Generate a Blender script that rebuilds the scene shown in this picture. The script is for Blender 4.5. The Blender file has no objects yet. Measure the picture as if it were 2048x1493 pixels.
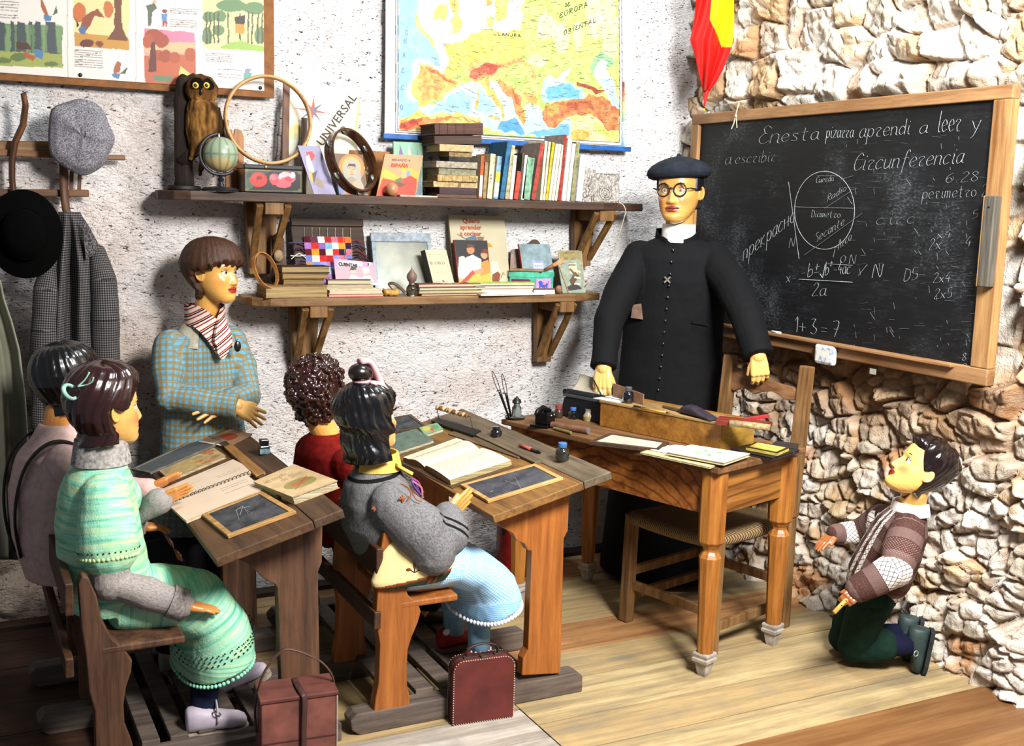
import bpy, bmesh, math, random
import numpy as np
from mathutils import Vector, Matrix
PI=math.pi
rnd=random.Random(7)
SC=bpy.context.scene
COL=SC.collection
# ---------------------------------------------------------------- camera
CW,CH,FPX=2048,1493,2243.4
YAW,PITCH,ROLL=0.4711,0.15058,0.02724
CAMZ=1.6
def _basis():
    fw=np.array([math.sin(YAW)*math.cos(PITCH),math.cos(YAW)*math.cos(PITCH),-math.sin(PITCH)])
    r=np.array([math.cos(YAW),-math.sin(YAW),0.0]); u=np.cross(r,fw)
    c,s=math.cos(ROLL),math.sin(ROLL)
    return fw,r*c+u*s,-r*s+u*c
FW,RT,UP=_basis()
def at(px,py,x=None,y=None,z=None):
    """world point on the plane x=, y= or z= that is seen at a photo position"""
    d=FW+(px-CW/2)/FPX*RT-(py-CH/2)/FPX*UP
    t=x/d[0] if x is not None else y/d[1] if y is not None else (z-CAMZ)/d[2]
    return Vector((t*d[0],t*d[1],CAMZ+t*d[2]))
cd=bpy.data.cameras.new('camera'); cam=bpy.data.objects.new('camera',cd); COL.objects.link(cam)
cd.sensor_fit='HORIZONTAL'; cd.sensor_width=36; cd.lens=FPX/CW*36; cd.clip_start=.05
cam.matrix_world=Matrix(((RT[0],UP[0],-FW[0],0),(RT[1],UP[1],-FW[1],0),(RT[2],UP[2],-FW[2],CAMZ),(0,0,0,1)))
SC.camera=cam
# ---------------------------------------------------------------- light and exposure
vs=SC.view_settings; vs.view_transform='Standard'; vs.look='None'; vs.gamma=1; vs.use_curve_mapping=False
vs.exposure=0.16
wd=bpy.data.worlds.new('room_light'); SC.world=wd; wd.use_nodes=True
bg=wd.node_tree.nodes['Background']; bg.inputs[0].default_value=(.80,.88,1,1); bg.inputs[1].default_value=.17
def area(name,loc,target,size,power,col):
    l=bpy.data.lights.new(name,'AREA'); l.shape='RECTANGLE'; l.size=size[0]; l.size_y=size[1]; l.energy=power; l.color=col
    o=bpy.data.objects.new(name,l); COL.objects.link(o); o.location=loc
    o.rotation_euler=(Vector(target)-Vector(loc)).to_track_quat('-Z','Y').to_euler()
    return o
area('window_light',(1.70,.75,2.75),(2.6,3.4,.8),(.55,.75),215,(1,.985,.96))
area('side_fill_light',(2.25,1.15,2.55),(3.1,2.45,1.75),(.4,.5),52,(1,.99,.97))  # unseen fill lamp, added to brighten the upper right stone wall
area('skylight',(2.35,2.9,3.6),(2.2,4.3,.7),(.4,.5),60,(.93,.97,1))
# ---------------------------------------------------------------- materials
def lin(c):
    if isinstance(c,str):
        c=c.lstrip('#'); c=[int(c[i:i+2],16)/255 for i in (0,2,4)]
    return tuple((v/12.92 if v<=.04045 else ((v+.055)/1.055)**2.4) for v in c[:3])
def rgba(c): return (*lin(c),1)
MATS={}
class NT:
    def __init__(s,name):
        s.m=bpy.data.materials.new(name); s.m.use_nodes=True; s.t=s.m.node_tree; s.b=s.t.nodes['Principled BSDF']
    def n(s,typ,**k):
        nd=s.t.nodes.new('ShaderNode'+typ)
        for a,v in k.items():
            if a.startswith('_'): setattr(nd,a[1:],v)
        for a,v in k.items():
            if not a.startswith('_'):
                i=int(a[1:]) if a[0]=='i' and a[1:].isdigit() else a
                nd.inputs[i].default_value=v
        return nd
    def l(s,a,b): s.t.links.new(a,b)
    def coord(s,scale=(1,1,1),rot=(0,0,0),kind='Object'):
        tc=s.n('TexCoord'); mp=s.n('Mapping'); mp.inputs['Scale'].default_value=scale; mp.inputs['Rotation'].default_value=rot
        s.l(tc.outputs[kind],mp.inputs[0]); return mp.outputs[0]
    def noise(s,vec,scale=5,detail=4,rough=.55,dist=0):
        nd=s.n('TexNoise'); nd.inputs['Scale'].default_value=scale; nd.inputs['Detail'].default_value=detail
        nd.inputs['Roughness'].default_value=rough; nd.inputs['Distortion'].default_value=dist
        if vec is not None: s.l(vec,nd.inputs['Vector'])
        return nd.outputs[0]
    def ramp(s,fac,stops):
        r=s.n('ValToRGB'); e=r.color_ramp.elements
        while len(e)<len(stops): e.new(.5)
        for el,(p,c) in zip(e,stops): el.position=p; el.color=rgba(c) if not isinstance(c,float) else (c,c,c,1)
        s.l(fac,r.inputs[0]); return r.outputs[0]
    def mix(s,fac,a,b,mode='MIX'):
        m=s.n('MixRGB',_blend_type=mode)
        for i,v in ((0,fac),(1,a),(2,b)):
            if hasattr(v,'links'): s.l(v,m.inputs[i])
            else: m.inputs[i].default_value=v if i==0 else (rgba(v) if len(v)!=4 or isinstance(v,str) else v)
        return m.outputs[0]
    def math(s,op,a,b=0.0):
        m=s.n('Math',_operation=op)
        for i,v in ((0,a),(1,b)):
            if hasattr(v,'links'): s.l(v,m.inputs[i])
            else: m.inputs[i].default_value=v
        return m.outputs[0]
    def bump(s,h,strength=.3,dist=.005):
        b=s.n('Bump'); b.inputs['Strength'].default_value=strength; b.inputs['Distance'].default_value=dist
        s.l(h,b.inputs['Height']); s.l(b.outputs[0],s.b.inputs['Normal']); return b
    def fin(s,color=None,rough=.6,spec=.4,metal=0,coat=0):
        if color is not None:
            if hasattr(color,'links'): s.l(color,s.b.inputs['Base Color'])
            else: s.b.inputs['Base Color'].default_value=rgba(color)
        s.b.inputs['Roughness'].default_value=rough; s.b.inputs['Specular IOR Level'].default_value=spec
        s.b.inputs['Metallic'].default_value=metal; s.b.inputs['Coat Weight'].default_value=coat
        return s.m
def flat(c,rough=.6,spec=.35,metal=0,amt=.18,scale=30,bump=.1,coat=0):
    """plain material with slight mottling"""
    key=('flat',str(c),rough,spec,metal,amt,scale,bump,coat)
    if key in MATS: return MATS[key]
    t=NT('plain'); n=t.noise(t.coord(),scale,3)
    c0=c if not isinstance(c,str) else [int(c.lstrip('#')[i:i+2],16)/255 for i in (0,2,4)]
    d=[v*(1-amt) for v in c0]; b=[min(1,v*(1+amt*.5)) for v in c0]
    col=t.ramp(n,[(.3,d),(.7,b)])
    if bump: t.bump(n,bump,.003)
    MATS[key]=t.fin(col,rough,spec,metal,coat); return MATS[key]
def wood(c1,c2,axis='x',scale=1.0,rough=.55,dark=None,coat=0,spec=.35,ring=.0,bump=.25,wear=.3):
    """streaked wood with the grain along an axis of the object"""
    key=('wood',c1,c2,axis,scale,rough,dark,coat,ring,wear)
    if key in MATS: return MATS[key]
    t=NT('wood'); k=dict(x=(1.2,16,16),y=(16,1.2,16),z=(16,16,1.2))[axis]
    v=t.coord(tuple(a*scale for a in k))
    n1=t.noise(v,2.2,5,.6,.6); n2=t.noise(v,7,4,.7)
    f=t.math('ADD',t.math('MULTIPLY',n1,.7),t.math('MULTIPLY',n2,.3))
    stops=[(.30,dark or c2),(.46,c2),(.62,c1)]
    col=t.ramp(f,stops)
    if ring:
        w=t.n('TexWave',_wave_type='RINGS',_bands_direction='DIAGONAL'); kk=dict(x=(.9,5,5),y=(5,.9,5),z=(5,5,.9))[axis]
        t.l(t.coord(tuple(a*scale for a in kk)),w.inputs[0]); w.inputs['Scale'].default_value=2.2; w.inputs['Distortion'].default_value=7; w.inputs['Detail'].default_value=2; w.inputs['Detail Scale'].default_value=.8
        r=t.ramp(w.outputs[1],[(.0,0.0),(.22,1.0)])
        col=t.mix(t.math('MULTIPLY',t.math('SUBTRACT',1.0,r),ring),col,dark or c2)
    if wear:
        n3=t.noise(t.coord(),6,4,.65); g=t.ramp(n3,[(.5,0.0),(.7,1.0)])
        col=t.mix(t.math('MULTIPLY',g,wear),col,dark or c2)
    t.bump(n2,bump,.004)
    MATS[key]=t.fin(col,rough,spec,0,coat); return MATS[key]
def painted(rough=.55,spec=.3,coat=0,bump=0):
    key=('painted',rough,spec,coat,bump)
    if key in MATS: return MATS[key]
    t=NT('printed'); a=t.n('Attribute',_attribute_name='paint')
    if bump: t.bump(t.noise(t.coord(),60,3),bump,.003)
    MATS[key]=t.fin(a.outputs[0],rough,spec,0,coat); return MATS[key]
# ---------------------------------------------------------------- objects
def tag(o,label=None,cat=None,group=None,kind=None):
    if label: o['label']=label
    if cat: o['category']=cat
    if group: o['group']=group
    if kind: o['kind']=kind
    return o
def thing(name,label,cat,loc=(0,0,0),rz=0,group=None,rot=None):
    o=bpy.data.objects.new(name,None); COL.objects.link(o); o.empty_display_size=.05
    o.location=loc; o.rotation_euler=rot or (0,0,rz); return tag(o,label,cat,group)
def wm(o):
    m=Matrix.LocRotScale(o.location,o.rotation_euler,o.scale)
    return wm(o.parent)@m if o.parent else m
class MB:
    """collects faces of one mesh"""
    def __init__(s): s.v=[]; s.f=[]; s.a={}
    def add(s,vs,fs):
        k=len(s.v); s.v+= [tuple(p) for p in vs]; s.f+=[tuple(i+k for i in f) for f in fs]; return s
    def box(s,lo,hi,M=None):
        x0,y0,z0=lo; x1,y1,z1=hi
        vs=[(x0,y0,z0),(x1,y0,z0),(x1,y1,z0),(x0,y1,z0),(x0,y0,z1),(x1,y0,z1),(x1,y1,z1),(x0,y1,z1)]
        if M is not None: vs=[M@Vector(v) for v in vs]
        return s.add(vs,[(0,3,2,1),(4,5,6,7),(0,1,5,4),(1,2,6,5),(2,3,7,6),(3,0,4,7)])
    def cbox(s,c,size,M=None):
        return s.box([c[i]-size[i]/2 for i in range(3)],[c[i]+size[i]/2 for i in range(3)],M)
    def hexa(s,b,t):
        """b,t: four bottom and four top corners"""
        return s.add(list(b)+list(t),[(0,3,2,1),(4,5,6,7),(0,1,5,4),(1,2,6,5),(2,3,7,6),(3,0,4,7)])
    def bar(s,p,q,w,h,up=(0,0,1),w2=None,h2=None):
        p,q=Vector(p),Vector(q); d=(q-p).normalized(); r=d.cross(Vector(up))
        if r.length<1e-5: r=d.cross(Vector((1,0,0)))
        r.normalize(); u=r.cross(d); w2=w if w2 is None else w2; h2=h if h2 is None else h2
        A=[p+r*a*w/2+u*b*h/2 for a,b in ((-1,-1),(1,-1),(1,1),(-1,1))]
        B=[q+r*a*w2/2+u*b*h2/2 for a,b in ((-1,-1),(1,-1),(1,1),(-1,1))]
        return s.hexa(A,B)
    def tube(s,pts,rad,n=10,cap=True,flat=1.0,up=None,closed=False):
        pts=[Vector(p) for p in pts]; R=rad if isinstance(rad,(list,tuple)) else [rad]*len(pts)
        N=len(pts); k=len(s.v); prev=None
        for i,p in enumerate(pts):
            if closed: d=pts[(i+1)%N]-pts[i-1]
            else: d=pts[min(i+1,N-1)]-pts[max(i-1,0)]
            d.normalize()
            if up is not None: r=d.cross(Vector(up))
            else:
                if prev is None: a=Vector((0,0,1)) if abs(d.z)<.9 else Vector((1,0,0)); r=d.cross(a)
                else: r=prev-d*prev.dot(d)
            r.normalize(); prev=r; u=r.cross(d)
            for j in range(n):
                t=2*PI*j/n; s.v.append(tuple(p+r*math.cos(t)*R[i]+u*math.sin(t)*R[i]*flat))
        M=N if closed else N-1
        for i in range(M):
            i2=(i+1)%N
            for j in range(n):
                s.f.append((k+i*n+j,k+i*n+(j+1)%n,k+i2*n+(j+1)%n,k+i2*n+j))
        if cap and not closed:
            s.f.append(tuple(k+j for j in reversed(range(n)))); s.f.append(tuple(k+(N-1)*n+j for j in range(n)))
        return s
    def lathe(s,prof,c=(0,0,0),n=24,M=None,sx=1,sy=1,loop=False):
        k=len(s.v); c=Vector(c); prof=list(prof)+[prof[0]]*loop
        for (r,z) in prof:
            for j in range(n):
                t=2*PI*j/n; p=Vector((r*math.cos(t)*sx,r*math.sin(t)*sy,z)); p=(M@p) if M is not None else p
                s.v.append(tuple(c+p))
        for i in range(len(prof)-1):
            for j in range(n):
                s.f.append((k+i*n+j,k+i*n+(j+1)%n,k+(i+1)*n+(j+1)%n,k+(i+1)*n+j))
        if not loop: s.f.append(tuple(k+j for j in reversed(range(n)))); s.f.append(tuple(k+(len(prof)-1)*n+j for j in range(n)))
        return s
    def ell(s,c,r,n=20,m=12,M=None):
        prof=[(max(1e-4,math.sin(PI*i/m)),-math.cos(PI*i/m)) for i in range(m+1)]
        S=Matrix.Diagonal((r[0],r[1],r[2])).to_3x3() if not isinstance(r,(int,float)) else Matrix.Diagonal((r,r,r)).to_3x3()
        return s.lathe(prof,c,n,(M.to_3x3()@S) if M is not None else S)
    def prism(s,outline,y0,y1,fn):
        """outline: 2D points; fn(u,v,t) -> point; extruded from t=y0 to y1"""
        n=len(outline); k=len(s.v)
        for t in (y0,y1):
            for (u,v) in outline: s.v.append(tuple(fn(u,v,t)))
        s.f.append(tuple(k+i for i in range(n))); s.f.append(tuple(k+n+i for i in reversed(range(n))))
        for i in range(n): j=(i+1)%n; s.f.append((k+j,k+i,k+n+i,k+n+j))
        return s
    def ring(s,c,R,r,n=48,m=10,M=None,flat=1.0):
        """hoop around local z"""
        k=len(s.v); c=Vector(c)
        for i in range(n):
            a=2*PI*i/n
            for j in range(m):
                b=2*PI*j/m; p=Vector(((R+r*math.cos(b))*math.cos(a),(R+r*math.cos(b))*math.sin(a),r*flat*math.sin(b)))
                s.v.append(tuple(c+(M@p if M is not None else p)))
        for i in range(n):
            for j in range(m): s.f.append((k+i*m+j,k+((i+1)%n)*m+j,k+((i+1)%n)*m+(j+1)%m,k+i*m+(j+1)%m))
        return s
    def mesh(s,name='m',fixn=True):
        me=bpy.data.meshes.new(name); me.from_pydata(s.v,[],s.f)
        if fixn:
            bm=bmesh.new(); bm.from_mesh(me); bmesh.ops.recalc_face_normals(bm,faces=bm.faces); bm.to_mesh(me); bm.free()
        return me
def put(name,mb,mat,parent=None,smooth=False,bevel=0,world=True,label=None,cat=None,group=None,kind=None,sub=0,angle=None):
    """links a mesh as ONE object. Geometry is given in world space (world=True) or in the parent's space"""
    me=mb.mesh(name) if isinstance(mb,MB) else mb
    me.name=name; o=bpy.data.objects.new(name,me); COL.objects.link(o)
    if mat is not None:
        me.materials.clear()
        for m in (mat if isinstance(mat,(list,tuple)) else [mat]): me.materials.append(m)
    if parent is not None:
        o.parent=parent
        if world: me.transform(wm(parent).inverted())
    elif kind is None:
        co=np.empty(len(me.vertices)*3); me.vertices.foreach_get('co',co); co=co.reshape(-1,3)
        b=(co.min(0)+co.max(0))/2; b[2]=co[:,2].min(); me.transform(Matrix.Translation(-Vector(b))); o.location=b
    if smooth: me.shade_smooth()
    if bevel:
        m=o.modifiers.new('bevel','BEVEL'); m.width=bevel; m.segments=2; m.limit_method='ANGLE'; m.angle_limit=.6; m.harden_normals=False
    if sub:
        m=o.modifiers.new('sub','SUBSURF'); m.levels=sub; m.render_levels=sub
    if angle is not None and smooth:
        m=o.modifiers.new('edges','EDGE_SPLIT'); m.split_angle=angle
    return tag(o,label,cat,group,kind)
def setcol(me,cols,name='paint'):
    a=me.color_attributes.new(name,'FLOAT_COLOR','POINT'); c=np.ones((len(me.vertices),4),dtype=np.float32); c[:,:3]=cols
    a.data.foreach_set('color',c.ravel())
def lin_np(c):
    c=np.clip(np.asarray(c,dtype=float),0,1); return np.where(c<=.04045,c/12.92,((c+.055)/1.055)**2.4)
# ---------------------------------------------------------------- noise in numpy
_PERM=np.random.default_rng(3).random((64,64,64))
def vnoise(p,freq=1.0,oct=1,seed=0,rough=.5):
    p=np.asarray(p,float); out=0; amp=1; tot=0
    for o in range(oct):
        q=p*freq+seed*7.31+o*3.7; i=np.floor(q).astype(int); f=q-i; f=f*f*(3-2*f)
        def g(a,b,c): return _PERM[(i[...,0]+a)&63,(i[...,1]+b)&63,(i[...,2]+c)&63]
        x,y,z=f[...,0],f[...,1],f[...,2]
        v=((g(0,0,0)*(1-x)+g(1,0,0)*x)*(1-y)+(g(0,1,0)*(1-x)+g(1,1,0)*x)*y)*(1-z)+((g(0,0,1)*(1-x)+g(1,0,1)*x)*(1-y)+(g(0,1,1)*(1-x)+g(1,1,1)*x)*y)*z
        out=out+amp*v; tot+=amp; amp*=rough; freq*=2.03
    return out/tot
def worley(u,v,seed=0,jit=.85):
    """returns F1, F2, cell id, vector to nearest"""
    g=np.random.default_rng(seed); T=g.random((97,97,2))
    iu=np.floor(u).astype(int); iv=np.floor(v).astype(int)
    F1=np.full(u.shape,9.); F2=np.full(u.shape,9.); ID=np.zeros(u.shape,int); DU=np.zeros(u.shape); DV=np.zeros(u.shape)
    for a in (-2,-1,0,1,2):
        for b in (-2,-1,0,1,2):
            ci=iu+a; cj=iv+b; t=T[ci%97,cj%97]
            pu=ci+.5+(t[...,0]-.5)*jit; pv=cj+.5+(t[...,1]-.5)*jit
            du=u-pu; dv=v-pv; d=np.sqrt(du*du+dv*dv)
            near=d<F1
            F2=np.where(near,F1,np.minimum(F2,d)); ID=np.where(near,(ci%97)*97+cj%97,ID)
            DU=np.where(near,du,DU); DV=np.where(near,dv,DV); F1=np.where(near,d,F1)
    return F1,F2,ID,DU,DV
def gridmesh(P,name='g'):
    """P: (m,n,3) array of points"""
    m,n=P.shape[:2]; me=bpy.data.meshes.new(name)
    idx=np.arange(m*n).reshape(m,n); q=np.stack([idx[:-1,:-1],idx[:-1,1:],idx[1:,1:],idx[1:,:-1]],-1).reshape(-1,4)
    me.vertices.add(m*n); me.vertices.foreach_set('co',P.reshape(-1,3).astype(np.float32).ravel())
    me.loops.add(q.size); me.loops.foreach_set('vertex_index',q.ravel().astype(np.int32))
    me.polygons.add(len(q)); me.polygons.foreach_set('loop_start',np.arange(0,q.size,4,dtype=np.int32))
    me.update(); me.validate(); return me
# ================================================================ the room
YB=4.38; XR=3.15
def build_room():
    # back wall: lumpy lime plaster
    nx,nz=440,290
    X,Z=np.meshgrid(np.linspace(-.9,3.3,nx),np.linspace(-.02,2.9,nz))
    p=np.stack([X,Z,0*X],-1)
    h=.034*(vnoise(p,3,3,1)-.5)+.022*(vnoise(p,11,3,2)-.5)+.014*(vnoise(p,34,3,3)-.5)
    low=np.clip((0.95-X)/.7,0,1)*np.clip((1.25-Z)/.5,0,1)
    F1,F2,ID,DU,DV=worley(X*5,Z*6,5)
    h+=low*.05*(np.clip((F2-F1)*2.2,0,1)-.6)
    me=gridmesh(np.stack([X,YB-h*.9+.012,Z],-1))
    # whitewash, with stains where the wash has worn off
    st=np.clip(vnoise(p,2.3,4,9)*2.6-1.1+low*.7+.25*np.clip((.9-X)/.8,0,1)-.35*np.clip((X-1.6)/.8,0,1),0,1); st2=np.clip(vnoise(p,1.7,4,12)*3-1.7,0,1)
    base=np.array([.85,.84,.835])[None,None]*np.ones(X.shape+(1,))
    warm=np.array([.80,.68,.61]); grey=np.array([.50,.44,.38])
    c=base*(1-.55*st[...,None])+warm*.55*st[...,None]
    c=c*(1-.45*st2[...,None])+np.array([.70,.66,.64])*.45*st2[...,None]
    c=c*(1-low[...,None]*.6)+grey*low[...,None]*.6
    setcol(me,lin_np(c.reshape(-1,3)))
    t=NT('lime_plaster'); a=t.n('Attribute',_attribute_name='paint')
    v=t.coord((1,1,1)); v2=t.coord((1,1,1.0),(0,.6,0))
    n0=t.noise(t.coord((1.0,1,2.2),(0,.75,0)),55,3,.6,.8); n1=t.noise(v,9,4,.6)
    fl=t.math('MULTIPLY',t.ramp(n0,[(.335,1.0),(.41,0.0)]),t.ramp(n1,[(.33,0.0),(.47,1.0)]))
    col=t.mix(fl,a.outputs[0],'#3a2a22')  # dark flecks: shade of small pits painted into the plaster colour
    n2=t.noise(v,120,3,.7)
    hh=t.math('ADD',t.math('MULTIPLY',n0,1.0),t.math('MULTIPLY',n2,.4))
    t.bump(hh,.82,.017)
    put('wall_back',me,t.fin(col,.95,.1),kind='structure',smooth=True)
    # right wall: rubble stones in lime
    ny,nz=640,540
    Yg,Zg=np.meshgrid(np.linspace(4.46,1.0,ny),np.linspace(-.03,2.9,nz))
    p=np.stack([Yg,Zg,0*Yg],-1)
    wx=.35*(vnoise(p,5,2,21)-.5); wz=.35*(vnoise(p,5,2,22)-.5)
    F1,F2,ID,DU,DV=worley(Yg*5.6+wx*1.6,Zg*7.6+wz*1.6,11)
    f1,f2,id2,du2,dv2=worley(Yg*13+wx*3,Zg*15+wz*3,17)
    r=np.random.default_rng(5); tilt=r.random((97*97,2))-.5; prom=r.random(97*97); prom2=r.random(97*97)
    edge=np.clip((F2-F1)*6.5,0,1)
    big=edge**.6*(.030+.050*prom[ID])+(tilt[ID,0]*DU+tilt[ID,1]*DV)*.15*edge
    facet=np.abs(vnoise(np.stack([Yg*9+ID*.37,Zg*9,0*Yg],-1),1,2,29)-.5)*.050*edge
    sml=np.clip((f2-f1)*4.5,0,1)**.7*(.012+.034*prom2[id2])+(tilt[id2,1]*du2+tilt[id2,0]*dv2)*.035
    mixs=np.clip((1.02-Zg)*3.2,0,1)*.75
    mixs=np.maximum(mixs,np.clip((vnoise(p,2.4,2,31)-.55)*6,0,1)*.8)
    h=(big+facet)*(1-mixs*.55)+sml*(.30+.75*mixs)
    h+=.026*(vnoise(p,14,3,23)-.5)+.017*(vnoise(p,40,3,24)-.5)+.022*np.abs(vnoise(p,24,2,27)-.5)
    h+=.025*np.clip((.36-Zg)/.36,0,1)**1.4
    # behind the blackboard the stones are dressed back
    bd=np.clip(np.minimum(np.minimum((Yg-2.50)/.06,(4.27-Yg)/.06),np.minimum((Zg-1.02)/.06,(2.06-Zg)/.06)),0,1)
    h=h*(1-.75*bd)
    P=np.stack([XR+.045-h,Yg,Zg],-1)
    me=gridmesh(P)
    g=r.random(97*97); hue=r.random(97*97)
    tan=np.array([.72,.61,.47]); gr=np.array([.70,.65,.58]); wh=np.array([.83,.79,.73]); orr=np.array([.70,.53,.38])
    k=g[ID][...,None]; q=hue[ID][...,None]
    c=np.where(k<.45,tan,np.where(k<.75,gr,wh)); c=np.where((q>.90),orr,c)
    mort=np.clip(1-(F2-F1)*5,0,1)[...,None]*.5
    c=c*(1-mort)+np.array([.60,.45,.33])*mort
    lime=np.clip((vnoise(p,9,4,41)-.42)*6+(mixs-.25)*.7,0,1)[...,None]*.8
    c=c*(1-lime)+np.array([.86,.83,.79])*lime
    crev=np.clip(.5-np.clip((f2-f1)*3,0,1)*1.2,0,1)[...,None]*mixs[...,None]
    c=c*(1-crev*.75)+np.array([.40,.26,.17])*crev*.75
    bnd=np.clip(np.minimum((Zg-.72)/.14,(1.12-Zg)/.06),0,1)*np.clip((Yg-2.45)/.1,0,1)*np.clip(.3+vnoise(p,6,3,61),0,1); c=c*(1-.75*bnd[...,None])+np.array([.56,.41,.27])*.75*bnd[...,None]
    c*=(.86+.28*vnoise(p,30,3,51))[...,None]
    setcol(me,lin_np(c.reshape(-1,3)))
    t=NT('rubble_stone'); a=t.n('Attribute',_attribute_name='paint'); v=t.coord()
    n0=t.noise(v,45,5,.7,.5); n1=t.noise(v,170,3,.7)
    fl=t.ramp(n0,[(.27,1.0),(.37,0.0)])
    col=t.mix(t.math('MULTIPLY',fl,.75),a.outputs[0],'#4a3120')
    t.bump(t.math('ADD',n0,t.math('MULTIPLY',n1,.4)),.8,.014)
    put('wall_right',me,t.fin(col,.95,.12),kind='structure',smooth=True)
    # floor of old boards
    r=random.Random(3)
    pale=wood('#b8a275','#96825c','x',.55,.7,'#6d6656',wear=.30,bump=.35); pale2=wood('#ae9466','#927c56','x',.55,.7,'#6d6a60',wear=.32,bump=.35)
    orange=wood('#ad7d4e','#8f663e','x',.5,.7,'#6b4a2c',wear=.4,bump=.35); whit=wood('#b8b0a4','#94897b','x',.5,.75,'#6f6a66',wear=.5,bump=.35)
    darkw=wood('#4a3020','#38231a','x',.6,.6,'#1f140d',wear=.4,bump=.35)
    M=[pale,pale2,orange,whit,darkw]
    mb=MB(); idx=[]
    def plank(x0,x1,y0,y1,m,dz=0):
        g=.0022; k=len(mb.f); mb.box((x0+g,y0+g,-.03),(x1-g,y1-g,dz)); idx.extend([m]*(len(mb.f)-k))
    ys=[2.512,2.68,2.872,3.13,3.34,3.58,3.82,4.05,4.25,4.45]
    kinds=[0,1,0,1,2,1,0,2,1]
    for a,b,m in zip(ys,ys[1:],kinds): plank(1.585,3.25,a,b,m,r.uniform(-.0015,.001))
    ys=[2.2,2.42,2.60,2.79,2.99,3.2,3.44,3.7,3.95,4.2,4.45]
    for i,(a,b) in enumerate(zip(ys,ys[1:])):
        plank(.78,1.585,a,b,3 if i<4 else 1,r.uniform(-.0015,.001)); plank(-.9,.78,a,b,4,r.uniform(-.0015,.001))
    me=mb.mesh('floor'); 
    for m in M: me.materials.append(m)
    me.polygons.foreach_set('material_index',idx)
    put('floor',me,None,kind='structure')
    me.update()
    lam=wood('#86603a','#6c4828','x',.35,.42,'#5d3b1a',wear=.2,bump=.08,spec=.4)
    mb=MB().box((1.59,.6,-.03),(3.25,2.507,.004)); put('trim_1',mb,lam,kind='structure')
    b=MB().box((-.9,4.30,0),(3.0,4.37,.018)); put('baseboard_back',b,wood('#3a2a1f','#2a1c14','x',.7),kind='structure')
build_room()
# ================================================================ furniture
OAK='#8a5a2e'
def school_desk(name,label,mats,top,panel,post,ys,seat,back_rail,low_rail,slats,sledx):
    tm,pm,bm,sm,dm=mats
    t=thing(name,label,'school desk',(sum(sledx)/2,(ys[0]+ys[-1])/2,0))
    x0,z0,x1,z1,ya,yb=top
    def edge(u,v): return Vector((x0+(x1-x0)*u,ya+(yb-ya)*v,z0+(z1-z0)*u))
    n=Vector((-(z1-z0),0,x1-x0)).normalized()
    def slab(u0,u1,v0,v1,th,up=0):
        b=[edge(u0,v0),edge(u1,v0),edge(u1,v1),edge(u0,v1)]
        return MB().hexa([p-n*th+n*up for p in b],[p+n*up for p in b])
    o=put('desk_top',slab(0,.755,0,1,.026),tm,t,bevel=.003)
    put('top_strip',slab(.76,1.0,0,1,.026),bm,t,bevel=.003)
    put('pen_ledge',slab(.70,.76,.32,.99,.0,0).hexa([p for p in [edge(.70,.24),edge(.765,.24),edge(.765,.96),edge(.70,.96)]],[p+n*.010 for p in [edge(.70,.24),edge(.765,.24),edge(.765,.96),edge(.70,.96)]]),bm,t,bevel=.002)
    th=.038
    for i,y in enumerate(ys):
        if i!=1: put('end_panel',MB().prism(panel,y,y+th,lambda u,v,q:(u,q,v)),pm,t,bevel=.003)
        put('bench_post',MB().prism(post,y-.005,y+th,lambda u,v,q:(u,q,v)),pm,t,bevel=.004)
        s=MB(); xa,xb=sledx; out=[(xa+.03,0),(xa+.005,.02),(xa,.05),(xa+.02,.07),(xb-.02,.07),(xb,.055),(xb,0)]
        s.prism(out,y-.006,y+.06,lambda u,v,q:(u,q,v)); put('sled',s,sm,t,bevel=.004)
    put('seat',MB().box((seat[0],ys[0]-.006,seat[2]-.022),(seat[1],ys[-1]+.05,seat[2])),pm,t,bevel=.006)
    for nm,(x,z0_,z1_) in (('back_rail',back_rail),('lower_rail',low_rail)):
        put(nm,MB().box((x,ys[0]-.012,z0_),(x+.022,ys[-1]+.05,z1_)),dm,t,bevel=.004)
    for k in range(slats[0]):
        x=slats[1]+k*slats[2]; put('foot_slat',MB().box((x,ys[0]+.057,.062),(x+slats[3],ys[-1]-.02,.082)),sm,t,bevel=.003)
    return t,edge,n
def xz(pts,y): return [(q.x,q.z) for q in (at(a,b,y=y) for a,b in pts)]
w_right=wood('#a3632b','#8a4f20','z',.8,.5,'#6e3b16',wear=.18); w_rtop=wood('#86602f','#694822','y',.8,.55,'#3a2817',wear=.4)
w_strip=wood('#6f604a','#554939','y',.9,.6,'#3c3226',wear=.3); w_sled=wood('#6d5f54','#554a42','x',.8,.65,'#3a302a',wear=.4); w_dark=wood('#50331f','#3b2516','y',.8,.5,'#24160d',wear=.3)
panelR=xz([(988,1040),(1003,1055),(1026,1068),(1034,1083),(1049,1088),(1056,1102),(1064,1103),(1056,1300),(1046,1318),(1044,1352),(1121,1348),(1128,1078),(1136,1062),(1139,985)],3.03)
postR=xz([(747,1427),(750,1400),(756,1368),(759,1289),(751,1242),(753,1210),(756,1162),(761,1099),(766,1067),(778,1059),(787,1064),(793,1105),(802,1156),(816,1191),(835,1207),(841,1223),(835,1245),(823,1273),(815,1299),(813,1337),(814,1375),(818,1387),(819,1417)],3.03)
DR,edgeR,nR=school_desk('school_desk','two-seat sloping school desk of orange wood with the grey-sweatered girl on its bench',(w_rtop,w_right,w_strip,w_sled,w_dark),
   (1.45,.662,1.865,.765,2.95,4.10),panelR,postR,(3.03,3.42,3.95),(1.185,1.375,.402),(1.105,.49,.58),(1.10,.33,.385),(6,1.18,.085,.06),(1.03,1.835))
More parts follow.
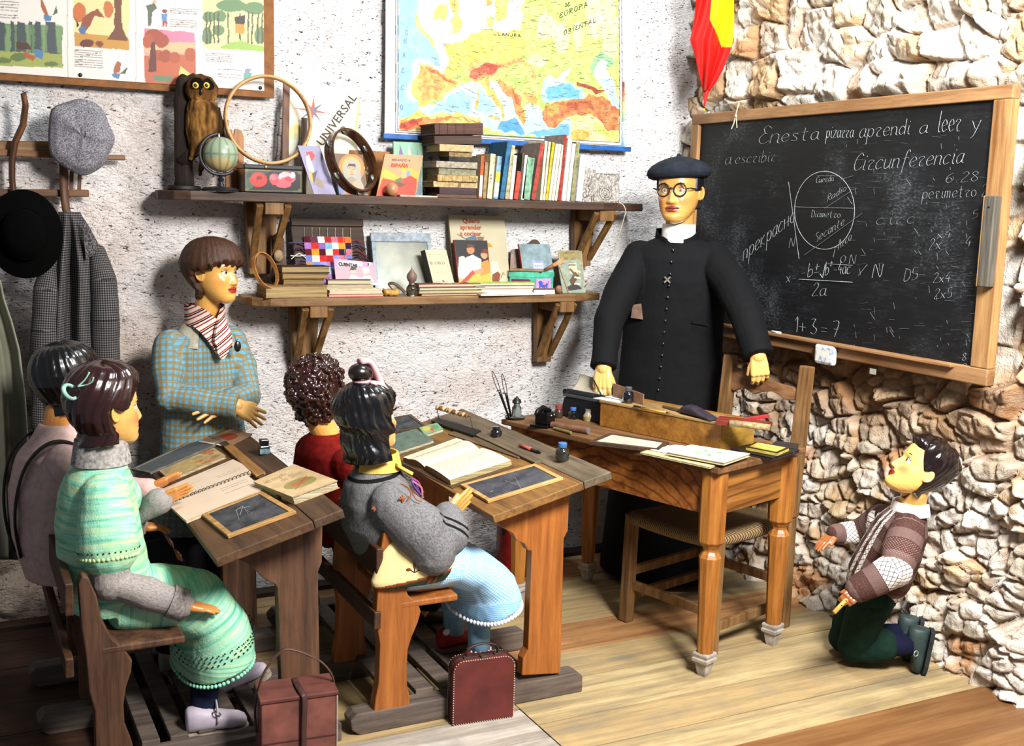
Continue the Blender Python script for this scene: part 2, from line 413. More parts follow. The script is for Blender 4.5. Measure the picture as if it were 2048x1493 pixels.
w_l=wood('#65452f','#4d3323','z',.8,.6,'#2a1c13',wear=.35); w_ltop=wood('#5d4127','#47301d','y',.8,.6,'#271a10',wear=.45); w_lstrip=wood('#57402c','#44301f','y',.8,.6,'#2a1c12',wear=.4)
w_lpost=wood('#6e4a33','#553626','z',.8,.55,'#332016',wear=.3)
panelL=xz([(424,1108),(428,1117),(451,1130),(477,1120),(495,1128),(515,1146),(531,1160),(551,1170),(555,1178),(561,1333),(566,1432),(641,1428),(640,1357),(636,1146),(644,1126),(646,1016)],3.02)
postL=xz([(193,1493),(191,1429),(180,1389),(173,1313),(165,1264),(160,1198),(158,1175),(165,1155),(178,1160),(195,1198),(205,1244),(224,1280),(251,1304),(266,1327),(264,1350),(254,1380),(249,1416),(251,1452),(266,1490),(272,1520),(193,1520)],3.0)
DL,edgeL,nL=school_desk('school_desk.001','dark worn two-seat school desk with the green-dressed girl on its bench',(w_ltop,w_l,w_lstrip,w_sled,w_dark),
   (.605,.652,.955,.752,2.88,3.98),panelL,postL,(3.02,3.40,3.76),(.33,.55,.40),(.245,.50,.59),(.24,.33,.385),(7,.36,.078,.05),(.19,1.0))
# ---------------------------------------------------------------- teacher's table
TA=math.radians(17); TO=Vector((2.255,2.905,0)); Ta=Vector((-math.sin(TA),math.cos(TA),0)); Tb=Vector((math.cos(TA),math.sin(TA),0))
def T(a,b,z=0): return TO+Ta*a+Tb*b+Vector((0,0,z))     # a: along the front from the near corner, b: depth, z: height
TZ=.752
def teacher_table():
    tw=wood('#a4672e','#8a4f20','x',.8,.45,'#4a250e',ring=.75,wear=.1,coat=.1); lw=wood('#a8702f','#8f5722','z',.8,.45,'#5e3613',wear=.15,coat=.1); top=wood('#7d5a38','#624327','y',.7,.55,'#3f2a18',wear=.3)
    t=thing('teacher_table','large old wooden table with octagonal legs in front of the priest','table',T(.5,.26),TA)
    put('tabletop',MB().hexa([T(0,0,TZ-.022),T(0,.53,TZ-.022),T(1.05,.53,TZ-.022),T(1.05,0,TZ-.022)],[T(0,0,TZ),T(0,.53,TZ),T(1.05,.53,TZ),T(1.05,0,TZ)]),top,t,bevel=.004)
    zt=TZ-.022; zb=.575
    for nm,a0,b0,a1,b1 in (('apron',.07,.035,.98,.055),('apron',.07,.475,.98,.495)):
        put(nm,MB().hexa([T(a0,b0,zb),T(a1,b0,zb),T(a1,b1,zb),T(a0,b1,zb)],[T(a0,b0,zt),T(a1,b0,zt),T(a1,b1,zt),T(a0,b1,zt)]),tw,t)
    for a0,a1 in ((.035,.055),(.985,1.005)):
        put('side_apron',MB().hexa([T(a0,.06,zb),T(a1,.06,zb),T(a1,.47,zb),T(a0,.47,zb)],[T(a0,.06,zt),T(a1,.06,zt),T(a1,.47,zt),T(a0,.47,zt)]),wood('#9c6a2f','#7f5020','x',.8,.45,'#4e2c10',ring=.8,wear=.1,coat=.1),t)
    cap=flat('#a39a90',.8)
    for a,b in ((.055,.055),(.055,.475),(.985,.055),(.985,.475)):
        prof=[(.022,.055),(.026,.09),(.033,.38),(.036,.425),(.030,.437),(.024,.447),(.024,.455),(.031,.470),(.040,.480),(.042,.56),(.042,zt)]
        k=math.sqrt(1.28); oct_=MB(); c=T(a,b)
        R=Matrix.Rotation(TA+PI/8,3,'Z'); oct_.lathe([(r*1.13,z) for r,z in prof],c,8,R)
        lg=put('leg',oct_,lw,t,bevel=.002)
        R2=Matrix.Rotation(TA+PI/4,3,'Z')
        put('foot_cap',MB().lathe([(.020,0),(.024,.01),(.032,.045),(.043,.052),(.044,.062),(.038,.066),(.042,.078),(.040,.084)],c,4,R2),cap,lg)
    return t
teacher_table()
# ---------------------------------------------------------------- teacher's chair
CO=Vector((2.318,3.515,0)); Cw=Vector((.25,-.968,0)); Cd=Vector((.968,.25,0))
def CH_(w,d,z): return CO+Cw*w+Cd*d+Vector((0,0,z))
def onplane(px,py,p0,n):
    o=Vector((0,0,CAMZ)); d=(at(px,py,y=1.0)-o); t=(Vector(p0)-o).dot(n)/d.dot(n); return o+d*t
def teacher_chair():
    cw=wood('#86643e','#6a4b2a','z',.8,.55,'#2f1d0e',wear=.25); cr=wood('#8a6444','#6d4b30','y',.8,.5,'#33200f',wear=.2)
    t=thing('wooden_chair','brown wooden chair with scalloped back rail and rush seat behind the table','chair',CH_(.2,.2,0))
    W_=.415; D=.445
    for w in (0,W_): put('leg',MB().bar(CH_(w,0,0),CH_(w,.012,.43),.045,.045,Cd,.042,.042),cw,t,bevel=.006)
    bp=[]
    for w in (.055,W_):
        m=MB(); m.bar(CH_(w,D,0),CH_(w,D,.44),.04,.045,Cd); m.bar(CH_(w,D,.44),CH_(w,D+.05,1.02),.05,.048,Cd,.05,.038)
        put('back_post',m,cw,t,bevel=.006)
    P0=CH_(0,D+.035,.85); n=Vector(Cd+Vector((0,0,-.08))).normalized()
    pts=[(1450,773),(1454,753),(1470,734),(1479,737),(1487,737),(1492,746),(1510,752),(1530,756),(1546,763),(1589,775),(1597,784),(1596,801),(1574,801),(1560,790),(1545,783),(1526,784),(1509,789),(1496,779),(1484,776),(1470,782)]
    wp=[onplane(a,b,P0,n) for a,b in pts]
    put('back_rail',MB().prism([(i,0) for i in range(len(wp))],-.010,.010,lambda u,v,q:wp[u]+n*q),cr,t,bevel=.003)
    put('back_rail',MB().bar(CH_(.02,D+.012,.60),CH_(W_-.02,D+.012,.60),.018,.05),cr,t,bevel=.003)
    rush=NT('rush'); w=rush.n('TexWave',_bands_direction='X'); rush.l(rush.coord((1,1,1),(0,0,math.atan2(-.968,.25))),w.inputs[0]); w.inputs['Scale'].default_value=42; w.inputs['Distortion'].default_value=1.5
    rush.bump(w.outputs[1],.9,.006); rm=rush.fin(rush.ramp(w.outputs[1],[(.1,'#4f3c26'),(.7,'#a88a5e')]),.85)
    q=[CH_(.02,.0,0),CH_(W_-.02,.0,0),CH_(W_-.02,D-.02,0),CH_(.02,D-.02,0)]; z=Vector((0,0,1))
    m=MB(); cc=sum(q,Vector())/4
    top=[p+z*.435 for p in q]; bot=[p+z*.405 for p in q]; m.hexa(bot,top); put('rush_seat',m,rm,t,bevel=.012)
    for a,b in ((0,1),(1,2),(2,3),(3,0)): 
        pa=q[a]+z*.42; pb=q[b]+z*.42; put('rush_roll',MB().tube([pa+(pb-pa)*k/8+z*(-.006*math.sin(PI*k/8)) for k in range(9)],.027,12),rm,t,smooth=True)
    for (a,b,zz) in (((0,.02),(W_,.02),.145),((0,D),(W_,D),.18),((0,0),(0,D),.10),((W_,0),(W_,D),.10),((0,0),(0,D),.20)):
        put('stretcher',MB().bar(CH_(a[0],a[1],zz),CH_(b[0],b[1],zz),.022,.035),cw,t,bevel=.003)
teacher_chair()
# ---------------------------------------------------------------- shelves
def shelf(name,label,outline,z,th,brackets,mat):
    cx=sum(p[0] for p in outline)/len(outline)
    t=thing(name,label,'shelf',(cx,4.3,z-th))
    m=MB(); m.prism(outline,z-th,z,lambda u,v,q:(u,v,q)); put('plank',m,mat,t,bevel=.004)
    bw=wood('#7d5a30','#634420','z',.8,.6,'#3a260f',wear=.3)
    for (x,w,zb,arm) in brackets:
        b=put('bracket',MB().hexa([(x-w*.38,4.33,zb),(x+w*.38,4.33,zb),(x+w*.38,4.37,zb),(x-w*.38,4.37,zb)],[(x-w/2,4.33,z-th),(x+w/2,4.33,z-th),(x+w/2,4.37,z-th),(x-w/2,4.37,z-th)]),bw,t,bevel=.003)
        put('arm',MB().box((x-.035,4.37-arm,z-th-.045),(x+.035,4.36,z-th)),bw,b,bevel=.003)
        for s in (-1,1):
            put('strut',MB().bar((x+s*w*.42,4.37-arm+.01,z-th-.01),(x+s*w*.30,4.335,zb+.03),.018,.026,(1,0,0)),bw,b,bevel=.002)
    return t
sh_m=wood('#4b3320','#38251a','x',.8,.6,'#1b120b',wear=.5); sh_m2=wood('#86643c','#684a2a','x',.8,.6,'#38281a',wear=.5)
jag=lambda xs,y,a,sd:[(x,y+random.Random(sd+i).uniform(-a,a)) for i,x in enumerate(xs)]
SZ1=1.612; SZ2=1.222; SF=4.135
shelf('wall_shelf','long dark upper plank shelf on the white wall under the map',[(.715,4.37),(.705,4.24),(.745,SF+.02)]+jag(np.linspace(.80,2.52,14),SF,.006,1)+[(2.60,SF+.02),(2.63,4.22),(2.79,4.24),(2.80,4.37)],SZ1,.034,[(1.105,.125,1.30,.23),(2.545,.105,1.33,.23)],sh_m)
shelf('wall_shelf.001','shorter lighter lower plank shelf on the white wall',[(1.02,4.37),(1.005,4.25),(1.03,4.19),(1.09,SF+.01)]+jag(np.linspace(1.15,2.40,12),SF,.005,9)+[(2.46,SF+.03),(2.56,4.20),(2.58,4.37)],SZ2,.032,[(1.275,.12,.905,.23),(2.365,.09,.905,.23)],sh_m2)
# ---------------------------------------------------------------- coat rack
def coat_rack():
    rm=wood('#6b4527','#52331b','x',.9,.5,'#331e0f',wear=.2); vm=wood('#623e22','#4a2c17','z',.9,.5,'#2d1a0c',wear=.2)
    t=thing('coat_rack','bentwood coat rack of curved brown uprights and bars on the left wall','coat rack',(.25,4.36,1.5))
    yp=4.33
    def P(a,b,y=yp): return at(a,b,y=y)
    put('rail',MB().bar(P(-60,303),P(250,316),.02,.026,(0,0,1),.02,.018),wood('#8a5f37','#6c4725','x',.8,.5,'#4b2f15'),t,bevel=.004)
    put('back_plank',MB().bar(P(-60,294,4.345),P(150,296,4.345),.012,.045,(0,0,1)),wood('#8f6a42','#75522d','x',.8,.5,'#4b2f15'),t,bevel=.003)
    put('rail',MB().bar(P(-60,385),P(178,387),.018,.026),rm,t,bevel=.004)
    put('hook',MB().tube([P(47,188,4.26),P(51,210,4.27),P(46,250,4.29),P(30,285,4.30),P(24,320,4.305),P(24,360,4.305),P(28,392,4.31),P(36,440,4.27),P(60,460,4.22)],[.016,.018,.019,.019,.018,.018,.017,.015,.012],10,flat=.6),vm,t,smooth=True)
    put('hook',MB().tube([P(150,225,4.24),P(146,250,4.26),P(132,290,4.29),P(127,330,4.305),P(128,380,4.31),P(132,420,4.30),P(150,450,4.25)],[.012,.015,.016,.016,.016,.015,.012],10,flat=.6),vm,t,smooth=True)
    for x in (144,160): put('spindle',MB().bar(P(x,335),P(x-2,384),.012,.012),vm,t)
coat_rack()
# ================================================================ figures: helpers
V=Vector
def cat_curve(pts,n=6):
    P=[V(p) for p in pts]; out=[]
    for i in range(len(P)-1):
        a,b,c,d=P[max(i-1,0)],P[i],P[i+1],P[min(i+2,len(P)-1)]
        for k in range(n):
            t=k/n; out.append(.5*((2*b)+(c-a)*t+(2*a-5*b+4*c-d)*t*t+(3*b-a-3*c+d)*t**3))
    out.append(P[-1]); return out
def limb(mb,pts,rad,n=14):
    """tapered limb with round ends"""
    pts=[V(p) for p in pts]
    mb.tube(pts,rad,n)
    for p,r in zip(pts,rad): mb.ell(p,r*.995,12,8)
    return mb
def loft(mb,rings,n=36,ex=1.0):
    """rings: (centre, side vector*half width, forward vector*half depth)"""
    k=len(mb.v); N=len(rings)
    for c,s,f in rings:
        c,s,f=V(c),V(s),V(f)
        for j in range(n):
            t=2*PI*j/n; a,b=math.cos(t),math.sin(t)
            a=math.copysign(abs(a)**ex,a); b=math.copysign(abs(b)**ex,b)
            mb.v.append(tuple(c+s*a+f*b))
    for i in range(N-1):
        for j in range(n): mb.f.append((k+i*n+j,k+i*n+(j+1)%n,k+(i+1)*n+(j+1)%n,k+(i+1)*n+j))
    mb.f.append(tuple(k+j for j in reversed(range(n)))); mb.f.append(tuple(k+(N-1)*n+j for j in range(n)))
    return mb
def fuse(mb,voxel=.004,smooth=3,fac=.5):
    me=mb.mesh('tmp'); o=bpy.data.objects.new('tmp',me); COL.objects.link(o)
    m=o.modifiers.new('r','REMESH'); m.mode='VOXEL'; m.voxel_size=voxel; m.adaptivity=0
    if smooth: s=o.modifiers.new('s','SMOOTH'); s.factor=fac; s.iterations=smooth
    dg=bpy.context.evaluated_depsgraph_get(); dg.update()
    r=bpy.data.meshes.new_from_object(o.evaluated_get(dg)); bpy.data.objects.remove(o); bpy.data.meshes.remove(me)
    r.shade_smooth(); return r
def co_of(me):
    a=np.empty(len(me.vertices)*3); me.vertices.foreach_get('co',a); return a.reshape(-1,3)
def set_co(me,c): me.vertices.foreach_set('co',c.astype(np.float32).ravel()); me.update()
def no_of(me):
    a=np.empty(len(me.vertices)*3); me.vertices.foreach_get('normal',a); return a.reshape(-1,3)
def limbuv(me,chains,ref=(0,0,1)):
    """stores along/around coordinates of the nearest limb: chains = (points, radius, reference vector)"""
    P=co_of(me); best=np.full(len(P),1e9); U=np.zeros((len(P),3))
    for ci,(pts,R,rf) in enumerate(chains):
        acc=0
        for a,b in zip(pts,pts[1:]):
            a=np.array(a,float); b=np.array(b,float); d=b-a; L=np.linalg.norm(d); d/=L
            t=np.clip((P-a)@d,0,L); w=P-(a+t[:,None]*d); dist=np.linalg.norm(w,axis=1)/R
            r=np.array(rf,float); r=r-d*(r@d); r/=np.linalg.norm(r)+1e-9; s=np.cross(d,r)
            ang=np.arctan2(w@s,w@r); m=dist<best
            best=np.where(m,dist,best); U[m]=np.stack([(acc+(P-a)@d),ang*R,np.full(len(P),float(ci))],1)[m]
            acc+=L
    at_=me.attributes.new('limb','FLOAT_VECTOR','POINT'); at_.data.foreach_set('vector',U.astype(np.float32).ravel())
    return U
def wrinkle(me,amp,freq,seed=0,stretch=(1,1,1),oct=3):
    c=co_of(me); n=no_of(me); h=vnoise(c*np.array(stretch),freq,oct,seed)-.5
    set_co(me,c+n*(h*2*amp)[:,None])
# ---------------------------------------------------------------- head
_Z=[-.52,-.50,-.46,-.40,-.33,-.25,-.12,0,.12,.24,.34,.42,.47,.495,.50]
_Wd=[.02,.10,.165,.215,.255,.285,.315,.325,.33,.322,.292,.235,.165,.07,.01]
_XF=[.24,.31,.345,.36,.36,.358,.352,.345,.352,.345,.305,.225,.125,.0,-.06]
_XB=[.20,.10,.00,-.10,-.18,-.255,-.35,-.42,-.45,-.445,-.405,-.335,-.25,-.14,-.07]
def head_base(z,ang,lo=-1):
    zz=np.maximum(z,lo)
    w=np.interp(zz,_Z,_Wd); xf=np.interp(zz,_Z,_XF); xb=np.interp(zz,_Z,_XB)
    xc=(xf+xb)/2; ax=(xf-xb)/2; c=np.cos(ang); s=np.sin(ang)
    c=np.sign(c)*np.abs(c)**.93; s=np.sign(s)*np.abs(s)**.93
    return np.stack([xc+ax*c,w*s,z+0*ang],-1)
def head_full(z,ang,smile=0,nose=1.0):
    p=head_base(z,ang); x,y=p[...,0],p[...,1]; a=np.abs(y); f=np.clip(np.cos(ang)*2.2,0,1); G=lambda v,s: np.exp(-(v/s)**2)
    ramp=np.interp(z,[-.225,-.20,-.165,-.10,.0,.05],[0,.75,1,.72,.25,0])
    d=.088*nose*G(y,.045)*ramp+.040*nose*G(a-.052,.024)*G(z+.182,.028)
    d-=.040*G(a-.13,.070)*G(z-.0,.05)
    d+=.016*G(a-.12,.09)*G(z-.085,.03)
    ml=-.285+smile*.25*a*a*6
    d+=.030*G(y,.085)*(G(z-ml-.022,.018)+.95*G(z-ml+.024,.020))-.018*G(y,.10)*G(z-ml,.010)
    d+=.022*G(y,.08)*G(z+.42,.05)-.014*G(y,.09)*G(z+.355,.025)
    d+=.018*G(a-.17,.08)*G(z+.15,.08)
    p[...,0]+=d*f; return p
def grid_closed(mb,P):
    """P: rows x cols ring grid, poles closed"""
    m,n=P.shape[:2]; k=len(mb.v); mb.v+= [tuple(q) for q in P.reshape(-1,3)]
    for i in range(m-1):
        for j in range(n): mb.f.append((k+i*n+j,k+i*n+(j+1)%n,k+(i+1)*n+(j+1)%n,k+(i+1)*n+j))
    mb.f.append(tuple(k+j for j in reversed(range(n)))); mb.f.append(tuple(k+(m-1)*n+j for j in range(n)))
def frame(c,face,H,tilt=0,pitch=0):
    """head frame: x forward, z up; pitch>0 looks up; tilt>0 leans the head to its right"""
    f=V((face[0],face[1],0)).normalized(); f=(f*math.cos(pitch)+V((0,0,1))*math.sin(pitch)).normalized()
    l=V((0,0,1)).cross(f).normalized(); u=f.cross(l)
    l2=l*math.cos(tilt)+u*math.sin(tilt); u2=u*math.cos(tilt)-l*math.sin(tilt)
    M=Matrix(((f.x,l2.x,u2.x,c[0]),(f.y,l2.y,u2.y,c[1]),(f.z,l2.z,u2.z,c[2]),(0,0,0,1)))
    return M@Matrix.Scale(H,4)
def tf(M,P):
    A=np.array(M); P=np.asarray(P,float); q=P@A[:3,:3].T+A[:3,3]; return Vector(q) if q.ndim==1 else q
def add_head(mb,M,smile=0,nose=1.0,ears=True):
    z=np.concatenate([np.linspace(-.518,-.38,12,endpoint=False),np.linspace(-.38,.12,44,endpoint=False),.12+.379*np.sin(np.linspace(0,PI/2,22))])
    a=np.linspace(-PI,PI,72,endpoint=False); A,Z=np.meshgrid(a,z)
    tmp=MB(); grid_closed(tmp,tf(M,head_full(Z,A,smile,nose))); mb.add(tmp.v,tmp.f)
    if ears:
        H=M.to_3x3()
        for s in (-1,1):
            R=Matrix.Rotation(s*-.35,3,'Z')@Matrix.Rotation(-.15,3,'Y')
            c=tf(M,[-.045,s*.335,-.055])
            mb.ell(c,(.062,.022,.105),14,10,(H@R))
            mb.ring(tf(M,[-.05,s*.352,-.04]),.068,.016,20,6,H@R@Matrix.Rotation(PI/2,3,'X')@Matrix.Diagonal((.85,1.3,1)).to_3x3())
def head_local(M,P): return tf(M.inverted(),P)
SKIN=np.array([.86,.66,.36]); 
def skin_colors(me,M,hands=None,skin=SKIN,cheek=.5,lips=(.62,.22,.16)):
    P=co_of(me); q=head_local(M,P); x,y,z=q.T; a=np.abs(y); G=lambda v,s: np.exp(-(v/s)**2)
    c=np.tile(skin,(len(P),1)).astype(float)
    k=(cheek*G(a-.20,.08)*G(z+.15,.09)*(x>.1))[:,None]; c=c*(1-k)+np.array([.88,.42,.26])*k
    li=(np.abs(z+.285)<.052*np.sqrt(np.clip(1-(a/.115)**2,0,1)))&(x>.28)&(a<.115); c[li]=lips
    ml=(np.abs(z+.285)<.007)&(x>.28)&(a<.11); c[ml]=[.35,.10,.08]
    if hands is not None: 
        far=(np.abs(z)>.75)|(np.linalg.norm(q,axis=1)>.95); c[far]=hands
    setcol(me,lin_np(c))
def skin_mat():
    if 'skin' in MATS: return MATS['skin']
    t=NT('painted_skin'); a=t.n('Attribute',_attribute_name='paint'); t.bump(t.noise(t.coord(),70,2),.05,.002)
    MATS['skin']=t.fin(a.outputs[0],.32,.5,0,.35); return MATS['skin']
def face_parts(root,M,iris='#3a2616',brow='#2c1a10',browr=.011,look=0.0):
    H=M.to_scale()[0]
    for s in (-1,1):
        m=MB().ell((0,0,0),1,24,16); P=np.array(m.v)
        d=np.array([math.cos(look),math.sin(look),0.0]); ang=np.degrees(np.arccos(np.clip(P@d,-1,1)))
        me=MB(); me.v=[tuple(q) for q in tf(M,P*.062+np.array([.262,s*.128,.002]))]; me.f=m.f; me=me.mesh('eye')
        c=np.tile([.93,.91,.88],(len(P),1)); c[ang<32]=[int(iris[i:i+2],16)/255 for i in (1,3,5)]; c[ang<15]=[.02,.02,.02]; setcol(me,lin_np(c))
        put('eye',me,painted(.15,.5),root,smooth=True)
        u=np.linspace(-1,1,9)
        pts=tf(M,np.stack([.338-.055*u*u-.02*np.abs(u),s*(.125+u*.075),.088+.022*(1-u*u)],1))
        put('eyebrow',MB().tube(pts,[H*browr*(.35+.65*math.cos(w*1.3)) for w in u],6),flat(brow,.5),root,smooth=True)
        pts=tf(M,np.stack([.318-.05*u*u,s*(.128+u*.062),.012+.033*(1-u*u)],1))
        put('eyelid',MB().tube(pts,H*.010,6),flat('#8a5a30',.4),root,smooth=True)
def hair_mesh(M,hl,T,zlo=-.5,lo=-.12,xlim=None,groove=(0,8,0,0),fn=None,rows=70,cols=128,top=None):
    """hl(ang): hairline height; T(z,ang): thickness; groove: amplitude, strands, lean, noise"""
    n0=int(rows*.72); z=np.concatenate([np.linspace(zlo,.2,n0,endpoint=False),.2+.2995*np.sin(np.linspace(0,PI/2,rows-n0))])
    a=np.linspace(-PI,PI,cols,endpoint=False); A,Z=np.meshgrid(a,z)
    p=head_base(Z,A,lo); p[...,2]=Z
    cx=-.045
    nrm=np.stack([p[...,0]-cx,p[...,1],np.maximum(Z,0)*.95],-1); nrm/=np.linalg.norm(nrm,axis=-1,keepdims=True)+1e-9
    h=hl(A); k=np.clip((Z-h)/.05+.5,0,1); k=k*k*(3-2*k); t=T(Z,A)*k-(.055+.9*np.maximum(0,lo-Z))*(1-k)
    am,ns,lean,nz=groove
    if am:
        ph=A*ns+Z*lean+nz*vnoise(np.stack([p[...,0],p[...,1],Z],-1),3,2,4)*6
        fade=np.clip((.49-Z)/.12,0.15,1)
        t=t+am*(np.abs(np.sin(ph))*.65+np.abs(np.sin(ph*2.3+1.3))*.35-.5)*k*fade
    if fn is not None: t=t+fn(p,Z,A)*k
    q=p+nrm*t[...,None]
    if xlim is not None: q[...,0]=np.where((Z<-.2),np.minimum(q[...,0],xlim),q[...,0])
    mb=MB(); grid_closed(mb,tf(M,q)); return mb
def hair_mat(c,rough=.3,coat=.3,streak=0):
    key=('hair',c,rough,streak)
    if key in MATS: return MATS[key]
    if not streak: MATS[key]=flat(c,rough,.5,0,.15,20,.05,coat); return MATS[key]
    t=NT('hair'); n=t.noise(t.coord((60,60,5)),3,4,.7); d=[int(c[i:i+2],16)/255 for i in (1,3,5)]
    t.bump(n,.5,.004); MATS[key]=t.fin(t.ramp(n,[(.3,[v*.45 for v in d]),(.65,d),(.85,[min(1,v*1.5) for v in d])]),rough,.4); return MATS[key]
# ---------------------------------------------------------------- hand
def add_hand(mb,wrist,fwd,palm,L,side,curl=(.15,.2,.2),spread=.10,thumb=.6,thumb_in=.25,grip=None):
    """fwd: finger direction; palm: direction the palm faces; side=+1: thumb towards fwd x palm"""
    f=V(fwd).normalized(); p=V(palm); p=(p-f*p.dot(f)).normalized(); s=f.cross(p)*side; w=V(wrist)
    pw=L*.40; pl=L*.50
    for k in range(4):
        o=(k-1.5)/1.5; a=w+s*(-o*pw*.26); b=w+f*pl+s*(-o*pw*.46)
        limb(mb,[a,a.lerp(b,.5),b],[L*.115,L*.115,L*.085],10)
    lens=(.44,.50,.46,.36)
    for k in range(4):
        o=(k-1.5)/1.5; base=w+f*(pl*(1-.05*abs(o)))+s*(-o*pw*.46)
        d=(f+s*(-o*spread)).normalized(); pts=[base]; ang=0
        for j,fr in enumerate((.45,.31,.24)):
            ang+=curl[j]*(1+.12*k); dd=(d*math.cos(ang)+p*math.sin(ang)).normalized(); pts.append(pts[-1]+dd*lens[k]*L*fr)
        r=L*(.060 if k<3 else .052); limb(mb,pts,[r*1.08,r,r*.95,r*.78],10)
    tb=w+f*(L*.14)+s*(pw*.38); d=(f*math.cos(thumb)+s*math.sin(thumb)+p*thumb_in).normalized(); d2=(f*.9+s*.25+p*(thumb_in+.1)).normalized()
    limb(mb,[w+f*(L*.06)+s*(pw*.15),tb,tb+d*L*.22,tb+d*L*.22+d2*L*.20],[L*.10,L*.09,L*.070,L*.055],10)
def person(label,loc,name='person'): return thing(name,label,'person',loc)
def shoe_mesh(heel,toe,up,L,w,h,ankle_h):
    """a low shoe as a loft from heel to toe"""
    a,b=V(heel),V(toe); f=(b-a).normalized(); u=V(up); u=(u-f*u.dot(f)).normalized(); s=f.cross(u)
    mb=MB(); prof=[(0,.55,.9),(.05,.78,1.0),(.2,.85,1.0),(.38,.86,.92),(.55,.95,.72),(.72,1.0,.60),(.88,.86,.52),(.97,.55,.42),(1.0,.25,.30)]
    loft(mb,[(a+f*(t*L)+u*(h*hh/2),s*(w/2*ww),u*(h*hh/2)) for t,ww,hh in prof],24,.8); return mb
def sole_mesh(heel,toe,up,L,w,th):
    a,b=V(heel),V(toe); f=(b-a).normalized(); u=V(up); u=(u-f*u.dot(f)).normalized(); s=f.cross(u)
    out=[]
    for t,ww in [(-.015,.40),(.03,.72),(.2,.88),(.4,.86),(.6,.98),(.75,1.05),(.9,.88),(.99,.55),(1.02,.2)]: out.append((t,ww))
    pts=[a+f*(t*L)+s*(w/2*ww) for t,ww in out]+[a+f*(t*L)-s*(w/2*ww) for t,ww in reversed(out)]
    mb=MB(); n=len(pts); mb.add([p-u*th for p in pts]+[p for p in pts],[tuple(range(n)),tuple(range(2*n-1,n-1,-1))]+[(i,(i+1)%n,n+(i+1)%n,n+i) for i in range(n)]); return mb
# ---------------------------------------------------------------- cloth
def cloth(name,make,rough=.85,bump=None):
    if name in MATS: return MATS[name]
    t=NT(name); a=t.n('Attribute',_attribute_name='limb'); sx=t.n('SeparateXYZ'); t.l(a.outputs['Vector'],sx.inputs[0])
    u,v,k=sx.outputs; col,h=make(t,u,v,k)
    if h is not None: t.bump(h,.5,.003)
    MATS[name]=t.fin(col,rough,.2); return MATS[name]
def uvvec(t,u,v,su,sv):
    c=t.n('CombineXYZ'); t.l(t.math('MULTIPLY',u,su),c.inputs[0]); t.l(t.math('MULTIPLY',v,sv),c.inputs[1]); return c.outputs[0]
def stripe(t,x,period,duty=.5):
    f=t.math('FRACT',t.math('DIVIDE',x,period)); return t.math('LESS_THAN',f,duty)
def mk_plaid(t,u,v,k):
    w=t.noise(uvvec(t,u,v,25,25),1,2)
    u=t.math('ADD',u,t.math('MULTIPLY',w,.004))
    su=stripe(t,u,.022,.5); sv=stripe(t,v,.022,.5); tu=stripe(t,t.math('ADD',u,.005),.038,.10); tv=stripe(t,t.math('ADD',v,.005),.038,.10)
    f=t.math('MULTIPLY',t.math('ADD',su,sv),.5)
    col=t.ramp(f,[(0,'#886a30'),(.5,'#6b7874'),(1,'#5c93a8')])
    col=t.mix(t.math('MULTIPLY',t.math('MAXIMUM',tu,tv),.12),col,'#a9c3c9')
    return col,t.noise(uvvec(t,u,v,300,300),1,2)
def mk_green(t,u,v,k):
    n=t.noise(uvvec(t,u,v,75,5),1,3,.6); m=t.noise(uvvec(t,u,v,9,5),1,2)
    col=t.ramp(n,[(.30,'#55a58a'),(.42,'#7cc4a4'),(.52,'#9dd6b6'),(.62,'#c0d6a0'),(.74,'#86c9aa')])
    col=t.mix(t.math('MULTIPLY',t.ramp(m,[(.5,0.0),(.65,1.0)]),.25),col,'#a9a548')
    s=stripe(t,u,.006,.5); return col,t.math('ADD',t.math('MULTIPLY',s,.6),t.noise(uvvec(t,u,v,150,220),1,2))
def mk_wool(c,d,sc=220):
    def f(t,u,v,k):
        n=t.noise(uvvec(t,u,v,sc*.5,sc),1,4,.75); return t.ramp(n,[(.35,d),(.6,c)]),n
    return f
def mk_gingham(t,u,v,k):
    su=stripe(t,u,.007,.5); sv=stripe(t,v,.007,.5); f=t.math('MULTIPLY',t.math('ADD',su,sv),.5)
    return t.ramp(f,[(0,'#c9dfec'),(.5,'#9cc6e3'),(1,'#79aed6')]),None
def mk_tweed(t,u,v,k):
    su=stripe(t,u,.0085,.5); sv=stripe(t,v,.0085,.5); f=t.math('MULTIPLY',t.math('ADD',su,sv),.5)
    return t.ramp(f,[(0,'#6d6866'),(.5,'#3c3939'),(1,'#111012')]),None
def mk_black(t,u,v,k):
    n=t.noise(uvvec(t,u,v,120,120),1,3,.7); return t.ramp(n,[(.3,'#020203'),(.7,'#07080b')]),n
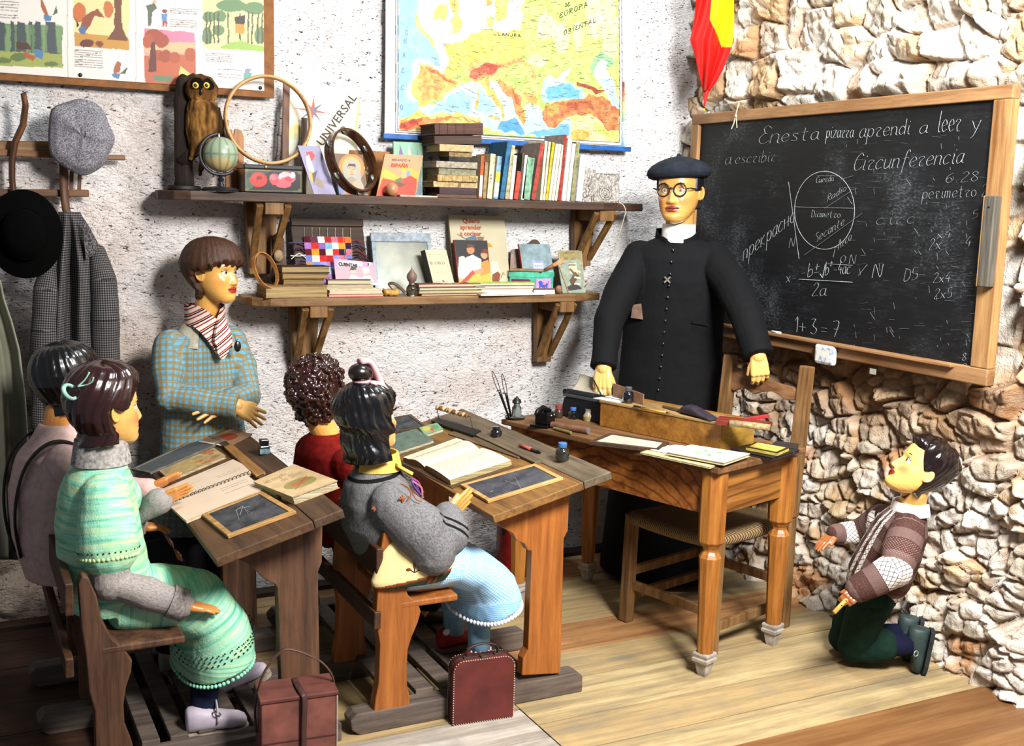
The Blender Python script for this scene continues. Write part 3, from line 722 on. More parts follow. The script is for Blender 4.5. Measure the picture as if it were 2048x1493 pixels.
# ================================================================ figures
def S3(a): return V((a[0],a[1],0)).normalized()
def lft(f): return V((-f.y,f.x,0))
Z3=V((0,0,1))
def body(root,mb,M,hands=None,voxel=.0024,cheek=.5,skin=SKIN,lips=(.62,.22,.16)):
    me=fuse(mb,voxel,2,.45); skin_colors(me,M,hands,skin,cheek,lips); return put('body',me,skin_mat(),root)
def garment(name,root,mb,mat,chains,voxel=.005,smooth=3,amp=.004,freq=14,seed=1,label=None,post=None):
    me=fuse(mb,voxel,smooth)
    if post: post(me)
    limbuv(me,chains)
    if amp: wrinkle(me,amp,freq,seed)
    return put(name,me,mat,root,smooth=True,label=label)
def arc_band(c,r0,r1,z0,z1,a0,a1,th,dirf,n=40,fl=1.0,drop=0.0):
    """standing collar: part of a cone round c; angles measured from dirf"""
    c=V(c); f=S3(dirf); l=lft(f); mb=MB(); k=0
    for i in range(n+1):
        a=a0+(a1-a0)*i/n; d=f*math.cos(a)+l*math.sin(a)*fl; zz=-drop*max(0,math.cos(a))
        for (r,z) in ((r0,z0+zz),(r0+th,z0+zz),(r1+th,z1+zz),(r1,z1+zz)): mb.v.append(tuple(c+d*r+Z3*z))
    for i in range(n):
        for j in range(4): mb.f.append((i*4+j,i*4+(j+1)%4,(i+1)*4+(j+1)%4,(i+1)*4+j))
    mb.f.append((0,1,2,3)); mb.f.append((n*4+3,n*4+2,n*4+1,n*4)); return mb
def priest():
    root=person('tall black-robed person in beret and round glasses behind the wooden table',(2.76,3.93,0))
    f=S3((-.65,-.76)); l=lft(f); c=V((2.765,3.93,0)); H=.262
    hc=V((2.735,3.89,1.668)); M=frame(hc,(-.80,-.60),H,.03,0)
    nb=tf(M,[-.12,0,-.3]); 
    shL=c+l*.160+Z3*1.385; shR=c-l*.160+Z3*1.385
    elL=at(1492,628,y=3.50); wrL=at(1516,712,y=3.40); elR=at(1217,645,y=3.87); wrR=at(1207,736,y=3.79)
    mb=MB(); add_head(mb,M); limb(mb,[nb,c+Z3*1.44+f*.01],[.056,.062],20)
    loft(mb,[(c+Z3*z,l*a,f*b) for z,a,b in ((.8,.14,.09),(1.2,.15,.10),(1.40,.15,.08),(1.47,.06,.06))],24)
    limb(mb,[c+l*.08+Z3*.85,c+l*.08+Z3*.45,c+l*.08+Z3*.07],[.075,.055,.042]); limb(mb,[c-l*.08+Z3*.85,c-l*.08+Z3*.45,c-l*.08+Z3*.07],[.075,.055,.042])
    limb(mb,[shL,elL,wrL],[.05,.04,.03]); limb(mb,[shR,elR,wrR],[.05,.04,.03])
    add_hand(mb,wrL,V((.05,-.22,-1)),V((.45,.75,-.1)),.140,-1,(.45,.55,.45),.10,.55,.45)
    add_hand(mb,wrR,V((-.12,-.15,-1)),V((.60,.55,0)),.150,1,(.10,.22,.2),.08,.45,.5)
    body(root,mb,M,hands=[.88,.70,.40],cheek=.45,skin=np.array([.78,.57,.29]),lips=(.50,.22,.14))
    face_parts(root,M,'#b58a72','#1a120c',.012)
    # cassock
    g=MB(); loft(g,[(c+Z3*z+f*o,l*a,f*b) for z,a,b,o in ((.025,.27,.23,0),(.10,.265,.22,0),(.5,.235,.18,0),(.80,.225,.155,0),(1.0,.213,.14,0),(1.15,.215,.14,.0),(1.30,.218,.138,0),(1.39,.205,.122,0),(1.432,.175,.10,0),(1.455,.130,.085,.0),(1.470,.095,.078,.0),(1.480,.074,.072,.005))],44,.95)
    limb(g,[shL+l*-.01,shL.lerp(elL,.5)+l*.012,elL,elL.lerp(wrL,.5),elL.lerp(wrL,.72)],[.078,.074,.068,.064,.058],18); limb(g,[shR+l*.01,shR.lerp(elR,.5)-l*.006,elR,elR.lerp(wrR,.5),elR.lerp(wrR,.70)],[.076,.070,.060,.056,.052],18)
    g.tube([elL.lerp(wrL,.5),elL.lerp(wrL,1.02)],[.062,.062],20); g.tube([elR.lerp(wrR,.5),elR.lerp(wrR,1.0)],[.054,.056],20)
    chains=[([c+Z3*0,c+Z3*1.5],.2,f),([shL,elL,wrL],.085,f),([shR,elR,wrR],.085,f)]
    garment('cassock',root,g,cloth('black_serge',mk_black,.85),chains,.006,3,.006,9,3)
    put('clerical_collar',arc_band(nb.lerp(c+Z3*1.44,.5)*1.0+Z3*(1.503-nb.lerp(c+Z3*1.44,.5).z)+f*.006,.071,.066,-.048,.028,-PI,PI,.003,f),flat('#e8e6e2',.45,.3),root,smooth=True,angle=.6)
    put('standing_collar',arc_band(V((c.x+f.x*.008,c.y+f.y*.008,1.466)),.085,.079,-.035,.045,.40,2*PI-.40,.006,f,48,1.05,.045),cloth('black_serge',mk_black),root,smooth=True,angle=.7)
    def depth(z): return float(np.interp(z,[.8,1.0,1.15,1.3,1.38,1.43,1.465],[.155,.14,.14,.138,.125,.105,.085]))
    zz=np.linspace(1.425,.845,13)
    for i,z in enumerate(zz):
        p=c+f*(depth(z)+.004)+Z3*z-l*(.004+.004*i*.6); put('button',MB().ell(p,.0065,12,8),flat('#1b1c20',.2,.6,coat=.5),root,smooth=True)
    put('placket',MB().prism([(.010,1.44),(-.010,1.44),(-.045,.80),(-.020,.80)],0,.004,lambda u,v,q:c+f*(depth(v)+q-.004)+l*u+Z3*v),cloth('black_serge',mk_black),root)
    # pocket slits
    put('pocket_welt',MB().bar(c+f*.142+l*.09+Z3*1.135,c+f*.120+l*.155+Z3*1.125,.006,.008),cloth('black_serge',mk_black),root)
    q=c+f*.150-l*.018+Z3*1.305
    pin=thing('cross_pin','small silver cross pin on the front of the black robe','pin',q)
    put('cross',MB().bar(q-l*.012-Z3*.012,q+l*.012+Z3*.012,.006,.005,f).bar(q+l*.012-Z3*.012,q-l*.012+Z3*.012,.006,.005,f),flat('#b9b2a6',.3,.5,.8),pin)
    q=c+f*.128-l*.135+Z3*1.17
    put('folded_paper',MB().hexa([q-l*.028-Z3*.03,q+l*.022-Z3*.035,q+l*.022-Z3*.035+f*.012,q-l*.028-Z3*.03+f*.012],[q-l*.022+Z3*.024,q+l*.012+Z3*.03,q+l*.012+Z3*.03+f*.016,q-l*.022+Z3*.024+f*.016]),flat('#6e5647',.7),None,label='folded brown paper peeking from the black robe pocket',cat='paper')
    # beret
    bm=MB(); R=M.to_3x3(); prof=[(.0,.22),(.345,.20),(.42,.185),(.485,.215),(.51,.275),(.495,.335),(.43,.405),(.31,.47),(.16,.52),(.04,.54),(.02,.58),(.001,.585)]
    pp=[]
    for i in range(len(prof)-1):
        for k in range(3): t=k/3; pp.append((prof[i][0]*(1-t)+prof[i+1][0]*t,prof[i][1]*(1-t)+prof[i+1][1]*t))
    bm.lathe(pp,tf(M,[-.04,-.01,.0]),40,R@Matrix.Rotation(.04,3,'X'))
    be=put('beret',bm,flat('#1c2027',.95,.15,amt=.25,scale=25,bump=.25),root,smooth=True)
    hm=hair_mesh(M,lambda a:np.where(np.abs(a)<1.15,.9,np.where(np.abs(a)<1.7,-.02,-.30)),lambda z,a:.03+0*z,-.45)
    put('hair',hm,hair_mat('#0e0b0a',.5,.1),root,smooth=True)
    gm=flat('#14100e',.3,.5)
    gl=put('glasses',MB().ring(tf(M,[.375,.135,.005]),H*.098,H*.012,32,8,R.normalized()@Matrix.Rotation(PI/2,3,'Y')).ring(tf(M,[.375,-.135,.005]),H*.098,H*.012,32,8,R.normalized()@Matrix.Rotation(PI/2,3,'Y')).tube(cat_curve([tf(M,[.375,.04,.02]),tf(M,[.40,0,.035]),tf(M,[.375,-.04,.02])],4),H*.012,8),gm,root,smooth=True)
    for s in (-1,1): put('temple',MB().tube([tf(M,[.375,s*.235,.02]),tf(M,[.36,s*.30,.03]),tf(M,[-.02,s*.345,.01])],H*.011,8),gm,gl,smooth=True)
priest()
# ---------------------------------------------------------------- standing boy in a checked smock
def smock_boy():
    c=V((.845,4.19,0)); root=person('standing child in blue and ochre checked smock with folded arms',c)
    f=S3((.28,-.96)); l=lft(f); H=.218; M=frame((.882,4.13,1.322),(.66,-.75),H,-.04,.02)
    nb=tf(M,[-.12,0,-.3]); shL=c+l*.118+Z3*1.055-f*.0; shR=c-l*.128+Z3*1.055
    elR=at(340,795,y=4.08); wrR=at(474,812,y=3.975); elL=at(492,790,y=4.11); wrL=at(450,806,y=4.03)
    mb=MB(); add_head(mb,M); limb(mb,[nb,c+Z3*1.10+f*.01],[.043,.046],20)
    loft(mb,[(c+Z3*z,l*a,f*b) for z,a,b in ((.55,.09,.07),(.8,.095,.07),(1.05,.10,.06),(1.12,.045,.045))],24)
    for s in (-1,1): limb(mb,[c+l*.06*s+Z3*.58,c+l*.06*s+Z3*.3,c+l*.065*s+Z3*.06],[.058,.043,.032])
    limb(mb,[shR,elR,wrR],[.035,.03,.021]); limb(mb,[shL,elL,wrL],[.035,.03,.021])
    hr=(at(512,834,y=3.985)-wrR); hl=(at(394,832,y=3.985)-wrL)
    add_hand(mb,wrR,hr,V((-.1,.9,-.35)),.128,1,(.05,.08,.05),.20,.5,.0)
    add_hand(mb,wrL,hl,V((.1,.9,-.35)),.130,-1,(.05,.08,.05),.20,.45,.0)
    body(root,mb,M,hands=[.80,.62,.36],cheek=.3,skin=np.array([.80,.59,.29]),lips=(.60,.18,.13))
    face_parts(root,M,'#3a3420','#5a3a18',.009)
    g=MB(); loft(g,[(c+Z3*z+f*o,l*a,f*b) for z,a,b,o in ((.36,.20,.15,0),(.6,.170,.120,0),(.8,.155,.105,.0),(.95,.155,.108,0),(1.04,.152,.10,0),(1.085,.110,.085,0),(1.11,.07,.065,0),(1.125,.048,.05,0))],40,.95)
    limb(g,[shR,shR.lerp(elR,.5)-l*.01,elR,elR.lerp(wrR,.5)+f*.01,elR.lerp(wrR,.86)],[.062,.060,.054,.048,.038],18); limb(g,[shL,shL.lerp(elL,.5)+l*.008,elL,elL.lerp(wrL,.6),elL.lerp(wrL,.85)],[.060,.060,.056,.048,.042],18)
    g.tube([elR.lerp(wrR,.6),wrR],[.044,.044],18); g.tube([elL.lerp(wrL,.6),wrL],[.042,.042],18)
    ch=[([c+Z3*.36,c+Z3*1.12],.15,f),([shR,elR,wrR],.058,f),([shL,elL,wrL],.056,f)]
    garment('smock',root,g,cloth('blue_ochre_check',mk_plaid,.9),ch,.005,3,.008,13,5)
    put('collar',arc_band(V((c.x,c.y,1.10)),.115,.062,-.035,.035,.62,2*PI-.62,.006,f,44,1.0,.02),flat('#a59d8c',.9,.1),root,smooth=True,angle=.8)
    # neckerchief: two crossing bands of striped knit
    t=NT('striped_knit'); cz=t.n('SeparateXYZ'); t.l(t.coord((1,1,1),(.0,.55,.4)),cz.inputs[0]); zz=cz.outputs[2]
    col=t.mix(stripe(t,zz,.016,.28),'#d9c3b6','#8d2f26'); col=t.mix(stripe(t,t.math('ADD',zz,.006),.032,.14),col,'#2a2020'); t.bump(t.noise(t.coord(),260,2),.5,.003); km=t.fin(col,.95,.1)
    n0=V((c.x+.004,c.y-.01,1.165))
    def sc(a,z,r): d=f*math.cos(a)+l*math.sin(a); return n0+d*r+Z3*z
    def band(pts,ws):
        m=MB(); N=len(pts)
        for i,p in enumerate(pts):
            d=(pts[min(i+1,N-1)]-pts[max(i-1,0)]).normalized(); o=(p-n0); o.z=0; o=o.normalized() if o.length>1e-4 else f; s=d.cross(o).normalized()
            for a,b in ((-1,-.5),(1,-.5),(1,.5),(-1,.5)): m.v.append(tuple(p+s*a*ws[i]/2+o*b*.012))
        for i in range(N-1):
            for j in range(4): m.f.append((i*4+j,i*4+(j+1)%4,i*4+4+(j+1)%4,i*4+4+j))
        m.f.append((0,1,2,3)); m.f.append((4*N-1,4*N-2,4*N-3,4*N-4)); return m
    A=cat_curve([sc(PI,.0,.060),sc(-2.2,.0,.062),sc(-1.4,.0,.066),sc(-.75,-.005,.072),sc(-.2,-.045,.094),sc(.15,-.115,.118)],5)
    B=cat_curve([sc(-PI,.0,.061),sc(2.2,.0,.063),sc(1.4,.0,.068),sc(.75,-.005,.076),sc(.25,-.04,.104),sc(.02,-.11,.132),sc(-.02,-.15,.135)],5)
    put('neckerchief',band(A,[.075]*len(A)),km,root,smooth=True,angle=.8); put('neckerchief',band(B,[.075]*(len(B)-6)+[.05,.045,.04,.03,.02,.012]),km,root,smooth=True,angle=.8)
    hm=hair_mesh(M,lambda a:np.interp(np.abs(a),[0,.6,1.0,1.4,1.75,2.2,PI],[.12,.13,.08,.02,.0,-.42,-.50])+.022*np.sin(a*19)+.015*np.sin(a*37+1),lambda z,a:.095+.075*np.clip(1-np.abs(z-.1)/.4,0,1)*(1-.5*np.clip(np.cos(a),0,1)),-.56,-.3,xlim=-.02,groove=(.018,15,3,.8))
    put('hair',hm,hair_mat('#4a2a16',.6,.0,1),root,smooth=True)
    put('trousers',MB().tube([c+l*.065+Z3*.40,c+l*.065+Z3*.08],[.07,.06],16).tube([c-l*.065+Z3*.40,c-l*.065+Z3*.08],[.07,.06],16),flat('#2b2a30',.9,.1),root,smooth=True)
    for s in (-1,1): 
        h=c+l*.065*s+Z3*.018-f*.05; put('shoe',shoe_mesh(h,h+f,Z3,.19,.075,.07,.05),flat('#2a201a',.5),root,smooth=True)
    q=at(475,690,y=4.045)
    pd=thing('pendant','black oval pendant on a short chain pinned to checked smock','pendant',q)
    put('chain',MB().tube([at(468,668,y=4.06),at(472,684,y=4.05),q+Z3*.02],.0025,6),flat('#b0a590',.3,.5,.8),pd); put('drop',MB().ell(q-Z3*.006,(.013,.006,.020),14,10),flat('#0d0c0d',.3,.6),pd,smooth=True)
smock_boy()
# ---------------------------------------------------------------- girl in the green knitted dress
def green_girl():
    c=V((.385,3.25,0)); root=person('seated child in green knitted dress with brown hair and ribbon',(.40,3.25,.40))
    f=S3((1,.10)); l=lft(f); H=.212; M=frame((.395,3.24,1.008),(.97,.24),H,.0,.02)
    nb=tf(M,[-.12,0,-.3]); sr=V((.365,3.125,.775)); slf=V((.385,3.37,.775))
    er=at(222,1165,y=3.09); wr=at(365,1210,y=3.06); el=V((.47,3.42,.63)); wl=at(318,1003,y=3.36)
    mb=MB(); add_head(mb,M); limb(mb,[nb,V((.365,3.25,.86))],[.042,.046],20)
    loft(mb,[(V((.39,3.25,.45)),l*.10,f*.09),(V((.375,3.25,.65)),l*.095,f*.075),(V((.37,3.25,.80)),l*.10,f*.065),(V((.37,3.25,.87)),l*.045,f*.045)],24)
    kn=V((.64,3.16,.40)); an=at(408,1408,y=3.13); kl=V((.655,3.33,.42)); al=V((.745,3.36,.185))
    limb(mb,[V((.42,3.18,.46)),kn,an],[.06,.046,.032]); limb(mb,[V((.42,3.32,.46)),kl,al],[.06,.046,.032])
    limb(mb,[sr,er,wr],[.035,.03,.021]); limb(mb,[slf,el,wl],[.035,.03,.021])
    add_hand(mb,wr,at(438,1220,y=3.05)-wr,V((.2,0,-1)),.105,1,(.05,.05,.05),.02,.3,.15)
    add_hand(mb,wl,at(362,983,y=3.36)-wl,V((.1,-.75,-.6)),.105,-1,(.05,.06,.05),.10,.5,.1)
    body(root,mb,M,hands=[.80,.52,.26],skin=np.array([.88,.66,.36]),cheek=.75)
    face_parts(root,M,'#2a2418','#4a2a14',.009)
    # turtleneck jumper sleeves
    g=MB(); limb(g,[sr,er,er.lerp(wr,.5),wr],[.052,.054,.047,.037],18); limb(g,[slf,el,wl],[.05,.046,.040],18)
    loft(g,[(V((.37,3.25,.80)),l*.06,f*.06),(V((.37,3.25,.87)),l*.055,f*.062),(V((.375,3.247,.90)),l*.058,f*.066),(V((.378,3.247,.915)),l*.056,f*.064)],28)
    ch=[([sr,er,wr],.05,Z3),([slf,el,wl],.05,Z3),([V((.37,3.25,.7)),V((.37,3.25,.95))],.06,f)]
    wool=cloth('grey_wool',mk_wool('#a39a95','#77706c'),.95)
    garment('jumper',root,g,wool,ch,.004,3,.004,16,2)
    put('cuff',MB().tube([wr-(wr-er).normalized()*.038,wr-(wr-er).normalized()*.036,wr+(wr-er).normalized()*.006,wr+(wr-er).normalized()*.004],[.030,.046,.046,.030],20),flat('#938a85',.95,.1,amt=.3,scale=120,bump=.4),root,smooth=True,angle=.8)
    put('rolled_collar',arc_band(V((.372,3.247,.88)),.073,.062,-.030,.040,-PI,PI,.008,f,48,.95),flat('#9d9691',.95,.1,amt=.3,scale=90,bump=.5),root,smooth=True,angle=.8)
    # dress
    g=MB()
    loft(g,[(V((.40,3.25,.44)),l*.150,f*.135),(V((.37,3.25,.56)),l*.137,f*.118),(V((.358,3.25,.68)),l*.135,f*.112),(V((.36,3.25,.76)),l*.132,f*.100),(V((.365,3.25,.81)),l*.115,f*.088),(V((.37,3.25,.845)),l*.075,f*.07),(V((.37,3.25,.86)),l*.06,f*.06)],40,.92)
    limb(g,[sr+V((0,.01,.005)),sr.lerp(er,.30),sr.lerp(er,.58)],[.066,.078,.084],20); limb(g,[V((.38,3.34,.785)),slf.lerp(el,.5)],[.066,.075],20)
    u=Z3
    loft(g,[(V((.37,3.25,.44)),l*.155,V((0,0,1))*.055),(V((.42,3.25,.45)),l*.16,V((.2,0,1)).normalized()*.085),(V((.53,3.25,.435)),l*.165,V((.15,0,1)).normalized()*.085),(V((.625,3.235,.405)),l*.178,V((.7,0,.9)).normalized()*.10),(V((.655,3.23,.34)),l*.186,V((1,0,.45)).normalized()*.105),(V((.662,3.228,.295)),l*.192,V((1,0,.36)).normalized()*.110),(V((.665,3.225,.245)),l*.192,V((1,0,.36)).normalized()*.108)],40,.85)
    ch=[([V((.37,3.25,.44)),V((.36,3.25,.84))],.12,f),([V((.37,3.15,.80)),sr.lerp(er,.62)],.072,Z3),([V((.38,3.35,.80)),slf.lerp(el,.5)],.072,Z3),([V((.40,3.25,.44)),V((.58,3.25,.43)),V((.665,3.24,.30)),V((.665,3.24,.2))],.12,Z3)]
    garment('dress',root,g,cloth('green_knit',mk_green,.9),ch,.005,3,.005,12,6)
    # picot hem and eyelet rows
    gm=flat('#8fd9b4',.9,.1); cu=V((.665,3.225,.238)); fw=V((1,0,.36)).normalized()
    m=MB()
    for j in range(64):
        t=2*PI*j/64; a=math.copysign(abs(math.cos(t))**.85,math.cos(t)); b=math.copysign(abs(math.sin(t))**.85,math.sin(t)); m.ell(cu+l*.190*a+fw*.107*b,.006,8,6)
    put('hem_edging',m,gm,root,smooth=True)
    m=MB(); e=(er-sr).normalized(); ce=sr.lerp(er,.70)-e*.006; a1=e.cross(V((0,1,0))).normalized(); a2=e.cross(a1)
    for j in range(40):
        t=2*PI*j/40; m.ell(ce+a1*.076*math.cos(t)+a2*.076*math.sin(t),.006,8,6)
    put('sleeve_edging',m,flat('#c2d79a',.9,.1),root,smooth=True)
    m=MB()
    for row,zz in enumerate((.298,.312,.326)):
        cc=V((.663,3.227,zz-.0)); 
        for j in range(44):
            t=2*PI*(j+.5*(row%2))/44; a=math.copysign(abs(math.cos(t))**.85,math.cos(t)); b=math.copysign(abs(math.sin(t))**.85,math.sin(t)); m.ell(cc+l*.193*a+fw*.1105*b,.0028,6,5)
    put('eyelets',m,flat('#1c3a33',.9,.1),root)
    m=MB(); c3=sr.lerp(er,.60)
    for j in range(34):
        t=2*PI*j/34; m.ell(c3+a1*.0805*math.cos(t)+a2*.0805*math.sin(t),.0026,6,5)
    put('eyelets',m,flat('#1c3a33',.9,.1),root)
    # socks, shoes
    navy=flat('#161c33',.9,.15,bump=.2)
    put('sock',MB().tube([kn.lerp(an,.35),kn.lerp(an,.7),an,an-Z3*.05],[.046,.045,.037,.04],18),navy,root,smooth=True); put('sock',MB().tube([kl.lerp(al,.35),al,al+V((.03,0,-.04))],[.045,.036,.036],18),navy,root,smooth=True)
    lil=flat('#b4a8b4',.5,.3,amt=.08); sole=flat('#9a8c7a',.7)
    h=at(372,1476,y=3.11); t=at(498,1452,y=3.095); h.z=t.z=.072
    sh=put('shoe',shoe_mesh(h,t,Z3,.172,.075,.072,.05),lil,root,smooth=True); put('sole',sole_mesh(h,t,Z3,.174,.078,.014),sole,sh)
    d=(t-h).normalized(); s=d.cross(Z3); q=h+d*.085+Z3*.0
    put('strap',MB().tube(cat_curve([q+s*.036+Z3*.03,q+s*.026+Z3*.066,q+Z3*.078,q-s*.026+Z3*.066,q-s*.036+Z3*.03],4),.008,8,flat=.4),lil,sh,smooth=True); put('buckle',MB().ring(q+s*.032+Z3*.058,.011,.0022,16,6,Matrix.Rotation(.5,3,'Y')),flat('#cfc8bb',.25,.5,.8),sh,smooth=True)
    h=at(437,1392,y=3.36); t=at(537,1340,y=3.36); d=(t-h).normalized(); up=V((-d.z,0,d.x))
    sh=put('shoe',shoe_mesh(h,t,up,.168,.072,.068,.05),lil,root,smooth=True); put('sole',sole_mesh(h,t,up,.17,.075,.013),sole,sh)
    # hair: swept back, sculpted
    hm=hair_mesh(M,lambda a:np.interp(np.abs(a),[0,.35,.75,1.05,1.3,1.5,1.75,1.95,PI],[.33,.32,.25,.13,.0,-.02,.05,-.44,-.50]),lambda z,a:.09+.05*np.clip(np.cos(a)*1.5-.3,0,1)*np.clip((z-.2)*4,0,1)+.05*np.clip(-np.cos(a),0,1)+.10*np.clip(-z*1.6,0,1)*np.clip(-np.cos(a)*1.5,0,1),-.56,-.30,xlim=-.03,groove=(.030,9,-13,.55))
    put('hair',hm,hair_mat('#2a1210',.22,.5),root,smooth=True)
    tp=tf(M,[-.57,-.24,.30]); rb=flat('#8fb8a8',.5,.3); R=M.to_3x3().normalized()
    bow=put('hair_ribbon',MB().ring(tp,.024,.006,24,8,R@Matrix.Rotation(1.1,3,'X')@Matrix.Rotation(.7,3,'Y')@Matrix.Diagonal((1.25,.8,1)).to_3x3()).tube(cat_curve([tp+R@V((.02,0,.012)),tp+R@V((.038,-.006,.03)),tp+R@V((.05,-.01,.05))],4),.006,8,flat=.4).tube(cat_curve([tp+R@V((.02,0,.012)),tp+R@V((.05,-.012,.02)),tp+R@V((.058,-.016,.036))],4),.006,8,flat=.4),rb,root,smooth=True)
green_girl()
# ---------------------------------------------------------------- boy in the pale pink shirt
def pink_boy():
    c=V((.30,3.62,0)); root=person('seated child in pale pink shirt with black hair and dark suspenders',(.31,3.62,.40))
    f=S3((1,.25)); l=lft(f); H=.212; M=frame((.325,3.63,1.02),(.86,.50),H,.0,.0)
    nb=tf(M,[-.12,0,-.3]); sr=V((.30,3.50,.80)); sl=V((.27,3.74,.80)); er=V((.42,3.46,.66)); wr=V((.50,3.50,.58)); el=V((.36,3.78,.66)); wl=at(298,980,y=3.62)
    mb=MB(); add_head(mb,M); limb(mb,[nb,V((.29,3.62,.88))],[.042,.046],20)
    loft(mb,[(V((.31,3.62,.45)),l*.10,f*.09),(V((.29,3.62,.65)),l*.095,f*.075),(V((.285,3.62,.81)),l*.10,f*.065),(V((.29,3.62,.885)),l*.045,f*.045)],24)
    for yy in (3.55,3.70): limb(mb,[V((.33,yy,.45)),V((.60,yy,.44)),V((.60,yy,.12))],[.058,.045,.032])
    limb(mb,[sr,er,wr],[.035,.03,.021]); limb(mb,[sl,el,wl],[.035,.03,.021])
    add_hand(mb,wr,V((1,0,-.1)),V((0,0,-1)),.105,1); add_hand(mb,wl,at(350,952,y=3.62)-wl,V((.1,-.5,-.8)),.110,-1,(.04,.05,.04),.05,.4,.1)
    body(root,mb,M,hands=[.78,.50,.25],skin=np.array([.84,.55,.26]))
    face_parts(root,M)
    g=MB(); loft(g,[(V((.30,3.62,.42)),l*.13,f*.115),(V((.285,3.62,.55)),l*.145,f*.135),(V((.27,3.62,.70)),l*.145,f*.125),(V((.275,3.62,.80)),l*.130,f*.10),(V((.285,3.62,.855)),l*.08,f*.07),(V((.29,3.62,.90)),l*.052,f*.055)],36,.95)
    limb(g,[sr,er,wr],[.058,.05,.036],16); limb(g,[sl,el,wl],[.058,.05,.036],16)
    garment('shirt',root,g,flat('#c9aaa2',.8,.15,amt=.08,scale=60),[([c,c+Z3],.1,f)],.006,3,.006,12,8)
    dk=flat('#1c1613',.7)
    for s in (-1,1):
        pts=[]
        for (xx,zz,yo) in ((-.125,.50,.03),(-.142,.60,.045),(-.138,.70,.06),(-.112,.79,.075),(-.06,.845,.085),(.0,.85,.085),(.07,.80,.08),(.10,.70,.075)): pts.append(V((.285,3.62,0))+f*xx*1.0+l*s*yo+Z3*(zz+.006))
        put('suspender',MB().tube(cat_curve(pts,4),.013,8,flat=.35,up=None),dk,root,smooth=True)
    put('trousers',MB().tube([V((.27,3.555,.44)),V((.58,3.55,.45)),V((.62,3.55,.38)),V((.61,3.55,.15))],[.075,.068,.06,.055],16).tube([V((.27,3.69,.44)),V((.58,3.70,.45)),V((.62,3.70,.38)),V((.61,3.70,.15))],[.075,.068,.06,.055],16),flat('#24242b',.9,.1),root,smooth=True)
    for yy in (3.55,3.70): put('shoe',shoe_mesh(V((.565,yy,.078)),V((.7,yy,.078)),Z3,.18,.075,.07,.05),flat('#8a7f78',.5),root,smooth=True)
    hm=hair_mesh(M,lambda a:np.interp(np.abs(a),[0,.5,.9,1.3,1.6,1.9,PI],[.30,.30,.22,.05,-.05,-.40,-.48]),lambda z,a:.10+.03*np.clip(np.cos(a),0,1)*np.clip((z-.2)*4,0,1),-.56,-.3,xlim=-.03,groove=(.028,11,6,.7))
    put('hair',hm,hair_mat('#0b0808',.25,.4),root,smooth=True)
pink_boy()
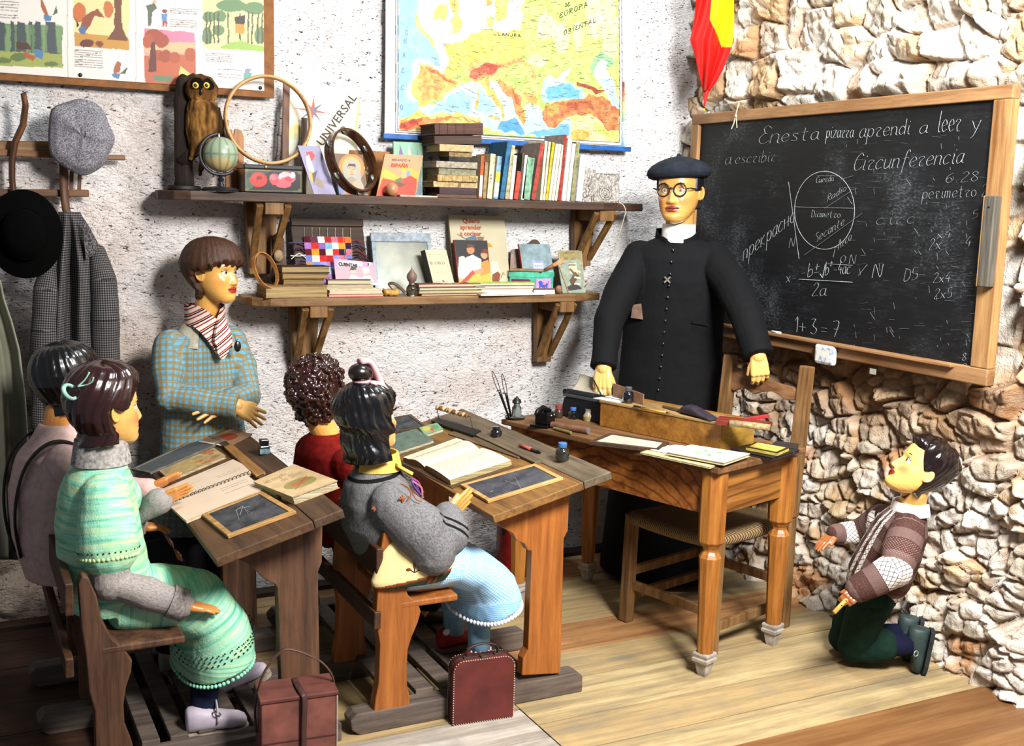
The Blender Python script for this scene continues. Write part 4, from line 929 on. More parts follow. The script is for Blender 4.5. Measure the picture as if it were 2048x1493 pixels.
# ---------------------------------------------------------------- girl in the grey jumper
def grey_girl():
    c=V((1.20,3.18,0)); root=person('seated child in grey jumper and pale blue skirt with black bob hair',(1.22,3.18,.40))
    f=S3((1,.12)); l=lft(f); H=.205; M=frame((1.135,3.17,.945),(.985,.17),H,.0,.12)
    nb=tf(M,[-.10,0,-.3]); sr=V((1.165,3.055,.70)); sl=V((1.18,3.30,.70)); er=at(868,1100,y=3.02); wr=at(893,1030,y=3.06); el=V((1.25,3.36,.56)); wl=V((1.36,3.32,.555))
    mb=MB(); add_head(mb,M); limb(mb,[nb,V((1.165,3.18,.78))],[.041,.045],20)
    loft(mb,[(V((1.23,3.18,.45)),l*.10,f*.09),(V((1.20,3.18,.6)),l*.095,f*.075),(V((1.175,3.18,.72)),l*.10,f*.065),(V((1.165,3.18,.79)),l*.045,f*.045)],24)
    kn=V((1.50,3.12,.425)); an=at(958,1270,y=3.13); kl=V((1.45,3.29,.43)); al=at(908,1232,y=3.33)
    limb(mb,[V((1.27,3.12,.45)),kn,an],[.06,.045,.030]); limb(mb,[V((1.27,3.25,.45)),kl,al],[.06,.045,.030])
    limb(mb,[sr,er,wr],[.034,.028,.020]); limb(mb,[sl,el,wl],[.034,.028,.020])
    add_hand(mb,wr,at(940,992,y=3.08)-wr,V((-.2,.9,.2)),.115,1,(.03,.05,.04),.05,.35,.05); add_hand(mb,wl,V((1,-.1,.0)),V((0,-.2,-1)),.105,-1)
    body(root,mb,M,hands=[.84,.54,.26],skin=np.array([.88,.67,.37]),cheek=.75)
    face_parts(root,M,'#2a2018','#120c0a',.009)
    for s in (-1,1): put('eyelash',MB().tube(tf(M,[[.33,s*.11,.05],[.365,s*.13,.07],[.39,s*.15,.10]]),.003,6),flat('#0c0a0a',.4),root,smooth=True)
    g=MB(); loft(g,[(V((1.225,3.18,.485)),l*.135,f*.105),(V((1.22,3.18,.52)),l*.15,f*.118),(V((1.185,3.18,.605)),l*.145,f*.125),(V((1.165,3.18,.68)),l*.14,f*.108),(V((1.162,3.18,.735)),l*.115,f*.092),(V((1.162,3.18,.775)),l*.075,f*.072),(V((1.163,3.18,.79)),l*.058,f*.06)],40,.95)
    limb(g,[sr,sr.lerp(er,.55)+V((.0,-.02,.01)),er+V((-.01,0,0)),er.lerp(wr,.4)+V((.02,0,0)),wr+V((.005,0,-.01))],[.068,.084,.078,.074,.050],20); limb(g,[sl,el,wl],[.066,.06,.045],18)
    ch=[([V((1.21,3.18,.48)),V((1.16,3.18,.8))],.13,f),([sr,er,wr],.075,Z3),([sl,el,wl],.06,Z3)]
    def mk(t,u,v,k):
        n=t.noise(uvvec(t,u,v,110,240),1,4,.75); col=t.ramp(n,[(.35,'#4b4a4c'),(.6,'#7c7a7b')])
        isarm=t.math('COMPARE',k,1.0); isarm.node.inputs[2].default_value=.5
        for a in (.262,.282):
            b=t.math('COMPARE',u,a); b.node.inputs[2].default_value=.0042; col=t.mix(t.math('MULTIPLY',b,isarm),col,'#101012')
        body_=t.math('COMPARE',k,0.0); body_.node.inputs[2].default_value=.5
        b=t.math('COMPARE',u,.292); b.node.inputs[2].default_value=.005; col=t.mix(t.math('MULTIPLY',b,body_),col,'#101012')
        return col,n
    garment('jumper',root,g,cloth('grey_jumper',mk,.95),ch,.005,3,.006,12,4)
    # embroidered motifs on the shoulder
    og=flat('#8a4a24',.8)
    def emb(p,s=.011):
        p=V(p); return MB().tube([p-Z3*s,p+Z3*s],.0022,6).tube([p-V((s,0,0)),p+V((s,0,0))],.0022,6).tube([p-V((s*.6,0,-s*.6)),p+V((s*.6,0,-s*.6))],.0022,6)
    put('embroidery',emb(at(805,998,y=2.985)),og,root); put('embroidery',emb(at(748,1018,y=3.03),.008),og,root)
    put('embroidery',MB().tube(cat_curve([at(801,968,y=2.997),at(815,975,y=2.985),at(822,990,y=2.982),at(816,1000,y=2.98)],4),.002,6).tube(cat_curve([at(824,985,y=2.982),at(833,1000,y=2.978),at(843,1003,y=2.978)],4),.002,6),og,root)
    put('shirt_collar',arc_band(V((1.165,3.18,.80)),.070,.058,-.018,.035,-2.9,2.9,.006,f,44,1.0),flat('#d3ae52',.7,.2,amt=.1),root,smooth=True,angle=.8)
    ctip=MB().hexa([V((1.20,3.10,.80)),V((1.255,3.115,.765)),V((1.25,3.16,.765)),V((1.20,3.16,.80))],[V((1.20,3.10,.81)),V((1.26,3.115,.775)),V((1.255,3.16,.775)),V((1.20,3.16,.815))]); put('collar_tip',ctip,flat('#d3ae52',.7,.2,amt=.1),root,bevel=.003)
    # skirt
    g=MB(); w=lambda x,z: V((x,0,z)).normalized()
    loft(g,[(V((1.20,3.18,.455)),l*.14,Z3*.05),(V((1.26,3.18,.47)),l*.15,w(.2,1)*.072),(V((1.37,3.18,.465)),l*.155,w(.1,1)*.068),(V((1.46,3.175,.44)),l*.16,w(.5,1)*.075),(V((1.515,3.17,.385)),l*.165,w(1,.7)*.082),(V((1.53,3.165,.325)),l*.168,w(1,.5)*.090),(V((1.53,3.165,.312)),l*.166,w(1,.45)*.088)],40,.85)
    garment('skirt',root,g,cloth('blue_gingham',mk_gingham,.85),[([V((1.2,3.18,.46)),V((1.40,3.18,.46)),V((1.53,3.17,.36)),V((1.53,3.17,.25))],.12,Z3)],.005,3,.007,13,9)
    m=MB(); fwv=w(1,.45)
    for j in range(60):
        t=2*PI*j/60; a=math.copysign(abs(math.cos(t))**.85,math.cos(t)); b=math.copysign(abs(math.sin(t))**.85,math.sin(t)); m.ell(V((1.53,3.165,.307))+l*.166*a+fwv*.088*b,.008,8,6)
    put('lace_hem',m,flat('#dfe0ea',.8),root,smooth=True)
    bl=flat('#7fa9c4',.9,.1,amt=.12)
    put('sock',MB().tube([kn.lerp(an,.25),kn.lerp(an,.6),an,an-Z3*.06],[.042,.041,.036,.036],18),bl,root,smooth=True); put('sock',MB().tube([kl.lerp(al,.25),al,al-Z3*.06],[.041,.036,.036],18),bl,root,smooth=True)
    red=flat('#8f1b1c',.5,.3,amt=.15); sole=flat('#5a3a30',.7)
    h=at(931,1305,y=3.13); t=h+V((.17,.0,0)); h.z=t.z=.092
    sh=put('shoe',shoe_mesh(h,t,Z3,.165,.072,.068,.05),red,root,smooth=True); put('sole',sole_mesh(h,t,Z3,.167,.074,.012),sole,sh)
    mm=MB()
    for k in range(16):
        a=-PI*.5+PI*k/15; mm.ell(an+V((.002,0,-.048))+V((math.cos(a*2)*.038,math.sin(a*2)*.036,0)),.004,6,5)
    put('shoe_edging',mm,flat('#e2b8bb',.7),sh)
    h=at(878,1280,y=3.33); t=h+V((.16,.03,0)); h.z=t.z=.10
    sh=put('shoe',shoe_mesh(h,t,Z3,.16,.072,.068,.05),red,root,smooth=True); put('sole',sole_mesh(h,t,Z3,.162,.074,.012),sole,sh)
    put('flower_patch',MB().ell(at(893,1265,y=3.288),(.013,.004,.012),10,8),flat('#cfcdd6',.7),sh,smooth=True)
    # hair: wavy bob with top knot and pink ribbon
    hm=hair_mesh(M,lambda a:np.interp(np.abs(a),[0,.4,.75,1.0,1.15,1.3,1.45,PI],[.34,.31,.24,.14,.02,-.25,-.62,-.64]),lambda z,a:.10+.04*np.clip(-z,0,.5)+.02*np.sin(z*14+a*2),-.62,-.14,xlim=.06,groove=(.030,10,4,1.0))
    put('hair',hm,hair_mat('#0c0b0d',.22,.5),root,smooth=True)
    k=tf(M,[-.10,-.05,.70]); R=M.to_3x3().normalized()
    put('hair_knot',MB().ell(k,(.040,.033,.030),20,14,R@Matrix.Rotation(.3,3,'Y')),hair_mat('#150d0c',.25,.4),root,smooth=True)
    pk=flat('#cf9f9f',.85,.1,amt=.1); m=MB()
    m.tube(cat_curve([k+R@V((.02,-.01,-.035)),k+R@V((.05,-.02,-.045)),k+R@V((.075,-.03,-.075)),k+R@V((.085,-.035,-.11))],4),[.022]*13,8,flat=.5); m.tube(cat_curve([k+R@V((.0,0,.035)),k+R@V((.03,0,.03)),k+R@V((.05,0,-.01)),k+R@V((.06,-.01,-.05))],4),[.020]*13,8,flat=.5); m.lathe([(.02,-.055),(.026,-.045),(.024,-.03),(.028,-.02)],k,16,R)
    put('hair_ribbon',m,pk,root,smooth=True)
grey_girl()
# ---------------------------------------------------------------- boy with the curly hair
def red_boy():
    c=V((1.16,3.66,0)); root=person('seated child in dark red jumper with curly brown hair',(1.19,3.66,.40))
    f=S3((1,.3)); l=lft(f); H=.212; M=frame((1.12,3.66,.945),(.80,.60),H,.06,.10)
    nb=tf(M,[-.10,0,-.3]); sr=V((1.19,3.535,.71)); sl=V((1.14,3.785,.71)); er=V((1.28,3.50,.56)); wr=V((1.38,3.53,.53)); el=V((1.25,3.83,.56)); wl=V((1.37,3.80,.53))
    mb=MB(); add_head(mb,M); limb(mb,[nb,V((1.155,3.66,.79))],[.043,.047],20)
    loft(mb,[(V((1.20,3.66,.45)),l*.10,f*.09),(V((1.18,3.66,.6)),l*.095,f*.075),(V((1.165,3.66,.73)),l*.10,f*.065),(V((1.16,3.66,.795)),l*.045,f*.045)],24)
    for yy in (3.59,3.74): limb(mb,[V((1.23,yy,.45)),V((1.50,yy,.43)),V((1.49,yy,.12))],[.058,.045,.032])
    limb(mb,[sr,er,wr],[.034,.028,.020]); limb(mb,[sl,el,wl],[.034,.028,.020])
    add_hand(mb,wr,V((1,0,0)),V((0,0,-1)),.105,1); add_hand(mb,wl,V((1,0,0)),V((0,0,-1)),.105,-1)
    body(root,mb,M,hands=[.84,.54,.26],skin=np.array([.85,.62,.32]))
    face_parts(root,M)
    g=MB(); loft(g,[(V((1.18,3.66,.43)),l*.13,f*.12),(V((1.18,3.66,.54)),l*.14,f*.125),(V((1.165,3.66,.66)),l*.145,f*.115),(V((1.155,3.66,.73)),l*.125,f*.095),(V((1.153,3.66,.775)),l*.08,f*.072),(V((1.155,3.66,.80)),l*.06,f*.06)],40,.95)
    limb(g,[sr,er,wr],[.062,.054,.038],18); limb(g,[sl,el,wl],[.062,.054,.038],18)
    garment('jumper',root,g,flat('#6d1410',.9,.1,amt=.2,scale=50,bump=.3),[([c,c+Z3],.1,f)],.005,3,.006,12,14)
    put('trousers',MB().tube([V((1.17,3.59,.44)),V((1.48,3.59,.44)),V((1.52,3.59,.38)),V((1.50,3.59,.15))],[.075,.068,.06,.055],16).tube([V((1.17,3.74,.44)),V((1.48,3.74,.44)),V((1.52,3.74,.38)),V((1.50,3.74,.15))],[.075,.068,.06,.055],16),flat('#1d1b1f',.9,.1),root,smooth=True)
    for yy in (3.59,3.74): put('shoe',shoe_mesh(V((1.45,yy,.084)),V((1.6,yy,.084)),Z3,.18,.075,.07,.05),flat('#251a16',.5),root,smooth=True)
    hl=lambda a:np.interp(np.abs(a),[0,.5,.9,1.2,1.5,1.8,PI],[.32,.30,.18,.06,.02,-.40,-.50])
    hm=hair_mesh(M,hl,lambda z,a:.07+0*z,-.56,-.3,xlim=-.02,groove=(0,0,0,0)); r=np.random.default_rng(2); n_=0
    while n_<430:
        z=r.uniform(-.5,.5); a=r.uniform(-PI,PI)
        if z<float(hl(a))+.03: continue
        n_+=1; p=head_base(np.array(z),np.array(a),-.3); p=p*np.array([1,1,0])+np.array([0,0,z]); d=p-np.array([-.045,0,min(z,0)]); d/=np.linalg.norm(d); q=tf(M,p+d*r.uniform(.075,.125)); hm.ell(q,H*r.uniform(.030,.046),8,6)
    hm=fuse(hm,.003,1)
    put('hair',hm,hair_mat('#2c120d',.25,.45),root,smooth=True)
red_boy()
# ---------------------------------------------------------------- kneeling boy
def kneeling_boy():
    root=person('kneeling child in patterned brown jumper by the stone wall looking up',(2.93,2.82,0))
    f=S3((-.80,.60)); l=lft(f); H=.208; M=frame(at(1840,940,y=2.62),(-.86,.51),H,.10,.58)
    sp=at(1752,1165,y=2.78); ch_=at(1795,1075,y=2.70); nk=at(1822,1015,y=2.655)
    nb=tf(M,[-.14,0,-.28]); ax=(nk-sp).normalized(); s=ax.cross(f).normalized()*-1; s=l; fd=s.cross(ax); fd=fd if fd.dot(f)>0 else -fd
    sN=at(1815,1062,y=2.60); sF=at(1762,1040,y=2.80); eN=at(1790,1140,y=2.545); wN=at(1718,1178,y=2.60); eF=at(1715,1065,y=2.90); wF=at(1672,1068,y=2.90)
    mb=MB(); add_head(mb,M,.9); limb(mb,[nb,nk],[.040,.046],20)
    loft(mb,[(sp,s*.09,fd*.075),(sp.lerp(nk,.5),s*.09,fd*.075),(ch_.lerp(nk,.4),s*.09,fd*.06),(nk,s*.04,fd*.04)],24)
    kN=at(1708,1292,y=2.82); kF=at(1690,1275,y=2.92); hN=at(1745,1195,y=2.74); hF=at(1720,1195,y=2.86); aN=at(1825,1290,y=2.70); aF=at(1805,1268,y=2.80)
    kN.z=max(kN.z,.062); kF.z=max(kF.z,.062); aN.z=max(aN.z,.075); aF.z=max(aF.z,.075)
    limb(mb,[hN,kN],[.055,.042]); limb(mb,[kN,aN],[.042,.030]); limb(mb,[hF,kF],[.055,.042]); limb(mb,[kF,aF],[.042,.030])
    limb(mb,[sN,eN,wN],[.034,.028,.020]); limb(mb,[sF,eF,wF],[.034,.028,.020])
    hd=(at(1695,1200,y=2.60)-wN).normalized(); add_hand(mb,wN,hd,V((.2,.6,-.5)),.095,-1,(.5,.7,.5),.03,.5,.4)
    add_hand(mb,wF,at(1640,1090,y=2.90)-wF,V((0,0,-1)),.10,1,(.1,.15,.1),.06,.4,.1)
    body(root,mb,M,hands=[.60,.36,.20],cheek=.8,skin=np.array([.90,.70,.38]),lips=(.55,.14,.10))
    face_parts(root,M,'#3a2a18','#1a0e0a',.009)
    # open laughing mouth
    put('mouth',MB().ell(tf(M,[.352,0,-.285]),(.030,.085,.032),16,10,M.to_3x3()),flat('#5e1812',.4),root,smooth=True)
    g=MB(); loft(g,[(sp-ax*.03,s*.115,fd*.10),(sp+ax*.03,s*.128,fd*.112),(sp.lerp(nk,.45),s*.125,fd*.105),(sp.lerp(nk,.75),s*.120,fd*.088),(sp.lerp(nk,.92),s*.08,fd*.065),(nk,s*.052,fd*.052)],40,.95)
    limb(g,[sN,sN.lerp(eN,.6),eN,wN],[.058,.062,.058,.046],18); limb(g,[sF,eF,wF],[.055,.045,.036],18)
    cc=[([sp-ax*.03,nk],.12,fd),([sN,eN,wN],.06,Z3),([sF,eF,wF],.05,Z3)]
    def mk(t,u,v,k):
        n=t.noise(uvvec(t,u,v,150,150),1,3,.7); col=t.ramp(n,[(.35,'#35211d'),(.65,'#573a33')])
        bod=t.math('COMPARE',k,0.0); bod.node.inputs[2].default_value=.5; arm=t.math('SUBTRACT',1.0,bod)
        # lattice lines
        p=t.math('ADD',u,v); q=t.math('SUBTRACT',u,v); P_=.022
        lat=t.math('MAXIMUM',stripe(t,p,P_,.13),stripe(t,q,P_,.13))
        tiny=t.math('MULTIPLY',stripe(t,p,.010,.35),stripe(t,q,.010,.35))
        av=t.math('ABSOLUTE',v)
        bb=None
        for a,w in ((.035,.011),(.075,.010)):
            b=t.math('COMPARE',av,a); b.node.inputs[2].default_value=w; bb=b if bb is None else t.math('MAXIMUM',bb,b)
        hem=t.math('COMPARE',u,.035); hem.node.inputs[2].default_value=.016
        band=t.math('MULTIPLY',t.math('MAXIMUM',bb,hem),bod)
        cuff=t.math('COMPARE',u,.175); cuff.node.inputs[2].default_value=.030
        band=t.math('MAXIMUM',band,t.math('MULTIPLY',cuff,arm))
        mid=t.math('COMPARE',u,.10); mid.node.inputs[2].default_value=.03
        col=t.mix(t.math('MULTIPLY',t.math('MULTIPLY',tiny,mid),arm),col,'#a08078')
        z2=t.math('COMPARE',t.math('FRACT',t.math('MULTIPLY',u,11.0)),.5); z2.node.inputs[2].default_value=.22
        col=t.mix(t.math('MULTIPLY',z2,.45),col,'#7d6660')
        wc=t.mix(lat,'#d8d2ca','#2e1b18'); return t.mix(band,col,wc),n
    garment('jumper',root,g,cloth('brown_pattern_knit',mk,.95),cc,.004,3,.004,14,21)
    d=(wN-eN).normalized(); put('cuff',MB().tube([wN-d*.01,wN-d*.008,wN+d*.03,wN+d*.028],[.02,.036,.026,.018],16),flat('#4e332d',.95,.1,amt=.2),root,smooth=True)
    put('shirt_collar',arc_band(nk+V((0,0,.0)),.062,.055,-.020,.022,-2.6,2.6,.006,f,40,1.0),flat('#dcdad6',.7),root,smooth=True,angle=.8)
    gr=flat('#11281f',.9,.12,amt=.2,scale=40,bump=.3)
    g=MB(); limb(g,[sp+ax*.0,sp.lerp(hN,.6)],[.095,.085],18); limb(g,[hN,hN.lerp(kN,.5),kN,kN.lerp(aN,.25),kN.lerp(aN,.5)],[.075,.068,.060,.062,.060],18); limb(g,[hF,hF.lerp(kF,.5),kF,kF.lerp(aF,.25),kF.lerp(aF,.5)],[.072,.066,.060,.060,.058],18)
    garment('trousers',root,g,gr,[([hN,kN],.06,f)],.005,3,.005,14,31)
    nv=flat('#10132a',.9,.15)
    put('sock',MB().tube([kN.lerp(aN,.45),aN],[.043,.036],18),nv,root,smooth=True); put('sock',MB().tube([kF.lerp(aF,.45),aF],[.043,.036],18),nv,root,smooth=True)
    sm=flat('#2c3a38',.5,.3,amt=.12); so=flat('#1a2120',.7)
    for a,k,q in ((aN,kN,(1862,1340)),(aF,kF,(1838,1262))):
        d=(a-k).normalized(); toe=a+d*.035; toe.z=.012; heel=a+d*.055+Z3*.055
        dd=(heel-toe); n_=d
        sh=put('shoe',shoe_mesh(heel,toe,-d,.165,.072,.070,.05),sm,root,smooth=True); put('sole',sole_mesh(heel,toe,-d,.167,.076,.014),so,sh)
    aa=aN+(aN-kN).normalized()*.0
    put('buckle',MB().ring(at(1832,1308,y=2.655),.010,.002,14,6,Matrix.Rotation(PI/2,3,'X')),flat('#c0c4c4',.3,.5,.7),root,smooth=True)
    # hair: short sides, spiky wet locks on top
    def locks(p,Z,A):
        x=p[...,0]; y=p[...,1]; F1,F2,ID,du,dv=worley(x*7+1.2*Z,y*9,31); return .055*np.clip(1-F1*1.3,0,1)*np.clip((Z-.12)/.15,0,1)
    hm=hair_mesh(M,lambda a:np.interp(np.abs(a),[0,.5,.85,1.1,1.35,1.6,1.9,PI],[.30,.27,.27,.10,-.02,.02,-.36,-.46]),lambda z,a:.030+.035*np.clip((z-.12)/.2,0,1),-.52,-.3,xlim=-.05,groove=(.012,16,5,1.2),fn=locks,rows=90,cols=160)
    put('hair',hm,hair_mat('#160c0c',.2,.5),root,smooth=True)
    a=at(1668,1226,y=2.60); b=at(1712,1180,y=2.61)
    st=thing('wooden_recorder','thin yellow wooden stick held by the kneeling child','stick',a)
    put('stick',MB().tube([a,b],.0075,12),flat('#c79a4a',.5,.3,amt=.2),st,smooth=True); put('finger_hole',MB().ell(a.lerp(b,.3)+V((-.002,-.0065,.003)),.0025,8,6).ell(a.lerp(b,.5)+V((-.002,-.0065,.003)),.0025,8,6),flat('#2a1a0c',.6),st)
kneeling_boy()
# ================================================================ pictures and lettering
class Canvas:
    """colours on a flat sheet spanned by origin O, axes A (right) and B (up); polygons are given as points of the sheet"""
    def __init__(s,w,h,col): s.w,s.h=w,h; s.a=np.ones((h,w,3))*np.array(hexc(col)); s.X,s.Y=np.meshgrid((np.arange(w)+.5)/w,(np.arange(h)+.5)/h); s.wx=0; s.wy=0
    def warp(s,amp,freq,seed=1):
        p=np.stack([s.X*freq,s.Y*freq*s.h/s.w,0*s.X],-1); s.wx=amp*(vnoise(p,1,3,seed)-.5); s.wy=amp*(vnoise(p,1,3,seed+5)-.5)*s.w/s.h; return s
    def mask(s,pts):
        X=s.X+s.wx; Y=s.Y+s.wy; m=np.zeros(X.shape,bool); n=len(pts)
        for i in range(n):
            x1,y1=pts[i]; x2,y2=pts[(i+1)%n]
            if y1==y2: continue
            m^=((y1>Y)!=(y2>Y))&(X<(x2-x1)*(Y-y1)/(y2-y1)+x1)
        return m
    def poly(s,pts,col,op=1): m=s.mask(pts); s.a[m]=s.a[m]*(1-op)+np.array(hexc(col))*op; return s
    def ell(s,c,r,col,op=1): m=((s.X+s.wx-c[0])/r[0])**2+((s.Y+s.wy-c[1])/r[1])**2<1; s.a[m]=s.a[m]*(1-op)+np.array(hexc(col))*op; return s
    def rect(s,x0,y0,x1,y1,col,op=1): return s.poly([(x0,y0),(x1,y0),(x1,y1),(x0,y1)],col,op)
    def line(s,pts,wd,col,op=1):
        asp=s.h/s.w
        for (x1,y1),(x2,y2) in zip(pts,pts[1:]):
            dx,dy=x2-x1,(y2-y1)*asp; L2=dx*dx+dy*dy+1e-12
            t=np.clip(((s.X-x1)*dx+(s.Y-y1)*asp*dy)/L2,0,1); d=np.hypot(s.X-x1-t*dx,(s.Y-y1)*asp-t*dy); m=d<wd/2
            s.a[m]=s.a[m]*(1-op)+np.array(hexc(col))*op
        return s
    def mottle(s,amt,freq,seed=3):
        p=np.stack([s.X*freq,s.Y*freq*s.h/s.w,0*s.X],-1); s.a*=(1-amt+2*amt*vnoise(p,1,3,seed))[...,None]; s.a=np.clip(s.a,0,1); return s
    def lines(s,x0,x1,ys,col='#55504a',wd=.006,seed=1,gap=.02):
        r=random.Random(seed)
        for y in ys:
            x=x0
            while x<x1: 
                e=min(x1,x+r.uniform(.02,.07)); s.line([(x,y),(e,y)],wd,col); x=e+gap
        return s
def hexc(c): return [int(c[i:i+2],16)/255 for i in (1,3,5)] if isinstance(c,str) else list(c)
def sheet(name,cv,O,A,B,parent=None,mat=None,bend=None,**k):
    """the canvas as a fine sheet"""
    O,A,B=V(O),V(A),V(B); h,w=cv.h,cv.w
    u=np.linspace(0,1,w); v=np.linspace(0,1,h); U,W=np.meshgrid(u,v)
    P=np.array(O)+U[...,None]*np.array(A)+W[...,None]*np.array(B)
    if bend is not None: P=P+bend(U,W)
    me=gridmesh(P,name); setcol(me,lin_np(cv.a.reshape(-1,3)))
    return put(name,me,mat or painted(.6,.2),parent,**k)
GL={'a':'4,5 2,5 0.4,3.6 0.2,1.4 1.4,0 3,0.8 4,3 4,5 3.8,1 5,0.2','b':'0.6,9 0.2,0.5 2,0 4,1.5 3.8,4 2.4,5 0.4,3.4','c':'4,4.3 2.4,5 0.4,3.4 0.2,1.4 1.6,0 4,0.8','d':'4.2,9 4,0;4,3.6 2.2,5 0.4,3.4 0.2,1.4 1.6,0 4,1.6',
'e':'0.3,2.3 3.8,3.1 3.4,4.7 2,5 0.3,3.2 0.3,1.4 1.7,0 4,0.9','f':'4.2,8 3.2,9 2.2,8 1.8,2 1.6,-3 0.6,-3.6;0,4.6 3.8,5','g':'4,5 2,5 .3,3.4 .4,1.4 2,.6 4,2;4,5 4,-2.4 2,-3.6 .2,-2.6','h':'.5,9 .2,0;.3,3.4 2.2,5 3.7,4 3.7,0','i':'1,5 0.8,0.8 2,0;1.4,7 1.5,7.4','í':'1,5 0.8,0.8 2,0;1.2,6.6 2.2,8.2','j':'1,5 1,-3 0,-3.6','l':'1.6,9 0.6,1 1.8,0',
'm':'0,5 0,0;0,3.8 1.4,5 2.1,4 2.1,0;2.1,3.8 3.5,5 4.3,4 4.3,0','n':'0,5 0,0;0,3.4 2,5 3.6,4 3.6,0.6 4.6,0','o':'2,5 0.3,3.8 0.2,1.4 1.8,0 3.8,1 4,3.6 2.2,5','p':'0.4,5 0,-4;0.3,3.4 2.2,5 4,3.8 3.8,1.4 2.2,0 0.3,1.4','q':'4,5 2,5 .3,3.4 .3,1.4 1.8,0 4,1.6;4,5 4,-4','r':'0,4 1.2,5 3.6,4.6 1.4,2.4 1.6,0.2 3.6,0','s':'3.6,4.5 2,5 0.8,4 3.2,1.8 2.8,0.3 0.2,0.5','t':'1.8,8 1.4,1 2.8,0;0,5.4 3.6,5.4','u':'0,5 0.2,1 1.6,0 3.6,1.6;3.8,5 3.7,0.6 4.6,0','v':'0,5 1.8,0 3.8,5','x':'0,5 3.8,0;3.8,5 0,0','y':'0,5 1.8,1;4,5 1.6,-2 0.2,-3.6','z':'0,5 3.8,5 0.4,0 4,0.2',
'E':'4.6,8 2.6,9.4 1,8 2,5.6 3,5.2;2,5.4 0,3.4 0.2,1 2.4,0 5,1.4','C':'4.6,7.6 3,9 .8,7 0,3.4 1.2,0.4 3.6,0.4 5,2','D':'1,9 .6,0 3.4,.6 4.6,4 3.6,7.8 .4,9','R':'.6,0 .8,9 3.6,8.6 3.8,5.8 1,4.6 4.4,0','S':'4,7.8 2.2,9 .6,7 3.8,3 3,.2 .2,.8','N':'0,0 .4,9 4,0 4.4,9','T':'2.2,0 2.2,9;0,9 4.6,9','O':'2.2,9 .3,6.6 .2,2.4 2,0 4,2 4.2,6.8 2.2,9','A':'0,0 2.2,9 4.4,0;.9,3.2 3.6,3.2','P':'.4,0 .4,9 3.6,8.8 4,6 .6,4.6','L':'.4,9 .2,0 4,.2','I':'1,9 1,0','U':'.2,9 .2,2 2,0 4,2 4,9','V':'0,9 2,0 4.2,9',
'п':'0,0 0.2,5;0.2,4.4 2,5 3.6,4.2 3.6,0','к':'0,5 0,0;3.2,5 0.2,2.4 3.6,0','н':'0,5 0,0;3.6,5 3.6,0;0,2.4 3.6,2.6','+':'2,6 2,1;0,3.5 4,3.5','-':'0,3 3,3','=':'0,2.4 3.4,2.4;0,4.4 3.4,4.4','1':'.6,7 2,9 1.8,0','2':'.4,7 2,9 3.8,7 0.2,0.2 4.2,0.2','3':'.4,8.6 3,9 1.6,5.2 4,3 2.4,0 .2,.8','4':'3,9 .2,3.4 4.2,3.4;3.2,5 3,0','5':'3.8,9 .8,9 .6,5.4 3.4,5 3.6,1.2 .2,.2','7':'.2,9 4,9 1.6,0;1,4.6 3.6,4.6','8':'2,5 .4,7 2,9 3.6,7 2,5 .2,2 2,0 4,2 2,5','.':'.8,0 1,.3',':':'.8,1 1,1.3;.8,4 1,4.3','²':'.4,8 1.4,9 2.2,8 .4,6 2.4,6','±':'2,8 2,3.6;0,5.8 4,5.8;0,2 4,2','°':'1.4,9 .5,8 1.4,7 2.3,8 1.4,9','6':'3.6,8.6 1,6 .3,2 2,0 3.8,2 2,4.4 .4,2.6'}
def strokes(txt,adv=5.6,slant=.12,space=4.0):
    out=[]; x=0
    for ch in txt:
        if ch==' ': x+=space; continue
        for st in GL.get(ch,GL['o']).split(';'):
            p=[tuple(float(v) for v in q.split(',')) for q in st.split()]
            out.append([(x+a+b*slant,b) for a,b in p])
        x+=(3.2 if ch in 'iílI1.:' else adv+ (1.0 if ch in 'm' else 0))
    return out,x
def smooth2(p,n=5):
    if len(p)<3: return p
    return [(q.x,q.y) for q in cat_curve([V((a,b,0)) for a,b in p],n)]
GL.update({'р':GL['p'],'е':GL['e'],'а':GL['a'],'с':GL['c'],'о':GL['o']})
def lettering(name,txt,O,A,B,size,mat,parent,depth=.0006,shear=0,bold=0,align='LEFT',spacing=1.0):
    """printed letters lying on the plane spanned by the unit vectors A (reading direction) and B (up)"""
    c=bpy.data.curves.new('t','FONT'); c.body=txt; c.size=size; c.extrude=depth; c.shear=shear; c.offset=bold; c.align_x=align; c.space_character=spacing; c.resolution_u=3
    o=bpy.data.objects.new('t',c); COL.objects.link(o); dg=bpy.context.evaluated_depsgraph_get(); dg.update()
    me=bpy.data.meshes.new_from_object(o.evaluated_get(dg)); bpy.data.objects.remove(o); bpy.data.curves.remove(c)
    A,B=V(A).normalized(),V(B).normalized(); N=A.cross(B)
    me.transform(Matrix(((A.x,B.x,N.x,O[0]),(A.y,B.y,N.y,O[1]),(A.z,B.z,N.z,O[2]),(0,0,0,1))))
    return put(name,me,mat,parent)
